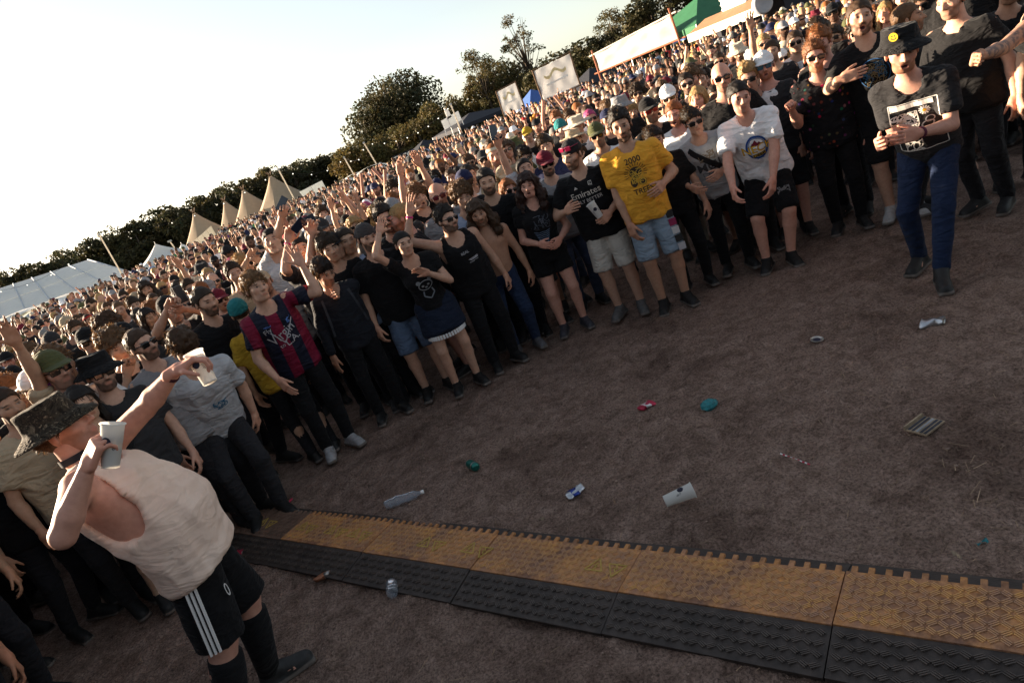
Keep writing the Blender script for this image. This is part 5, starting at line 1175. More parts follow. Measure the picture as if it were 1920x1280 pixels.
# ------------------------------------------------------------------ the people one can tell apart
PEOPLE = []                                                        # (x, y, head px, head py, head radius px, label key)
FAIR, TAN, PINK, BROWN = (.52, .31, .215), (.43, .245, .16), (.56, .30, .22), (.16, .085, .055)
def rz2(v, a): c, s = math.cos(a), math.sin(a); return np.array([v[0] * c - v[1] * s, v[0] * s + v[1] * c, v[2]])
def frame(spec, head, th):
    J = solve(**spec); a = math.radians(th); Tw = onz(head[0], head[1], J['H'][2]); Hw = rz2(J['H'], a); return V3(Tw[0] - Hw[0], Tw[1] - Hw[1], 0), a
def hero(label, head, S=1.78, th=180, key=None, hl=None, hr=None, el=None, er=None, pel=(0, 0), lean=(0, 0), drop=0, spec=None, look=None, group=None, Y=None, idirs=None, ibacks=None, h=.018, hh=.0069, hd=.0061, **kk):
    if Y is not None:                                               # stature (and a little knee bend) that puts the head there at depth Y
        lz = math.sqrt(max((.545 * S / 1.78) ** 2 - lean[0] ** 2 - lean[1] ** 2, .01)) - .545 * S / 1.78
        need = (at(head[0], head[1], Y)[2] + drop - lz) / 1.655 * 1.78; S = min(max(need, 1.60), 2.03); drop = drop + min(max(S - need, 0), .16)
    s = S / 1.78; sp = dict(S=S, **(spec or {})); P = V3(pel[0], pel[1], .945 * s - drop); sp['pelvis'] = P; sp['neck'] = P + V3(lean[0], lean[1], .545 * s)
    loc, a = frame(sp, head, th)
    def loc_of(q): w_ = at(q[0], q[1], loc[1] + q[2]); return rz2(w_ - loc, -a)
    if hl is not None: sp['hl'] = loc_of(hl) if len(hl) == 3 else hl[:3]
    if hr is not None: sp['hr'] = loc_of(hr) if len(hr) == 3 else hr[:3]
    J = solve(**sp)
    if el is not None: sp['el'] = loc_of(el) - J['shl']
    if er is not None: sp['er'] = loc_of(er) - J['shr']
    im = lambda q: None if q is None else rz2(_ri * q[0] + _up * q[1] - _F * q[2], -a)      # (right, up, towards the camera) as seen
    if idirs: kk['dirs'] = [im(q) for q in idirs]
    if ibacks: kk['backs'] = [im(q) for q in ibacks]
    K = kit(sp, h=h, hh=hh, hd=hd, seed=len(PEOPLE) * 3, **kk)
    root = spawn(K, loc, a, label, group, **(look or {}))
    hw = rz2(K['J']['H'], a) + loc; px, py, z = project(hw); PEOPLE.append((loc[0], loc[1], px, py, .15 * FPX / z, key, hw[2])); K['root'], K['loc'], K['a'] = root, loc, a
    return K
def wpt(K, nm): return rz2(K['J'][nm], K['a']) + K['loc']
BLACK, CHAR, WHITE, NAVY, DENIM = (.008, .008, .009), (.022, .022, .025), (.86, .86, .87), (.015, .02, .055), (.14, .2, .3)  # BLACK on front-row trousers also carries the dark of shaded legs
DB, BR, GI, BL = (.012, .009, .007), (.06, .032, .016), (.24, .085, .025), (.38, .24, .1)
def phone(label, c, d, up, mat='canvas_dark'):
    d = nrm(d); up = nrm(np.asarray(up) - d * (np.asarray(up) @ d)); M = np.stack([np.cross(up, d), up, d], 1); r = link('phone', None); r.matrix_basis = mat4(M, c); tag(r, label, 'phone', 'phones held up in the crowd')
    v, f = (lambda G: G.op(rbox((0, 0, 0), (.038, .078, .006), .005), .001).mesh())(SDF((-.04, -.08, -.008), (.04, .08, .008), .004)); link('case', mesh_data('case', v, f, None, [MAT['phone_black']]), r)
    for k in range(2): MB().lathe([(.001, 0), (.006, 0), (.006, .0025), (.001, .0025)], 10, None, (-.02 , .05 + k * .016, .0055)).build('lens', 'phone_glass', r, True)
    MB().box((0, 0, -.0064), (.034, .072, .0006)).build('screen', 'phone_glass', r)
def wristband(K, nm, col):
    w_, e = K['J']['wr' + nm], K['J']['eb' + nm]; d = nrm(w_ - e); o = MB().tube([w_ - d * .035, w_ - d * .018], .034 * K['J']['s'], 12).build('wristband', 'band', K['root'], True, col)
def strap(K, a, b, wd=.04, name='bag_strap', col=(.012, .012, .014)):
    J = K['J']; sv, sf = K['sv']; bv = BVHTree.FromPolygons([tuple(p) for p in sv], [tuple(f) for f in sf]); O = J['N'] - J['up'] * .2; m = MB(); pts = []
    for t in np.linspace(0, 1, 24):
        u, v = a[0] + (b[0] - a[0]) * t, a[1] + (b[1] - a[1]) * t; st = O - J['side'] * u + J['up'] * v + J['fwd'] * .5; h_, n_, i_, d_ = bv.ray_cast(Vector(st), Vector(-J['fwd']))
        if h_ is not None: pts.append(np.array(h_) + J['fwd'] * .004)
    dv = nrm((b[0] - a[0]) * -J['side'] + (b[1] - a[1]) * J['up']); sdv = np.cross(J['fwd'], dv) * wd / 2
    for p, q in zip(pts, pts[1:]): m.slab([p - sdv, q - sdv, q + sdv, p + sdv], .003)
    m.build(name, 'cloth', K['root'], False, col)

def build_heroes():
    plain('phone_black', (.015, .015, .018), .35, .5, .2); plain('phone_glass', (.01, .015, .03), .08, .6, .1)
    m, t, b = nt('print', .85, .15); oi = node(t, 'ShaderNodeObjectInfo'); t.links.new(mixc(t, 'MULTIPLY', .4, oi.outputs['Color'], ramp(t, tex(t, 60, 4), [(.3, (.6, .6, .6)), (.6, (1, 1, 1))])), b.inputs['Base Color']); MAT['print'] = m
    m, t, b = nt('band', .6, .2); oi = node(t, 'ShaderNodeObjectInfo'); t.links.new(oi.outputs['Color'], b.inputs['Base Color']); MAT['band'] = m
    m, t, b = nt('camo', .9, .1); f = tex(t, 9, 5, .6, dist=2.5); f2 = tex(t, 26, 3, .6, dist=3)
    c = ramp(t, f, [(.38, (.015, .012, .01)), (.46, (.05, .04, .028)), (.56, (.02, .016, .013)), (.66, (.12, .095, .065))]); c = mixc(t, 'MIX', ramp(t, f2, [(.60, (0, 0, 0)), (.64, (.8, .8, .8))]), c, (.2, .16, .11)); t.links.new(c, b.inputs['Base Color']); bump(t, b, f2, .3, .01); MAT['camo'] = m
    m, t, b = nt('floral', .9, .1); tc = node(t, 'ShaderNodeTexCoord'); vo = node(t, 'ShaderNodeTexVoronoi'); vo.inputs['Scale'].default_value = 16; t.links.new(tc.outputs['Object'], vo.inputs['Vector'])
    hs = node(t, 'ShaderNodeHueSaturation'); t.links.new(vo.outputs['Color'], hs.inputs['Color']); hs.inputs['Value'].default_value = .35; c = mixc(t, 'MIX', ramp(t, vo.outputs['Distance'], [(.16, (1, 1, 1)), (.26, (0, 0, 0))]), (.012, .012, .014), mixc(t, 'MULTIPLY', 1, hs.outputs[0], (.9, .3, .4))); t.links.new(c, b.inputs['Base Color']); cloth_folds(t, b); MAT['floral'] = m
    m, t, b = nt('striped_kit', .75, .25); tc = node(t, 'ShaderNodeTexCoord'); sx = node(t, 'ShaderNodeSeparateXYZ'); t.links.new(tc.outputs['Object'], sx.inputs[0]); mm = node(t, 'ShaderNodeMath', operation='MULTIPLY'); mm.inputs[1].default_value = 5.2; t.links.new(sx.outputs[0], mm.inputs[0]); fr = node(t, 'ShaderNodeMath', operation='FRACT'); t.links.new(mm.outputs[0], fr.inputs[0])
    c = ramp(t, fr.outputs[0], [(.0, (.17, .006, .028)), (.48, (.14, .006, .025)), (.5, (.007, .009, .024)), (.98, (.007, .009, .02))]); t.links.new(c, b.inputs['Base Color']); cloth_folds(t, b); MAT['striped_kit'] = m
    m, t, b = nt('tank_cloth', .9, .12); f = tex(t, 5, 5, .6); t.links.new(ramp(t, f, [(.3, (.68, .50, .40)), (.55, (.77, .59, .48)), (.75, (.81, .66, .56))]), b.inputs['Base Color']); cloth_folds(t, b, .24, .03); MAT['tank_cloth'] = m

    # man in the cream vest, nearest, turned to the right with a cup in each hand
    K = hero('man in cream vest and dark patterned bucket hat holding up two white cups', (118, 806), 1.83, -78, 'the cream vest man', hr=(163, 878, -.42), er=(120, 1000, -.5), hl=(331, 692, .12), el=(262, 800, .3), pel=(0, .16), lean=(0, -.17), h=.012, hh=.0065, hd=.0044, spec=dict(head=(-8, 14, 0), w=1.28, fat=.065, fl=(-.14, .16, 0), fr=(.14, .02, 0)), skin=PINK, face=dict(hair=BR, beard=.5),
             top='tank', bottom='shorts', loose=1.0, armhole=1, hem=-.24, poses=('grip', 'grip'), idirs=((.8, .6, -.1), (.42, .9, .1)), ibacks=((-.45, .75, .35), (-.6, .1, .8)), look=dict(shirtmat=MAT['tank_cloth'], bottom=BLACK, hair='short', haircol=BR, hat='bucket', hatmat=MAT['camo'], hattilt=-6, shoes=(.03, .03, .03)))
    J = K['J']; r = K['root']
    m = MB(); nk = J['N'] + J['up'] * .02; hd_ = J['H'] + J['Rh'] @ V3(0, -.03, -.07); dv = nrm(hd_ - nk); m.tube([nk + dv * .015, nk + dv * .045], .072, 20, False); m.build('neck_cord', 'canvas_dark', r, True)
    for nm in 'r':                                                  # side stripes and badge of the shorts
        hp, kn = J['hip' + nm], J['kn' + nm]; out = nrm(np.cross(kn - hp, V3(0, 1, 0))) ; out = out if out[0] > 0 else -out
        for k in (-1, 0, 1): MB().slab([hp + out * .132 + V3(0, k * .02 - .005, -.06), hp + out * .132 + V3(0, k * .02 + .005, -.06), kn + out * .121 + V3(0, k * .02 + .005, .02), kn + out * .121 + V3(0, k * .02 - .005, .02)], .012).build('stripe', 'white_paint', r)
        c = hp + (kn - hp) * .45 + V3(.055, .120, 0); b_ = MB()
        for k in range(12): a0, a1 = 2 * math.pi * k / 12, 2 * math.pi * (k + 1) / 12; b_.slab([c + V3(math.cos(a0) * .024, 0, math.sin(a0) * .03), c + V3(math.cos(a1) * .024, 0, math.sin(a1) * .03), c + V3(math.cos(a1) * .019, 0, math.sin(a1) * .025), c + V3(math.cos(a0) * .019, 0, math.sin(a0) * .025)], .002)
        b_.build('badge', 'white_paint', r)
    for nm in 'lr':                                                 # long black socks, added to darken the lower legs as shade would
        kn, an = J['kn' + nm], J['an' + nm]; tm = (.55 + .45 * J['w']) * J['s']; MB().tube([kn - (kn - an) * .16, kn - (kn - an) * .22, kn - (kn - an) * .35, kn - (kn - an) * .6, an], [.067 * tm, .069 * tm, .070 * tm, .06 * tm, .048 * tm], 16).build('sock', 'cloth', r, True, (.01, .01, .011))
    wristband(K, 'l', (.05, .012, .02))
    def cup_in(K, nm, label, up, off, fill, roll=0, h=.165):
        Wr, E = wpt(K, 'wr' + nm), wpt(K, 'eb' + nm); up = nrm(up); x = nrm(np.cross(V3(0, 1, 0), up)); y = np.cross(up, x); M = np.stack([x, y, up], 1) @ rotm('Z', roll)
        make_cup(label, Wr + np.asarray(off) - up * h * .5, M, fill, True, None, h)
    im = lambda q: nrm(_ri * q[0] + _up * q[1] - _F * q[2])
    cup_in(K, 'r', 'white reusable cup held close by the cream vest man', im((.06, 1, 0)), im((.42, .9, .1)) * .095 - im((-.6, .1, .8)) * .052, .45, -8)
    cup_in(K, 'l', 'white cup at the end of the cream vest man\'s outstretched arm', im((-.5, .87, .0)), im((.8, .6, -.1)) * .10 - im((-.45, .75, .35)) * .055, None, 0, .155)

    K = hero('person in pale grey T-shirt bending down with brown hair over the face', (345, 650), Y=5.0, S=1.74, th=205, key='the bending grey T-shirt person', drop=.05, lean=(-.05, .30), pel=(0, -.15), spec=dict(head=(10, -50, 0)), skin=FAIR, face=dict(hair=BR), h=.017, bottom='jeans', look=dict(shirt=(.42, .43, .45), bottom=CHAR, hair='messy', haircol=BR))
    wrap_print(K, K['root'], [(moved(scribble(3, .05, .03, 14, .006), .06, -.1), (.02, .12, .22), 0)])
    K = hero('young man in red and navy football shirt with tousled brown hair, one arm raised', (480, 540), Y=5.65, S=1.78, th=205, key='the red football shirt man', hl=(566, 497, -.05), el=(570, 575, -.1), hr=(522, 712, -.35), lean=(.04, .12), spec=dict(head=(18, 4, -6)), skin=FAIR, face=dict(hair=BR, mouth=.0), poses=('open', 'flat'), bottom='jeans', look=dict(shirtmat=MAT['striped_kit'], bottom=BLACK, hair='messy', haircol=(.16, .085, .035), shoes=(.35, .35, .36)))
    G_ = (.42, .41, .43)
    wrap_print(K, K['root'], [(T('Fly', .06, -.10, .035, 12), G_, 0), (T('Virgin', .125, .0, -.055, 18, 0, .8), G_, 0), (shape_line([(-.09, .03), (-.02, -.1), (.12, .07)], .009), G_, 0), (T('to', .05, -.05, -.13, 12), G_, 0), (T('L.A.', .085, .05, -.125, 12), G_, 0), (moved(scribble(2, .02, .02, 6, .006), .09, .07), (.1, .2, .5), 0), (moved(scribble(72, .03, .006, 7, .004), -.09, .09), (.08, .15, .4), 0)], .21)
    K = hero('person in dark jacket holding a hand to the face, pink wrist tag', (607, 512), Y=6.0, S=1.70, th=195, key='the dark jacket person', hl=(628, 556, -.2), lean=(.02, .12), spec=dict(head=(25, -18, 0)), skin=TAN, face=dict(hair=DB, beard=.4), top='long', poses=('relax', 'flat'), bottom='jeans', look=dict(shirt=(.016, .018, .024), bottom=BLACK, hair='messy', haircol=DB))
    wristband(K, 'l', (.5, .03, .15)); strap(K, (-.12, .16), (-.16, -.2), .03, 'backpack_strap', (.05, .055, .065)); strap(K, (.12, .16), (.16, -.2), .03, 'backpack_strap', (.05, .055, .065))
    K = hero('person with both bare arms high filming on a phone, behind the football shirt man', (566, 470), Y=6.6, S=1.74, th=190, key='the filming person', hr=(541, 452, -.25), hl=(585, 440, -.25), er=(548, 520, -.1), el=(600, 500, -.1), spec=dict(head=(5, 12, 0)), skin=FAIR, face=dict(hair=DB), poses=('grip', 'grip'), bottom='jeans', look=dict(shirt=CHAR, bottom=BLACK, hair='short', haircol=DB))
    wristband(K, 'r', (.5, .03, .15)); phone('black phone held sideways in two hands above the football shirt man', at(560, 422, K['loc'][1] - .3), V3(0, .95, .1), V3(.75, 0, .4))
    K = hero('bearded man in plain black T-shirt and cap with light denim shorts', (688, 446), Y=6.2, S=1.80, th=190, key='the bearded black T-shirt man', lean=(.03, .05), spec=dict(head=(15, -4, -4), w=1.1, fat=.03), skin=FAIR, face=dict(hair=(.03, .02, .012), beard=.95), look=dict(shirt=BLACK, bottom=(.09, .13, .2), hair='short', haircol=DB, hat='cap_back', hatcol=(.05, .045, .045)))
    K = hero('woman in black top with pale bear print and denim skirt, arm raised', (757, 457), Y=5.95, S=1.66, th=190, key='the bear print woman', hr=(711, 436, -.12), er=(728, 500, -.2), hl=(803, 512, -.25), lean=(.04, .1), spec=dict(female=True, head=(10, 0, -5)), skin=FAIR, face=dict(hair=DB), top='fit', bottom='skirt', poses=('flat', 'open'), look=dict(shirt=BLACK, bottom=(.012, .018, .035), hair='tied', haircol=DB))
    wrap_print(K, K['root'], [(shape_ring(.068, .05, .14), (.3, .32, .34), 0), (moved(shape_disc(.012, .01), -.026, .0), (.3, .32, .34), 1), (moved(shape_disc(.012, .01), .026, .0), (.3, .32, .34), 1), (moved(shape_disc(.012, .008), 0, -.02), (.3, .32, .34), 1), (moved(shape_disc(.02, .018), -.055, .045), (.22, .24, .26), 0), (moved(shape_disc(.02, .018), .055, .045), (.22, .24, .26), 0), (shape_line([(-.04, -.055), (-.05, -.1), (0, -.14), (.05, -.1), (.04, -.055)], .012), (.2, .22, .25), 0)], .24)
    hem = K['J']; mm = (hem['hipl'] + hem['hipr']) / 2; e = mm + ((hem['knl'] + hem['knr']) / 2 - mm) * .58; fr_ = MB()
    for k in range(40): a = 2 * math.pi * k / 40; fr_.box(e + V3(math.cos(a) * .176, math.sin(a) * .176, -.012), (.009, .009, .018))
    fr_.build('frayed_hem', 'white_paint', K['root'])
    K = hero('man in black vest and dark sunglasses, arm raised, pink wristband', (838, 412), Y=6.1, S=1.77, th=195, key='the black vest man', hr=(768, 402, -.1), er=(792, 480, -.15), lean=(.05, .13), spec=dict(head=(22, 0, -4), w=1.08), skin=FAIR, face=dict(hair=DB, beard=.9), top='tank', poses=('relax', 'open'), bottom='jeans', look=dict(shirt=BLACK, bottom=BLACK, hair='quiff', haircol=DB, glasses=True))
    wristband(K, 'r', (.55, .03, .2)); wrap_print(K, K['root'], [(T('REAL', .034, .0, .04), (.5, .5, .52), 0), (moved(scribble(70, .05, .008, 16, .004), .05, -.03), (.45, .45, .48), 0), (moved(scribble(71, .045, .003, 7, .003), .05, -.055), (.4, .4, .42), 0)], .2)
    K = hero('shirtless bearded man with long hair tied back and blue jeans', (897, 400), Y=6.3, S=1.76, th=180, key='the shirtless man', lean=(-.02, .12), spec=dict(head=(-5, -8, 3), w=1.06, fat=.02), skin=TAN, face=dict(hair=BR, beard=.9), top=None, bottom='jeans', look=dict(bottom=(.018, .03, .065), hair='wavy', haircol=BR, shoes=(.1, .1, .11)))
    K = hero('ginger woman in sunglasses with a hand at her mouth', (955, 357), Y=6.8, S=1.66, th=185, key='the ginger woman', hr=(953, 398, -.18), lean=(-.03, .06), spec=dict(female=True, head=(10, 0, -6)), skin=PINK, face=dict(hair=GI), top='tank', poses=('relax', 'fist'), look=dict(shirt=BLACK, bottom=CHAR, hair='long', haircol=GI, glasses=True))
    K = hero('smiling woman with long dark wavy hair and black top with rib print', (990, 348), Y=6.4, S=1.68, th=175, key='the smiling dark haired woman', hr=(1012, 458, -.25), hl=(1050, 448, -.25), lean=(-.03, .06), spec=dict(female=True, head=(-10, 0, -5), w=1.08), skin=PINK, face=dict(hair=DB, mouth=.35), top='fit', bottom='short_shorts', look=dict(shirt=BLACK, bottom=BLACK, hair='wavy', haircol=(.03, .012, .008), shoes=(.04, .04, .05)))
    its = []
    for k in range(7): its.append((shape_line([(-.075 + .006 * k, -.02 - .018 * k), (-.03, -.035 - .018 * k), (0, -.03 - .018 * k), (.03, -.035 - .018 * k), (.075 - .006 * k, -.02 - .018 * k)], .006), (.16, .22, .32), 0))
    wrap_print(K, K['root'], its + [(moved(scribble(8, .09, .06, 20, .003), 0, .06), (.12, .13, .16), 0)], .26)
    K = hero('bearded man in black football shirt and cream shorts holding a cup', (1073, 290), Y=6.25, S=1.78, th=158, key='the black football shirt man', hr=(1062, 396, -.2), hl=(1143, 398, -.25), lean=(.03, .07), spec=dict(head=(-25, -4, -4), w=1.1, fat=.02), skin=FAIR, face=dict(hair=(.07, .035, .018), beard=.9), poses=('grip', 'relax'), look=dict(shirt=BLACK, bottom=(.5, .46, .40), hair='short', haircol=BR, hat='cap_back', hatcol=(.02, .02, .022), shoes=(.1, .1, .1)))
    wrap_print(K, K['root'], [(T('Emirates', .082, 0, -.01), (.62, .56, .5), 0), (T('FLY BETTER', .045, .02, -.065), (.5, .45, .42), 0), (moved(shape_poly([(-.018, 0), (.018, 0), (0, .024)]), -.07, .075), (.5, .46, .42), 0), (moved(scribble(4, .015, .02, 5, .004), .07, .085), (.5, .46, .42), 0)], .19)
    D_ = at(1116, 394, K['loc'][1] - .34); cup_in(K, 'l', 'plastic cup held by the man in black football shirt', (-.3, 0, .95), D_ - wpt(K, 'wrl'), .5, 0, .15); link('sunglasses', GLASSES, K['root'], mw=K['M'] @ Matrix.Translation((0, -.012, .075)), color=(.2, .01, .04))
    K = hero('man in bright yellow T-shirt and patched denim shorts, dark beard', (1164, 236), Y=6.0, S=1.82, th=170, key='the yellow T-shirt man', hr=(1181, 424, -.08), hl=(1243, 345, -.22), spec=dict(head=(-8, -6, 2)), skin=TAN, face=dict(hair=DB, beard=.85), poses=('relax', 'relax'), loose=1.15, look=dict(shirt=(.72, .34, .035), bottom=(.22, .28, .34), hair='quiff', haircol=DB))
    its = [(T('2000', .07, -.005, .055, 0, .012), (.05, .035, .025), 0), (T('TREES', .065, .015, -.215, 0, .012), (.05, .035, .025), 0), (moved(shape_disc(.055, .05), -.01, -.03), (.05, .035, .025), 0), (moved(shape_disc(.035, .03), .03, -.12), (.05, .035, .025), 0), (moved(shape_ring(.03, .028, .3), .03, -.12), (.6, .36, .05), 1), (moved(shape_disc(.03, .04), -.045, -.11), (.05, .035, .025), 0), (moved(scribble(11, .06, .06, 26, .005), 0, -.06), (.6, .36, .05), 1)]
    for k in range(16): a = -.4 + k * .255; its.append((shape_line([(-.01 + math.cos(a) * .065, -.035 + math.sin(a) * .06), (-.01 + math.cos(a) * .1, -.035 + math.sin(a) * .09)], .005), (.05, .035, .025), 0))
    wrap_print(K, K['root'], its, .19)
    hp, kn = K['J']['hipl'], K['J']['knl']
    for k, cc in enumerate(((.03, .03, .03), (.25, .03, .08), (.5, .5, .5), (.03, .03, .03), (.4, .4, .42))):
        c = hp + (kn - hp) * (.2 + .17 * k) + V3(-.055 - .012, .085, 0); MB().slab([c + V3(-.032, 0, -.032), c + V3(.032, .012, -.032), c + V3(.032, .012, .032), c + V3(-.032, 0, .032)], .006).build('patch', 'print', K['root'], False, cc)
    K = hero('young man with dark fringe peering past the yellow T-shirt man', (1229, 262), Y=6.3, S=1.66, th=165, key='the dark fringe man', spec=dict(head=(0, -5, 3)), skin=FAIR, face=dict(hair=DB, mouth=.3), bottom='jeans', look=dict(shirt=BLACK, bottom=BLACK, hair='side', haircol=DB))
    K = hero('young man in pale grey printed T-shirt with black bag strap, sunglasses', (1300, 228), Y=6.2, S=1.72, th=163, key='the bag strap man', hr=(1296, 352, -.2), hl=(1352, 322, -.25), lean=(.05, .13), spec=dict(head=(8, -6, 4)), skin=FAIR, face=dict(hair=DB), bottom='jeans', look=dict(shirt=(.36, .37, .38), bottom=BLACK, hair='side', haircol=DB, glasses=True))
    wrap_print(K, K['root'], [(T('M\u00d8L', .12, .01, -.1, 0, .01), (.05, .05, .055), 0), (moved(scribble(15, .07, .04, 22, .006), 0, .04), (.2, .15, .1), 0), (moved(scribble(16, .08, .03, 12, .004), 0, -.14), (.05, .05, .06), 0)], .2); strap(K, (-.13, .15), (.2, -.22), .05)
    K = hero('grinning man in white T-shirt with round blue and yellow print, leaning forward', (1386, 182), Y=5.95, S=1.80, th=157, key='the white printed T-shirt man', drop=.06, pel=(-.08, -.16), lean=(.06, .22), hr=(1375, 362, -.3), hl=(1450, 350, -.28), el=(1540, 270, -.1), spec=dict(head=(12, -10, -4), w=1.06), skin=PINK, face=dict(hair=DB), loose=1.3, hem=-.26, look=dict(shirt=WHITE, bottom=BLACK, hair='short', haircol=DB))
    wrap_print(K, K['root'], [(shape_ring(.092, .112, .17, 48), (.02, .07, .26), 0), (moved(shape_ring(.072, .09, .05, 40), 0, 0), (.02, .07, .26), 0), (moved(shape_poly([(-.05, .02), (-.03, .05), (-.015, .045), (0, .075), (.015, .045), (.03, .05), (.05, .02)]), 0, .0), (.16, .015, .03), 0), (T('NECK', .10, 0, -.04, 0, .02, 1.0), (.05, .03, .02), 1), (T('NECK', .10, 0, -.04, 0, .0, 1.0), (.75, .45, .03), 3), (shape_poly([(-.055, -.085), (.055, -.08), (.055, -.05), (-.055, -.055)]), (.5, .32, .03), 2), (T('DEEP', .045, 0, -.083, 0, .02), (.03, .02, .02), 4), (T('2012', .03, 0, -.112), (.03, .1, .3), 0), (moved(scribble(21, .03, .004, 5, .003), 0, .113), (.5, .5, .55), 2), (moved(scribble(22, .03, .004, 5, .003), 0, -.115), (.5, .5, .55), 2)], .24)
    hp, kn = K['J']['hipl'], K['J']['knl']; c = hp + (kn - hp) * .55 + V3(0, .1, 0)
    g = moved(scribble(30, .05, .05, 26, .006), 0, 0); mb = MB(); [mb.slab([c + V3(g[0][i][0], .008, g[0][i][1]) for i in t], .003) for t in g[1]]; mb.build('shorts_print', 'ash_grey', K['root'])
    K = hero('ginger bearded man in dark floral shirt and sunglasses with raised fist', (1527, 108), Y=6.1, S=1.78, th=152, key='the floral shirt man', hr=(1484, 205, -.22), er=(1500, 290, -.1), lean=(.0, .1), spec=dict(head=(8, 0, -6), w=1.1), skin=PINK, face=dict(hair=GI, beard=.85), poses=('relax', 'fist'), bottom='jeans', look=dict(shirtmat=MAT['floral'], bottom=BLACK, hair='quiff', haircol=(.2, .08, .03), glasses=True))
    K = hero('tall bearded man singing in black T-shirt, forearm across a blue ring print', (1612, 34), Y=5.9, S=1.93, th=148, key='the tall singing man', hr=(1578, 148, -.35), er=(1530, 215, -.12), lean=(.05, .12), spec=dict(head=(10, 4, -8), w=1.1), skin=FAIR, face=dict(hair=(.05, .025, .012), beard=.95, mouth=.9), poses=('relax', 'relax'), dirs=(None, (-1, .1, .0)), look=dict(shirt=BLACK, bottom=BLACK, hair='short', haircol=BR, shoes=(.4, .4, .4)))
    wristband(K, 'r', (.6, .25, .3)); wrap_print(K, K['root'], [(shape_ring(.12, .125, .05, 40), (.03, .1, .24), 0), (moved(scribble(40, .08, .09, 60, .004), 0, 0), (.22, .16, .08), 0), (moved(scribble(41, .09, .09, 30, .004), 0, 0), (.03, .12, .22), 1)], .23)
    K = hero('man in black bucket hat with yellow smiley badge, black T-shirt with white poster print, jeans', (1690, 96), Y=4.55, S=1.84, th=136, key='the bucket hat man', drop=.05, pel=(-.05, -.2), lean=(.0, .30), hr=(1655, 268, -.15), er=(1690, 250, .1), hl=(1722, 250, -.3), el=(1830, 200, -.2), loose=.75, spec=dict(w=.94, head=(16, -8, -4), fl=(-.05, .2, 0), fr=(.14, -.2, 0)), skin=PINK, face=dict(hair=(.18, .08, .03), beard=.8, mouth=.4), bottom='jeans', poses=('relax', 'relax'), look=dict(shirt=(.02, .02, .022), bottom=(.012, .022, .055), hair='short', haircol=BR, hat='bucket', hatcol=(.012, .012, .013), hattilt=5, shoes=(.02, .02, .02)))
    wristband(K, 'l', (.1, .02, .04)); wristband(K, 'r', (.02, .02, .02)); Wc = (.68, .66, .62)
    its = [(shape_line([(-.11, .06), (.11, .06), (.11, -.25), (-.11, -.25), (-.11, .06)], .004), Wc, 0), (shape_poly([(-.105, .03), (.09, .03), (.09, .055), (-.105, .055)]), Wc, 0), (moved(scribble(50, .06, .045, 46, .005), -.05, -.04), Wc, 0), (moved(scribble(51, .04, .1, 60, .005), -.04, -.15), Wc, 0), (moved(shape_ring(.022, .02, .25), .06, -.06), (.3, .32, .36), 0), (moved(shape_ring(.03, .026, .25), .045, -.09), (.3, .32, .36), 0), (moved(shape_disc(.009, .009), .045, .0), (.7, .4, .03), 2)]
    for k in range(12): a = k * .5236; its.append((shape_line([(.045 + math.cos(a) * .009, math.sin(a) * .009), (.045 + math.cos(a) * .026, math.sin(a) * .026)], .007), Wc, 1))
    its = [(moved(g, 0, .02, 0, 1.3), c, l) for g, c, l in its]
    wrap_print(K, K['root'], its, .2)
    Mh = K['M']; sm = MB().lathe([(.001, .003), (.024, .003), (.024, -.002), (.001, -.002)], 18, np.stack([V3(1, 0, 0), V3(0, 0, 1), V3(0, -1, 0)], 1) @ np.eye(3), (0, 0, 0)); 
    o = sm.build('smiley_badge', 'print', K['root'], False, (.7, .45, .03)); o.matrix_basis = Mh @ Matrix.Rotation(math.radians(5), 4, 'X') @ Matrix.Translation((.045, .094, .1)) @ Matrix.Rotation(math.radians(-25), 4, 'Z') @ Matrix.Rotation(math.radians(180), 4, 'Z') @ Matrix.Rotation(math.radians(6), 4, 'X')
    fc = MB()
    for sx in (-1, 1): fc.box((sx * .007, -.0035, .006), (.0022, .0008, .004))
    for k in range(6): a = math.radians(205 + k * 26); fc.box((math.cos(a) * .013, -.0035, math.sin(a) * .013), (.003, .0008, .002))
    fc.build('smile', 'ink', o)
    K = hero('big man in plain black T-shirt standing behind the bucket hat man, head out of frame', (1788, -62), Y=5.4, S=2.0, th=145, key='the big black T-shirt man', spec=dict(w=1.3, fat=.06), skin=FAIR, face=dict(hair=DB, beard=.9), bottom='jeans', look=dict(shirt=BLACK, bottom=BLACK, hair='short', haircol=DB))
    wrap_print(K, K['root'], [(moved(scribble(60, .05, .04, 10, .004), 0, 0), (.35, .35, .37), 0)], .16)
    K = hero('tattooed shirtless man at the right edge with clenched fist raised', (1990, -45), Y=4.3, S=1.86, th=150, key='the tattooed man', hr=(1795, 132, -.25), er=(1850, 220, -.1), hl=(1925, 130, -.4), spec=dict(w=1.12), skin=TAN, face=dict(hair=DB, beard=.9), top=None, bottom='shorts', tattoo=.75, poses=('fist', 'fist'), look=dict(bottom=BLACK, hair='short', haircol=DB, shoes=(.02, .02, .02)))
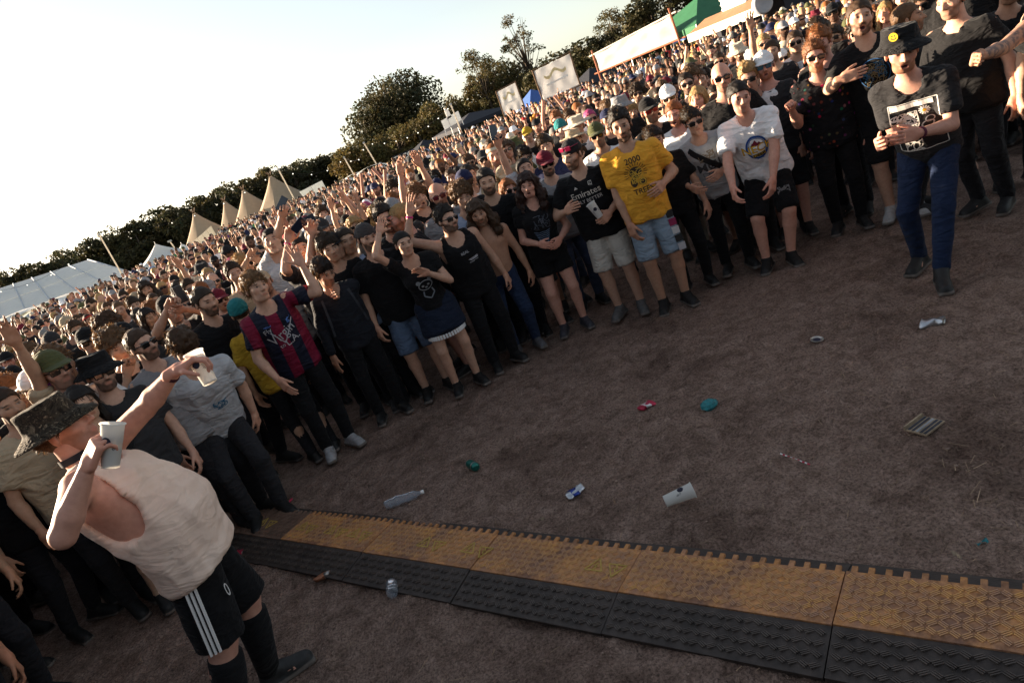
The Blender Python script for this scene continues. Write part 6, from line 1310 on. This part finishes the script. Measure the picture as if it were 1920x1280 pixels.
# ------------------------------------------------------------------ the rest of the crowd
MIDK = {}
def mid_kits():
    fm = dict(hair=DB); q = dict(h=.026, hh=.0102, hd=.0092)
    up = lambda sg, x=.16, z=2.02, y=.18: (sg * x, y, z)
    MIDK['m_clean'] = kit(dict(S=1.76), FAIR, dict(hair=BR), bottom='jeans', **q); MIDK['m_beard'] = kit(dict(S=1.78, w=1.08, fat=.02), FAIR, dict(hair=DB, beard=.9), bottom='jeans', **q); MIDK['m_ginger'] = kit(dict(S=1.77, w=1.05), PINK, dict(hair=GI, beard=.8, mouth=.4), **q)
    MIDK['m_tan'] = kit(dict(S=1.75, head=(0, 6, 0)), TAN, dict(hair=DB, beard=.5), bottom='jeans', **q); MIDK['m_dark'] = kit(dict(S=1.78), BROWN, dict(hair=DB, beard=.4), bottom='jeans', **q); MIDK['m_big'] = kit(dict(S=1.83, w=1.2, fat=.05), PINK, dict(hair=BR, beard=.6), bottom='jeans', **q)
    MIDK['f_plain'] = kit(dict(S=1.66, female=True), FAIR, dict(hair=BR), top='fit', **q); MIDK['f_smile'] = kit(dict(S=1.68, female=True, head=(-8, 4, 0)), PINK, dict(hair=BL, mouth=.4), top='tank', **q); MIDK['f_tan'] = kit(dict(S=1.64, female=True, head=(8, 0, 0)), TAN, dict(hair=DB), top='fit', **q)
    MIDK['m_up_r'] = kit(dict(S=1.76, hr=up(1), er=(1, .2, -.2)), FAIR, dict(hair=BR, beard=.5), poses=('relax', 'open'), bottom='jeans', **q); MIDK['m_up_l'] = kit(dict(S=1.76, hl=up(-1, .2, 1.98), el=(-1, .2, -.2)), TAN, dict(hair=DB, beard=.8, mouth=.6), poses=('open', 'relax'), bottom='jeans', **q)
    MIDK['m_both'] = kit(dict(S=1.77, hr=up(1, .12, 2.0), hl=up(-1, .12, 2.0), er=(1, .1, -.2), el=(-1, .1, -.2)), FAIR, dict(hair=BR, mouth=.5), poses=('flat', 'flat'), bottom='jeans', **q)
    MIDK['f_up'] = kit(dict(S=1.67, female=True, hr=(.14, .15, 1.92), er=(1, .2, -.3)), FAIR, dict(hair=BR, mouth=.3), top='tank', poses=('relax', 'open'), **q); MIDK['m_point'] = kit(dict(S=1.76, hr=(.3, .45, 1.62), er=(1, -.2, -.4)), FAIR, dict(hair=BR), poses=('relax', 'point'), bottom='jeans', **q)
    MIDK['m_phone'] = kit(dict(S=1.77, hr=(.08, .38, 1.72), hl=(-.02, .36, 1.66), er=(1, -.1, -.6), el=(-1, -.1, -.6)), FAIR, dict(hair=DB), poses=('grip', 'grip'), bottom='jeans', **q); MIDK['m_chin'] = kit(dict(S=1.75, hr=(.10, .22, 1.46), er=(.6, .2, -1), head=(-6, -4, 0)), FAIR, dict(hair=BR), poses=('relax', 'fist'), bottom='jeans', **q)
    MIDK['m_vest'] = kit(dict(S=1.78, w=1.08), TAN, dict(hair=DB, beard=.8), top='tank', bottom='jeans', **q); MIDK['m_bare'] = kit(dict(S=1.77, w=1.05), PINK, dict(hair=BR, beard=.3), top=None, **q)
ROWW = ('just behind', 'close behind', 'a few heads behind', 'well behind', 'far behind')
SC_ = {'black': (.009, .009, .01), 'charcoal': (.03, .03, .032), 'white': (.8, .8, .8), 'grey': (.25, .25, .26), 'navy': (.015, .02, .06), 'maroon': (.13, .012, .025), 'olive': (.08, .085, .035), 'teal': (.02, .17, .18), 'mustard': (.5, .3, .03), 'pale blue': (.28, .36, .5), 'red': (.42, .03, .03), 'pink': (.55, .2, .27), 'green': (.05, .2, .07), 'sand': (.42, .33, .22), 'orange': (.55, .2, .03), 'purple': (.12, .04, .2), 'cream': (.6, .52, .4)}
HC_ = {'black': DB, 'dark brown': (.03, .018, .01), 'brown': BR, 'light brown': (.13, .07, .032), 'blond': BL, 'ginger': GI, 'grey': (.2, .19, .18), 'pink dyed': (.45, .06, .18)}
LABELS = {}
def describe(kname, shirt, hair, hc, hat, hatc, glasses, px, py):
    who = 'woman' if kname[0] == 'f' else 'man'
    act = {'m_up_r': 'with one arm raised', 'm_up_l': 'shouting with one arm raised', 'm_both': 'with both arms up', 'f_up': 'with one arm raised', 'm_point': 'pointing', 'm_phone': 'filming', 'm_chin': 'with a hand at his chin'}.get(kname, '')
    top = '' if kname == 'm_bare' else shirt + (' vest' if kname in ('m_vest', 'f_smile', 'f_up') else ' T-shirt')
    hd = (hatc + ' ' + {'cap': 'cap', 'cap_back': 'backward cap', 'bucket': 'bucket hat', 'brim': 'sun hat', 'beanie': 'beanie', 'band': 'headband'}[hat]) if hat else (hc + ' hair' if hair else 'bald head')
    b = {'m_beard': 'bearded ', 'm_ginger': 'bearded ', 'm_bare': 'shirtless ', 'm_big': 'heavy '}.get(kname, '')
    return ('%s%s in %s%s, %s%s' % (b, who, (top + ' and ' if top else ''), hd, 'sunglasses, ' if glasses else '', (act + ', ') if act else ''))
def unique(base, px, py, depth, me):
    hs = [p for p in PEOPLE if p[5]]; p = min(hs, key=lambda p: math.hypot((p[2] - px), (p[3] - py)))
    d = math.hypot(p[2] - px, p[3] - py); dx = px - p[2]
    if d < 60: rel = 'right beside' if abs(dx) > 30 else 'just behind'
    else: rel = ('up left of' if dx < -.5 * d else 'up right of' if dx > .5 * d else 'above') if py < p[3] else ('left of' if dx < 0 else 'right of')
    far = '' if d < 130 else 'well '
    lab = base + far + rel + ' ' + p[5]; k = 0
    for alt in ('', ' and nearer', ' and further back', ' and lower', ' and higher', ' in a gap', ' half hidden', ' at the shoulder of a neighbour', ' two heads on', ' three heads on', ' four heads on'):
        c = lab + alt
        if len(c.split()) > 16: c = ' '.join([w_ for w_ in c.split() if w_ not in ('and', 'right', 'in', 'well', 'with')])
        c = ' '.join(c.split()[:16])
        if c not in LABELS: break
    LABELS[c] = 1; return c
def add_person(kname, head, z=None, th=None, shirt='black', hair='short', hc='brown', hat=None, hatc='black', glasses=False, scale=None, xy=None, key=None, gcol=(.01, .01, .01), bottom=None, label=None):
    K = MIDK[kname]; J = K['J']; rs = RS.random(); s = scale if scale else .92 + .14 * rs
    hz = J['H'][2] * s
    if head is not None:
        for s in ((scale,) if scale else np.linspace(1.03, .84, 12)):   # tall enough to stand in the crowd, not in the pit
            hz = J['H'][2] * s; w_ = onz(head[0], head[1], hz); x, y = w_[0], w_[1]; cx, cy = .8, 2.5
            if not in_pit(cx + (x - cx) * .90, cy + (y - cy) * .90) and y > 3.4: break
    else: x, y = xy
    if th is None:
        dx, dy = .5 - x + RS.uniform(-.8, .8), 2.2 - y; th = math.degrees(math.atan2(-dx, dy)) + RS.uniform(-14, 14)
    a = math.radians(th); tl = (-RS.uniform(-.02, .13), RS.uniform(-.07, .07)); off = rotm('Z', th) @ rotm('Y', math.degrees(tl[1])) @ rotm('X', math.degrees(tl[0])) @ J['H'] * s
    if head is not None: x, y = x - off[0], y - off[1]
    zg = float(gz(x, y)); hw = V3(x, y, zg) + off; px, py, zz = project(hw)
    lab = label or unique(describe(kname, shirt, hair, hc, hat, hatc, glasses, px, py), px, py, zz, None)
    if y < 7 and bottom is None: bottom = (.014, .014, .016)  # near rows: the dark of shaded legs put into the trouser colour
    g = RS.uniform(.85, 1.08); tn = (g * RS.uniform(.95, 1.04), g, g * RS.uniform(.93, 1.05))
    spawn(K, (x, y, zg), a, lab, 'festival crowd', SC_[shirt], bottom or RS.choice([(.015, .015, .018), (.05, .07, .12), (.25, .22, .18), (.03, .03, .035)]), hair=hair, haircol=HC_[hc], hat=hat, hatcol=SC_[hatc], glasses=glasses, gcol=gcol, tint=tn, scale=s, tilt=tl)
    PEOPLE.append((x, y, px, py, .15 * FPX / max(zz, .1), key, hw[2])); return V3(x, y, zg), a, s
RS = random.Random(11)
def build_named():
    M = [  # kit, head pixel, looks
        ('m_phone', (319, 580), dict(hat='cap_back', shirt='charcoal', hc='dark brown', th=215)), ('m_chin', (218, 650), dict(hair='curly', hc='light brown', shirt='black', th=228)), ('m_beard', (266, 646), dict(hair='short', glasses=True, shirt='grey')), ('m_clean', (211, 608), dict(hat='cap', hatc='cream', glasses=True)),
        ('m_clean', (166, 640), dict(hat='cap', glasses=True, shirt='navy')), ('m_big', (103, 694), dict(hat='cap', hatc='olive', glasses=True, shirt='white')), ('m_beard', (188, 700), dict(hat='bucket', shirt='charcoal', glasses=True)), ('m_clean', (74, 726), dict(hat='cap_back', hatc='white', glasses=True, gcol=(.2, .03, .35), shirt='black')),
        ('f_plain', (153, 752), dict(hair='long', hc='black', shirt='black')), ('m_up_l', (12, 760), dict(hair='short', hc='dark brown', shirt='sand')), ('m_tan', (144, 618), dict(hair='quiff', hc='brown', glasses=True)), ('f_tan', (168, 600), dict(hair='tied', hat='band', hatc='red', hc='dark brown')), ('m_clean', (450, 585), dict(hat='beanie', hatc='teal', shirt='mustard', th=20)),
        ('m_clean', (60, 664), dict(hair='messy', hc='light brown')), ('m_tan', (441, 515), dict(hair='quiff', hc='dark brown', shirt='sand')), ('m_clean', (627, 462), dict(hat='cap', shirt='pale blue')), ('m_tan', (596, 455), dict(hair='short', hc='brown')), ('m_clean', (650, 452), dict(hair='short', hc='dark brown')),
        ('m_beard', (722, 410), dict(hair='quiff', hc='black', glasses=True)), ('m_ginger', (750, 408), dict(hair='short', hc='blond', th=100)), ('m_big', (822, 366), dict(hair=None, glasses=True, shirt='grey', gcol=(.1, .01, .02))), ('m_both', (783, 368), dict(hair='curly', hc='light brown')), ('m_clean', (872, 342), dict(hat='cap', hatc='navy', th=10)),
        ('m_beard', (797, 344), dict(hat='brim', hatc='black')), ('m_beard', (912, 338), dict(hair='short', hc='black', shirt='black')), ('m_clean', (866, 366), dict(hair='curly', hc='light brown', shirt='pale blue')), ('m_beard', (1024, 306), dict(hat='cap', hatc='maroon', glasses=True, shirt='grey')), ('m_beard', (1165, 202), dict(hat='bucket', hatc='grey', shirt='black')),
        ('m_tan', (1217, 206), dict(hat='cap', glasses=True, gcol=(.25, .02, .02))), ('m_clean', (1254, 182), dict(hat='cap', hatc='white', glasses=True, shirt='white')), ('m_beard', (1288, 158), dict(hair='short', glasses=True, hc='dark brown')), ('m_ginger', (1264, 212), dict(hair='short', hc='ginger', shirt='white')), ('m_beard', (1384, 98), dict(hat='bucket', hatc='cream')),
        ('m_ginger', (1433, 124), dict(hat='cap', hatc='white', glasses=True, gcol=(.02, .12, .2), shirt='charcoal')), ('m_clean', (1404, 144), dict(hair='quiff', hc='blond', glasses=True, shirt='white')), ('f_plain', (1344, 198), dict(hair='long', glasses=True, hc='dark brown', shirt='charcoal')), ('f_smile', (1308, 182), dict(hair='long', hc='blond')), ('m_clean', (1053, 240), dict(hat='beanie', hatc='teal')),
        ('m_clean', (990, 252), dict(hat='cap', hatc='mustard')), ('f_plain', (984, 228), dict(hat='beanie', hatc='red')), ('f_tan', (1078, 262), dict(hat='brim', hatc='sand', hair='long', shirt='black')), ('m_big', (1353, 145), dict(hair=None, glasses=True)), ('m_clean', (1491, 78), dict(hair='short', glasses=True, shirt='white')), ('m_tan', (1490, 45), dict(hat='cap', hatc='white')), ('f_plain', (1530, 30), dict(hat='bucket', hatc='maroon')),
        ('f_smile', (1660, 24), dict(hair='long', hc='blond')), ('m_tan', (1703, 34), dict(hair='short', hc='light brown', th=230)), ('m_up_r', (1448, 96), dict(hair='short', shirt='charcoal')), ('m_clean', (100, 640), dict(hat='cap_back', hatc='charcoal', glasses=True))]
    for kn, hp, kw in M:
        pos = add_person(kn, hp, **kw)
        if kn == 'm_phone': phone('phone held up by the man in backward cap at left', pos[0] + rz2(V3(.03, .46, 1.80), pos[1]), rz2(V3(0, 1, 0), pos[1]), V3(0, 0, 1))
    for kn, xy, kw in (('m_beard', (-2.5, 6.05), dict(shirt='black', hair='short', hc='dark brown')), ('m_tan', (-2.95, 5.85), dict(shirt='charcoal', hat='cap', hair='short')), ('m_big', (-3.3, 6.35), dict(shirt='black', hair='curly', hc='brown')), ('m_clean', (-1.2, 6.45), dict(shirt='black', hair='messy', hc='dark brown')), ('m_big', (4.2, 5.35), dict(shirt='black', hair='short', hc='black')), ('m_tan', (4.7, 5.7), dict(shirt='black', hat='cap', hair='short')), ('m_beard', (4.45, 4.75), dict(shirt='black', hair='short', hc='black'))): add_person(kn, None, xy=xy, scale=1.02, **kw)
    # long bare arm holding a phone above the crowd
    for (hp, hand, el, lab, lab2, S) in (((985, 318), (921, 240), (942, 300), 'person in pale top whose long bare arm holds a phone high above the crowd', 'phone held highest in the middle, before the small banner', 1.85), ((512, 452), (528, 405), (540, 450), 'person behind with thin bare arm holding a phone highest at left', 'phone held highest at left against the tipis', 1.8), ((592, 446), (585, 425), (590, 470), 'person with bare arm holding a phone sideways left of the bearded man', 'phone held sideways left of the bearded black T-shirt man', 1.74)):
        K = hero(lab, hp, Y={985: 7.3, 512: 7.6, 592: 7.0}[hp[0]], th=185, hr=(*hand, -.15), er=(*el, .1), spec=dict(head=(0, 10, 0)), skin=FAIR, face=dict(hair=DB), h=.022, hh=.009, hd=.0075, poses=('relax', 'grip'), look=dict(shirt=(.5, .5, .52), bottom=BLACK, hair='short', haircol=DB))
        W_ = wpt(K, 'wrr'); E_ = wpt(K, 'ebr'); phone(lab2, W_ + nrm(W_ - E_) * .12 + V3(0, -.03, .03), V3(0, .9, -.1), nrm(W_ - E_) + V3(.2 if 'sideways' not in lab else 3, 0, 0))
PIT = np.array([(-2.75, -3), (-2.6, 1.0), (-2.5, 2.2), (-2.55, 3.2), (-2.2, 4.2), (-2.0, 5.2), (-1.2, 5.95), (0, 6.15), (1.0, 6.3), (2.0, 6.3), (2.9, 5.9), (3.35, 5.3), (3.75, 4.85), (4.15, 4.3), (4.6, 3.2), (5.0, 1.5), (5.2, -3)])
def in_pit(x, y):
    c = False; n = len(PIT)
    for i in range(n):
        (x0, y0), (x1, y1) = PIT[i], PIT[(i + 1) % n]
        if (y0 > y) != (y1 > y) and x < (x1 - x0) * (y - y0) / (y1 - y0 + 1e-12) + x0: c = not c
    return c
def pick():
    kn = RS.choices(list(WTS), list(WTS.values()))[0]; f = kn[0] == 'f'
    shirt = RS.choices(list(SHW), list(SHW.values()))[0]; hat = RS.choices([None, 'cap', 'cap_back', 'bucket', 'brim', 'beanie', 'band'], [66, 17, 7, 5, 2, 1, 1])[0]; hatc = RS.choice(['black', 'black', 'black', 'charcoal', 'charcoal', 'navy', 'navy', 'white', 'cream', 'grey', 'olive', 'red', 'maroon', 'sand'])
    hair = RS.choice(['long', 'wavy', 'tied', 'long']) if f else RS.choice(['short', 'short', 'quiff', 'messy', 'curly', 'side', 'buzz', 'wavy', None if RS.random() < .35 else 'short']); hc = RS.choice(['black', 'dark brown', 'dark brown', 'brown', 'brown', 'light brown', 'blond', 'ginger', 'grey' if RS.random() < .4 else 'brown'] + (['pink dyed'] if RS.random() < .25 else []))
    if hair is None and hat is None and f: hair = 'long'
    return kn, dict(shirt=shirt, hair=hair, hc=hc, hat=hat, hatc=hatc, glasses=RS.random() < .42)
WTS = dict(m_clean=14, m_beard=13, m_ginger=5, m_tan=9, m_dark=3, m_big=6, f_plain=9, f_smile=5, f_tan=6, m_up_r=1, m_up_l=.8, m_both=.6, f_up=.6, m_point=.7, m_phone=1, m_chin=2, m_vest=4, m_bare=2)
SHW = dict(black=40, charcoal=10, white=14, grey=9, navy=7, maroon=3, olive=3, teal=.8, mustard=.6, **{'pale blue': 4}, red=.8, pink=.5, green=.7, sand=3, orange=.4, purple=.5, cream=3)
def lod_person(arm, hd, glasses, fine):
    Vs, Fs, Rg, Cs = [], [], [], []; o = 0
    def add(v, f, reg, col=None):
        nonlocal o
        v = np.asarray(v, float); Vs.append(v); Fs.append(np.asarray(f) + o); Rg.append(np.full(len(v), reg)); Cs.append(np.ones((len(v), 3)) if col is None else col); o += len(v)
    def tube(pts, rad, n, reg):
        m = MB().tube(pts, rad, n, False); add(m.v, m.f, reg)
    def ball(c, r, nu, nv, reg, z0=-1):
        m = MB().grid(lambda u, v: np.asarray(c) + np.asarray(r) * V3(math.cos(u * 2 * math.pi) * math.cos(lat(v)), math.sin(u * 2 * math.pi) * math.cos(lat(v)), math.sin(lat(v))), nu, nv) if False else None
        g = MB(); g.grid(lambda u, v: (lambda la: np.asarray(c) + np.asarray(r) * V3(math.cos(u * 2 * math.pi) * math.cos(la), math.sin(u * 2 * math.pi) * math.cos(la), math.sin(la)))(math.asin(max(z0, -1)) + (math.pi / 2 - math.asin(max(z0, -1))) * v), nu, nv); add(g.v, g.f, reg)
    Hc = V3(0, .04, 1.655)
    if fine:
        v, f, c = head_mesh(dict(skin=(1, 1, 1), hair=(.09, .08, .07), beard=.9 if hd in ('cap', 'short') else 0), .0205); c = np.clip(c, 0, 1.2); add(v * 1.04 + Hc, f, 0, c)
    else: ball(Hc, (.078, .1, .12), 8, 6, 0)
    n = 8 if fine else 6
    if hd == 'short': ball(Hc + (0, -.02, .03), (.088, .108, .102), n + 2, 4, 3, -.15)
    elif hd == 'long': ball(Hc + (0, -.02, .03), (.092, .11, .1), n + 2, 4, 3, -.1); tube([Hc + (0, -.06, .05), Hc + (0, -.07, -.12), Hc + (0, -.06, -.26)], [.085, .105, .06], n, 3)
    elif hd == 'cap': ball(Hc + (0, -.015, .035), (.09, .11, .098), n + 2, 4, 4, -.05); m = MB().slab([Hc + (-.07, .07, .045), Hc + (.07, .07, .045), Hc + (.05, .18, .03), Hc + (-.05, .18, .03)], .01); add(m.v, [q for q in m.f if len(q) == 4], 4); ball(Hc + (0, -.03, -.01), (.08, .098, .06), n, 3, 3, -.6)
    elif hd == 'bucket': ball(Hc + (0, -.015, .04), (.095, .115, .1), n + 2, 4, 4, 0); m = MB().lathe([(.095, .06), (.15, .02), (.15, .015), (.09, .05)], n + 4, None, Hc + (0, -.01, 0), False); add(m.v, m.f, 4)
    if glasses: m = MB().box(Hc + (0, .1, .005), (.062, .008, .018)); add(m.v, m.f, 5)
    tube([V3(0, 0, 1.62), V3(0, 0, 1.48)], [.055, .07], n, 0)
    g = MB(); pr = [(.92, .17, .125), (1.1, .175, .125), (1.3, .19, .13), (1.41, .19, .105), (1.475, .11, .075), (1.5, .06, .06)]; rings = []
    nn = n + 2
    for z, rx, ry in pr:
        rings.append([len(g.v) + k for k in range(nn)]); g.v += [V3(math.cos(2 * math.pi * k / nn) * rx, math.sin(2 * math.pi * k / nn) * ry, z) for k in range(nn)]
    for r0, r1 in zip(rings, rings[1:]): g.f += [(r0[k], r0[(k + 1) % nn], r1[(k + 1) % nn], r1[k]) for k in range(nn)]
    add(g.v, g.f, 1)
    if fine:
        for sx in (-1, 1): tube([V3(sx * .09, 0, .95), V3(sx * .1, .02, .5), V3(sx * .1, 0, .0)], [.095, .085, .04], 5, 2)
    else: tube([V3(0, 0, .95), V3(0, 0, .0)], [.16, .12], 5, 2)
    for sx in (-1, 1):
        sh = V3(sx * .195, 0, 1.42); upa = (arm == 'both') or (arm == 'r' and sx > 0) or (arm == 'l' and sx < 0)
        e, w_ = (V3(sx * .27, .1, 1.6), V3(sx * .17, .15, 1.87)) if upa else (V3(sx * .25, -.02, 1.14), V3(sx * .24, .12, .92))
        md = sh + (e - sh) * .6; tube([sh, md], [.068, .072], n - 1, 1); tube([md, e, w_, w_ + nrm(w_ - e) * .17], [.046, .043, .03, .035], n - 2, 0)
    return np.concatenate(Vs), np.concatenate(Fs), np.concatenate(Rg), np.concatenate(Cs)
def build_crowd():
    n_ind = 300 - len(PEOPLE); cand = []
    # jittered rows, nearest first
    sp = .5; yy = -2.0
    while yy < 62:
        s_ = sp if yy < 9.5 else .58 if yy < 13 else (.72 if yy < 19 else .95 if yy < 26 else 1.35 if yy < 40 else 1.8); xl, xr = -(.70 * yy + 3.0 + (2.5 if yy < 8 else 0)), .76 * yy + 2.0; x = xl
        while x < xr:
            px_, py_ = x + RS.uniform(-.17, .17) * s_ / sp, yy + RS.uniform(-.17, .17) * s_ / sp
            lim = 62 if px_ > -.3 * py_ else 44
            if in_pit(.8 + (px_ - .8) * .905, 2.5 + (py_ - 2.5) * .905) and px_ > -2.35 and py_ > 3.5: x += s_; continue      # the front row is taken
            if px_ > 3 and py_ < 6.3: x += s_; continue
            if not in_pit(px_, py_) and py_ < lim and not (py_ < 3 and px_ > 0): cand.append((px_, py_))
            x += s_
        yy += s_ * .92
    rg = np.random.default_rng(3); ind, far = [], []
    cand.sort(key=lambda c: math.hypot(*c)); named = list(PEOPLE); grid = {}
    for p in named: grid.setdefault((int(p[0] // 1), int(p[1] // 1)), []).append((p[0], p[1]))
    for x, y in cand:
        if any(math.hypot(x - q[0], y - q[1]) < .36 for i in (-1, 0, 1) for j in (-1, 0, 1) for q in grid.get((int(x // 1) + i, int(y // 1) + j), [])): continue
        if y > .8:
            px, py, z = project((x, y, 1.66 + float(gz(x, y)))); R0 = .14 * FPX / max(z, .3)
            vis = -90 < px < 2010 and -120 < py < 1400
            if vis and any(y < q[1] and math.hypot(px - q[2], py - q[3]) < .8 * (R0 + q[4]) for q in named): continue
            if vis and any(y < q[1] and abs(px + 30 - q[2]) < R0 + q[4] * .8 and 0 < q[3] - py < 130 and math.hypot(px - q[2], py - q[3]) < 160 and q[5] for q in named): continue
        else: vis = False
        qx, qy = x + 1.86, y - 2.8; al, la = qx * -.891 + qy * .454, abs(qx * .454 + qy * .891)
        if 0 < al < 1.8 and la < .55: continue                       # the evening sun reaches the man in the vest
        grid.setdefault((int(x // 1), int(y // 1)), []).append((x, y))
        if not vis and (x < -8 or y > 8): continue
        if not vis and not (x > -5.6 and 1.2 < y < 8): far.append((x, y)); continue
        if len(ind) < n_ind: ind.append((x, y, vis))
        else: far.append((x, y))
    for x, y, vis in ind:
        kn, kw = pick()
        if x > 3 and y < 7: kw['shirt'] = RS.choice(['black', 'black', 'charcoal']); kn = RS.choice(['m_beard', 'm_tan', 'm_big', 'm_clean'])
        if not vis or y < 4.5: kn = RS.choice(['m_clean', 'm_beard', 'm_tan', 'm_big', 'm_vest'])
        if y < 6: kw['shirt'] = RS.choice(['black', 'black', 'navy', 'black'])
        add_person(kn, None, xy=(x, y), bottom=(.015, .015, .018) if y < 7 else None, **kw)
    # the far crowd reads as one mass
    plain_attr('crowd_mass', .75); vars_f, vars_c = {}, {}
    for fine, dct in ((True, vars_f), (False, vars_c)):
        for arm in ('none', 'r', 'l', 'both'):
            for hd in ('short', 'long', 'cap', 'bucket'):
                for gl in (0, 1):
                    if arm in ('l', 'both') and (hd in ('bucket', 'long') or gl): continue
                    dct[(arm, hd, gl)] = lod_person(arm, hd, gl, fine)
    extra = [(lambda p: (p[0], p[1], p[2] - 1.65))(at(395 + RS.uniform(0, 190), 0, 74)) for _ in range(0)]
    Vs, Fs, Cs, o = [], [], [], 0
    jobs = [(x, y, float(gz(x, y))) for x, y in far]
    for k in range(60):
        t = RS.random(); p = at(404 + 178 * t, 436 - 63 * t - RS.uniform(0, 5), 77); jobs.append((p[0], 77 + RS.uniform(0, 6), p[2] - 1.45))
    nf = 0
    for x, y, z in jobs:
        fine = math.hypot(x, y) < 16.5; d = vars_f if fine else vars_c
        arm = RS.choices(['none', 'r', 'l', 'both'], [97.5, 1.3, .8, .4])[0]; hd = RS.choices(['short', 'long', 'cap', 'bucket'], [54, 20, 20, 6])[0]; gl = int(RS.random() < .4); k = (arm, hd, gl)
        if k not in d: k = (arm, 'short', 0)
        V, F, Rg, C = d[k]; s = RS.uniform(.92, 1.06) * (.95 if hd == 'long' else 1); dx, dy = .5 - x + RS.uniform(-3, 3), -y; a = math.atan2(-dx, dy) + RS.gauss(0, .3)
        c_, s_ = math.cos(a), math.sin(a); W = np.stack([(V[:, 0] * c_ - V[:, 1] * s_) * s + x, (V[:, 0] * s_ + V[:, 1] * c_) * s + y, V[:, 2] * s + z], 1)
        g = RS.uniform(.75, 1.08); sk = np.array(RS.choice([FAIR, FAIR, PINK, PINK, TAN, TAN, BROWN])) * g
        sh = SC_[RS.choices(list(SHW), list(SHW.values()))[0]]; hc = HC_[RS.choice(['black', 'dark brown', 'brown', 'brown', 'light brown', 'blond', 'ginger', 'grey'])]; ht = SC_[RS.choice(['black', 'black', 'black', 'black', 'charcoal', 'charcoal', 'navy', 'navy', 'white', 'cream', 'grey', 'grey', 'maroon', 'sand', 'olive', 'olive'])]
        pal = np.array([sk, sh, RS.choice([(.02, .02, .025), (.05, .07, .12), (.25, .22, .18)]), hc, ht, (.012, .012, .014)]); Cs.append(pal[Rg] * C); Vs.append(W); Fs.append(F + o); o += len(V); nf += 1
    tag(link('distant_crowd', mesh_data('distant_crowd', np.concatenate(Vs), np.concatenate(Fs), np.concatenate(Cs), [MAT['crowd_mass']])), 'dense mass of far festival crowd filling the field to the tents', 'crowd', kind='stuff')
    print('people', len(PEOPLE), 'far', nf, 'far faces', o)
# ------------------------------------------------------------------ build everything
base_mats()
m, t, b = nt('bulb', .4, .3); b.inputs['Base Color'].default_value = (.9, .88, .8, 1); b.inputs['Emission Color'].default_value = (1, .95, .8, 1); b.inputs['Emission Strength'].default_value = .3; MAT['bulb'] = m
build_ground(); build_clods(); print('ground', time.time() - T0)
build_site(); build_unseen_stage(); build_trees(); print('site', time.time() - T0)
build_ramp(); build_litter(); print('litter', time.time() - T0)
head_library(); build_heroes(); print('heroes', time.time() - T0)
mid_kits(); build_named(); build_crowd(); print('crowd', time.time() - T0)
print('faces', sum(len(me.polygons) for me in {o.data.name: o.data for o in bpy.data.objects if o.type == 'MESH'}.values()))
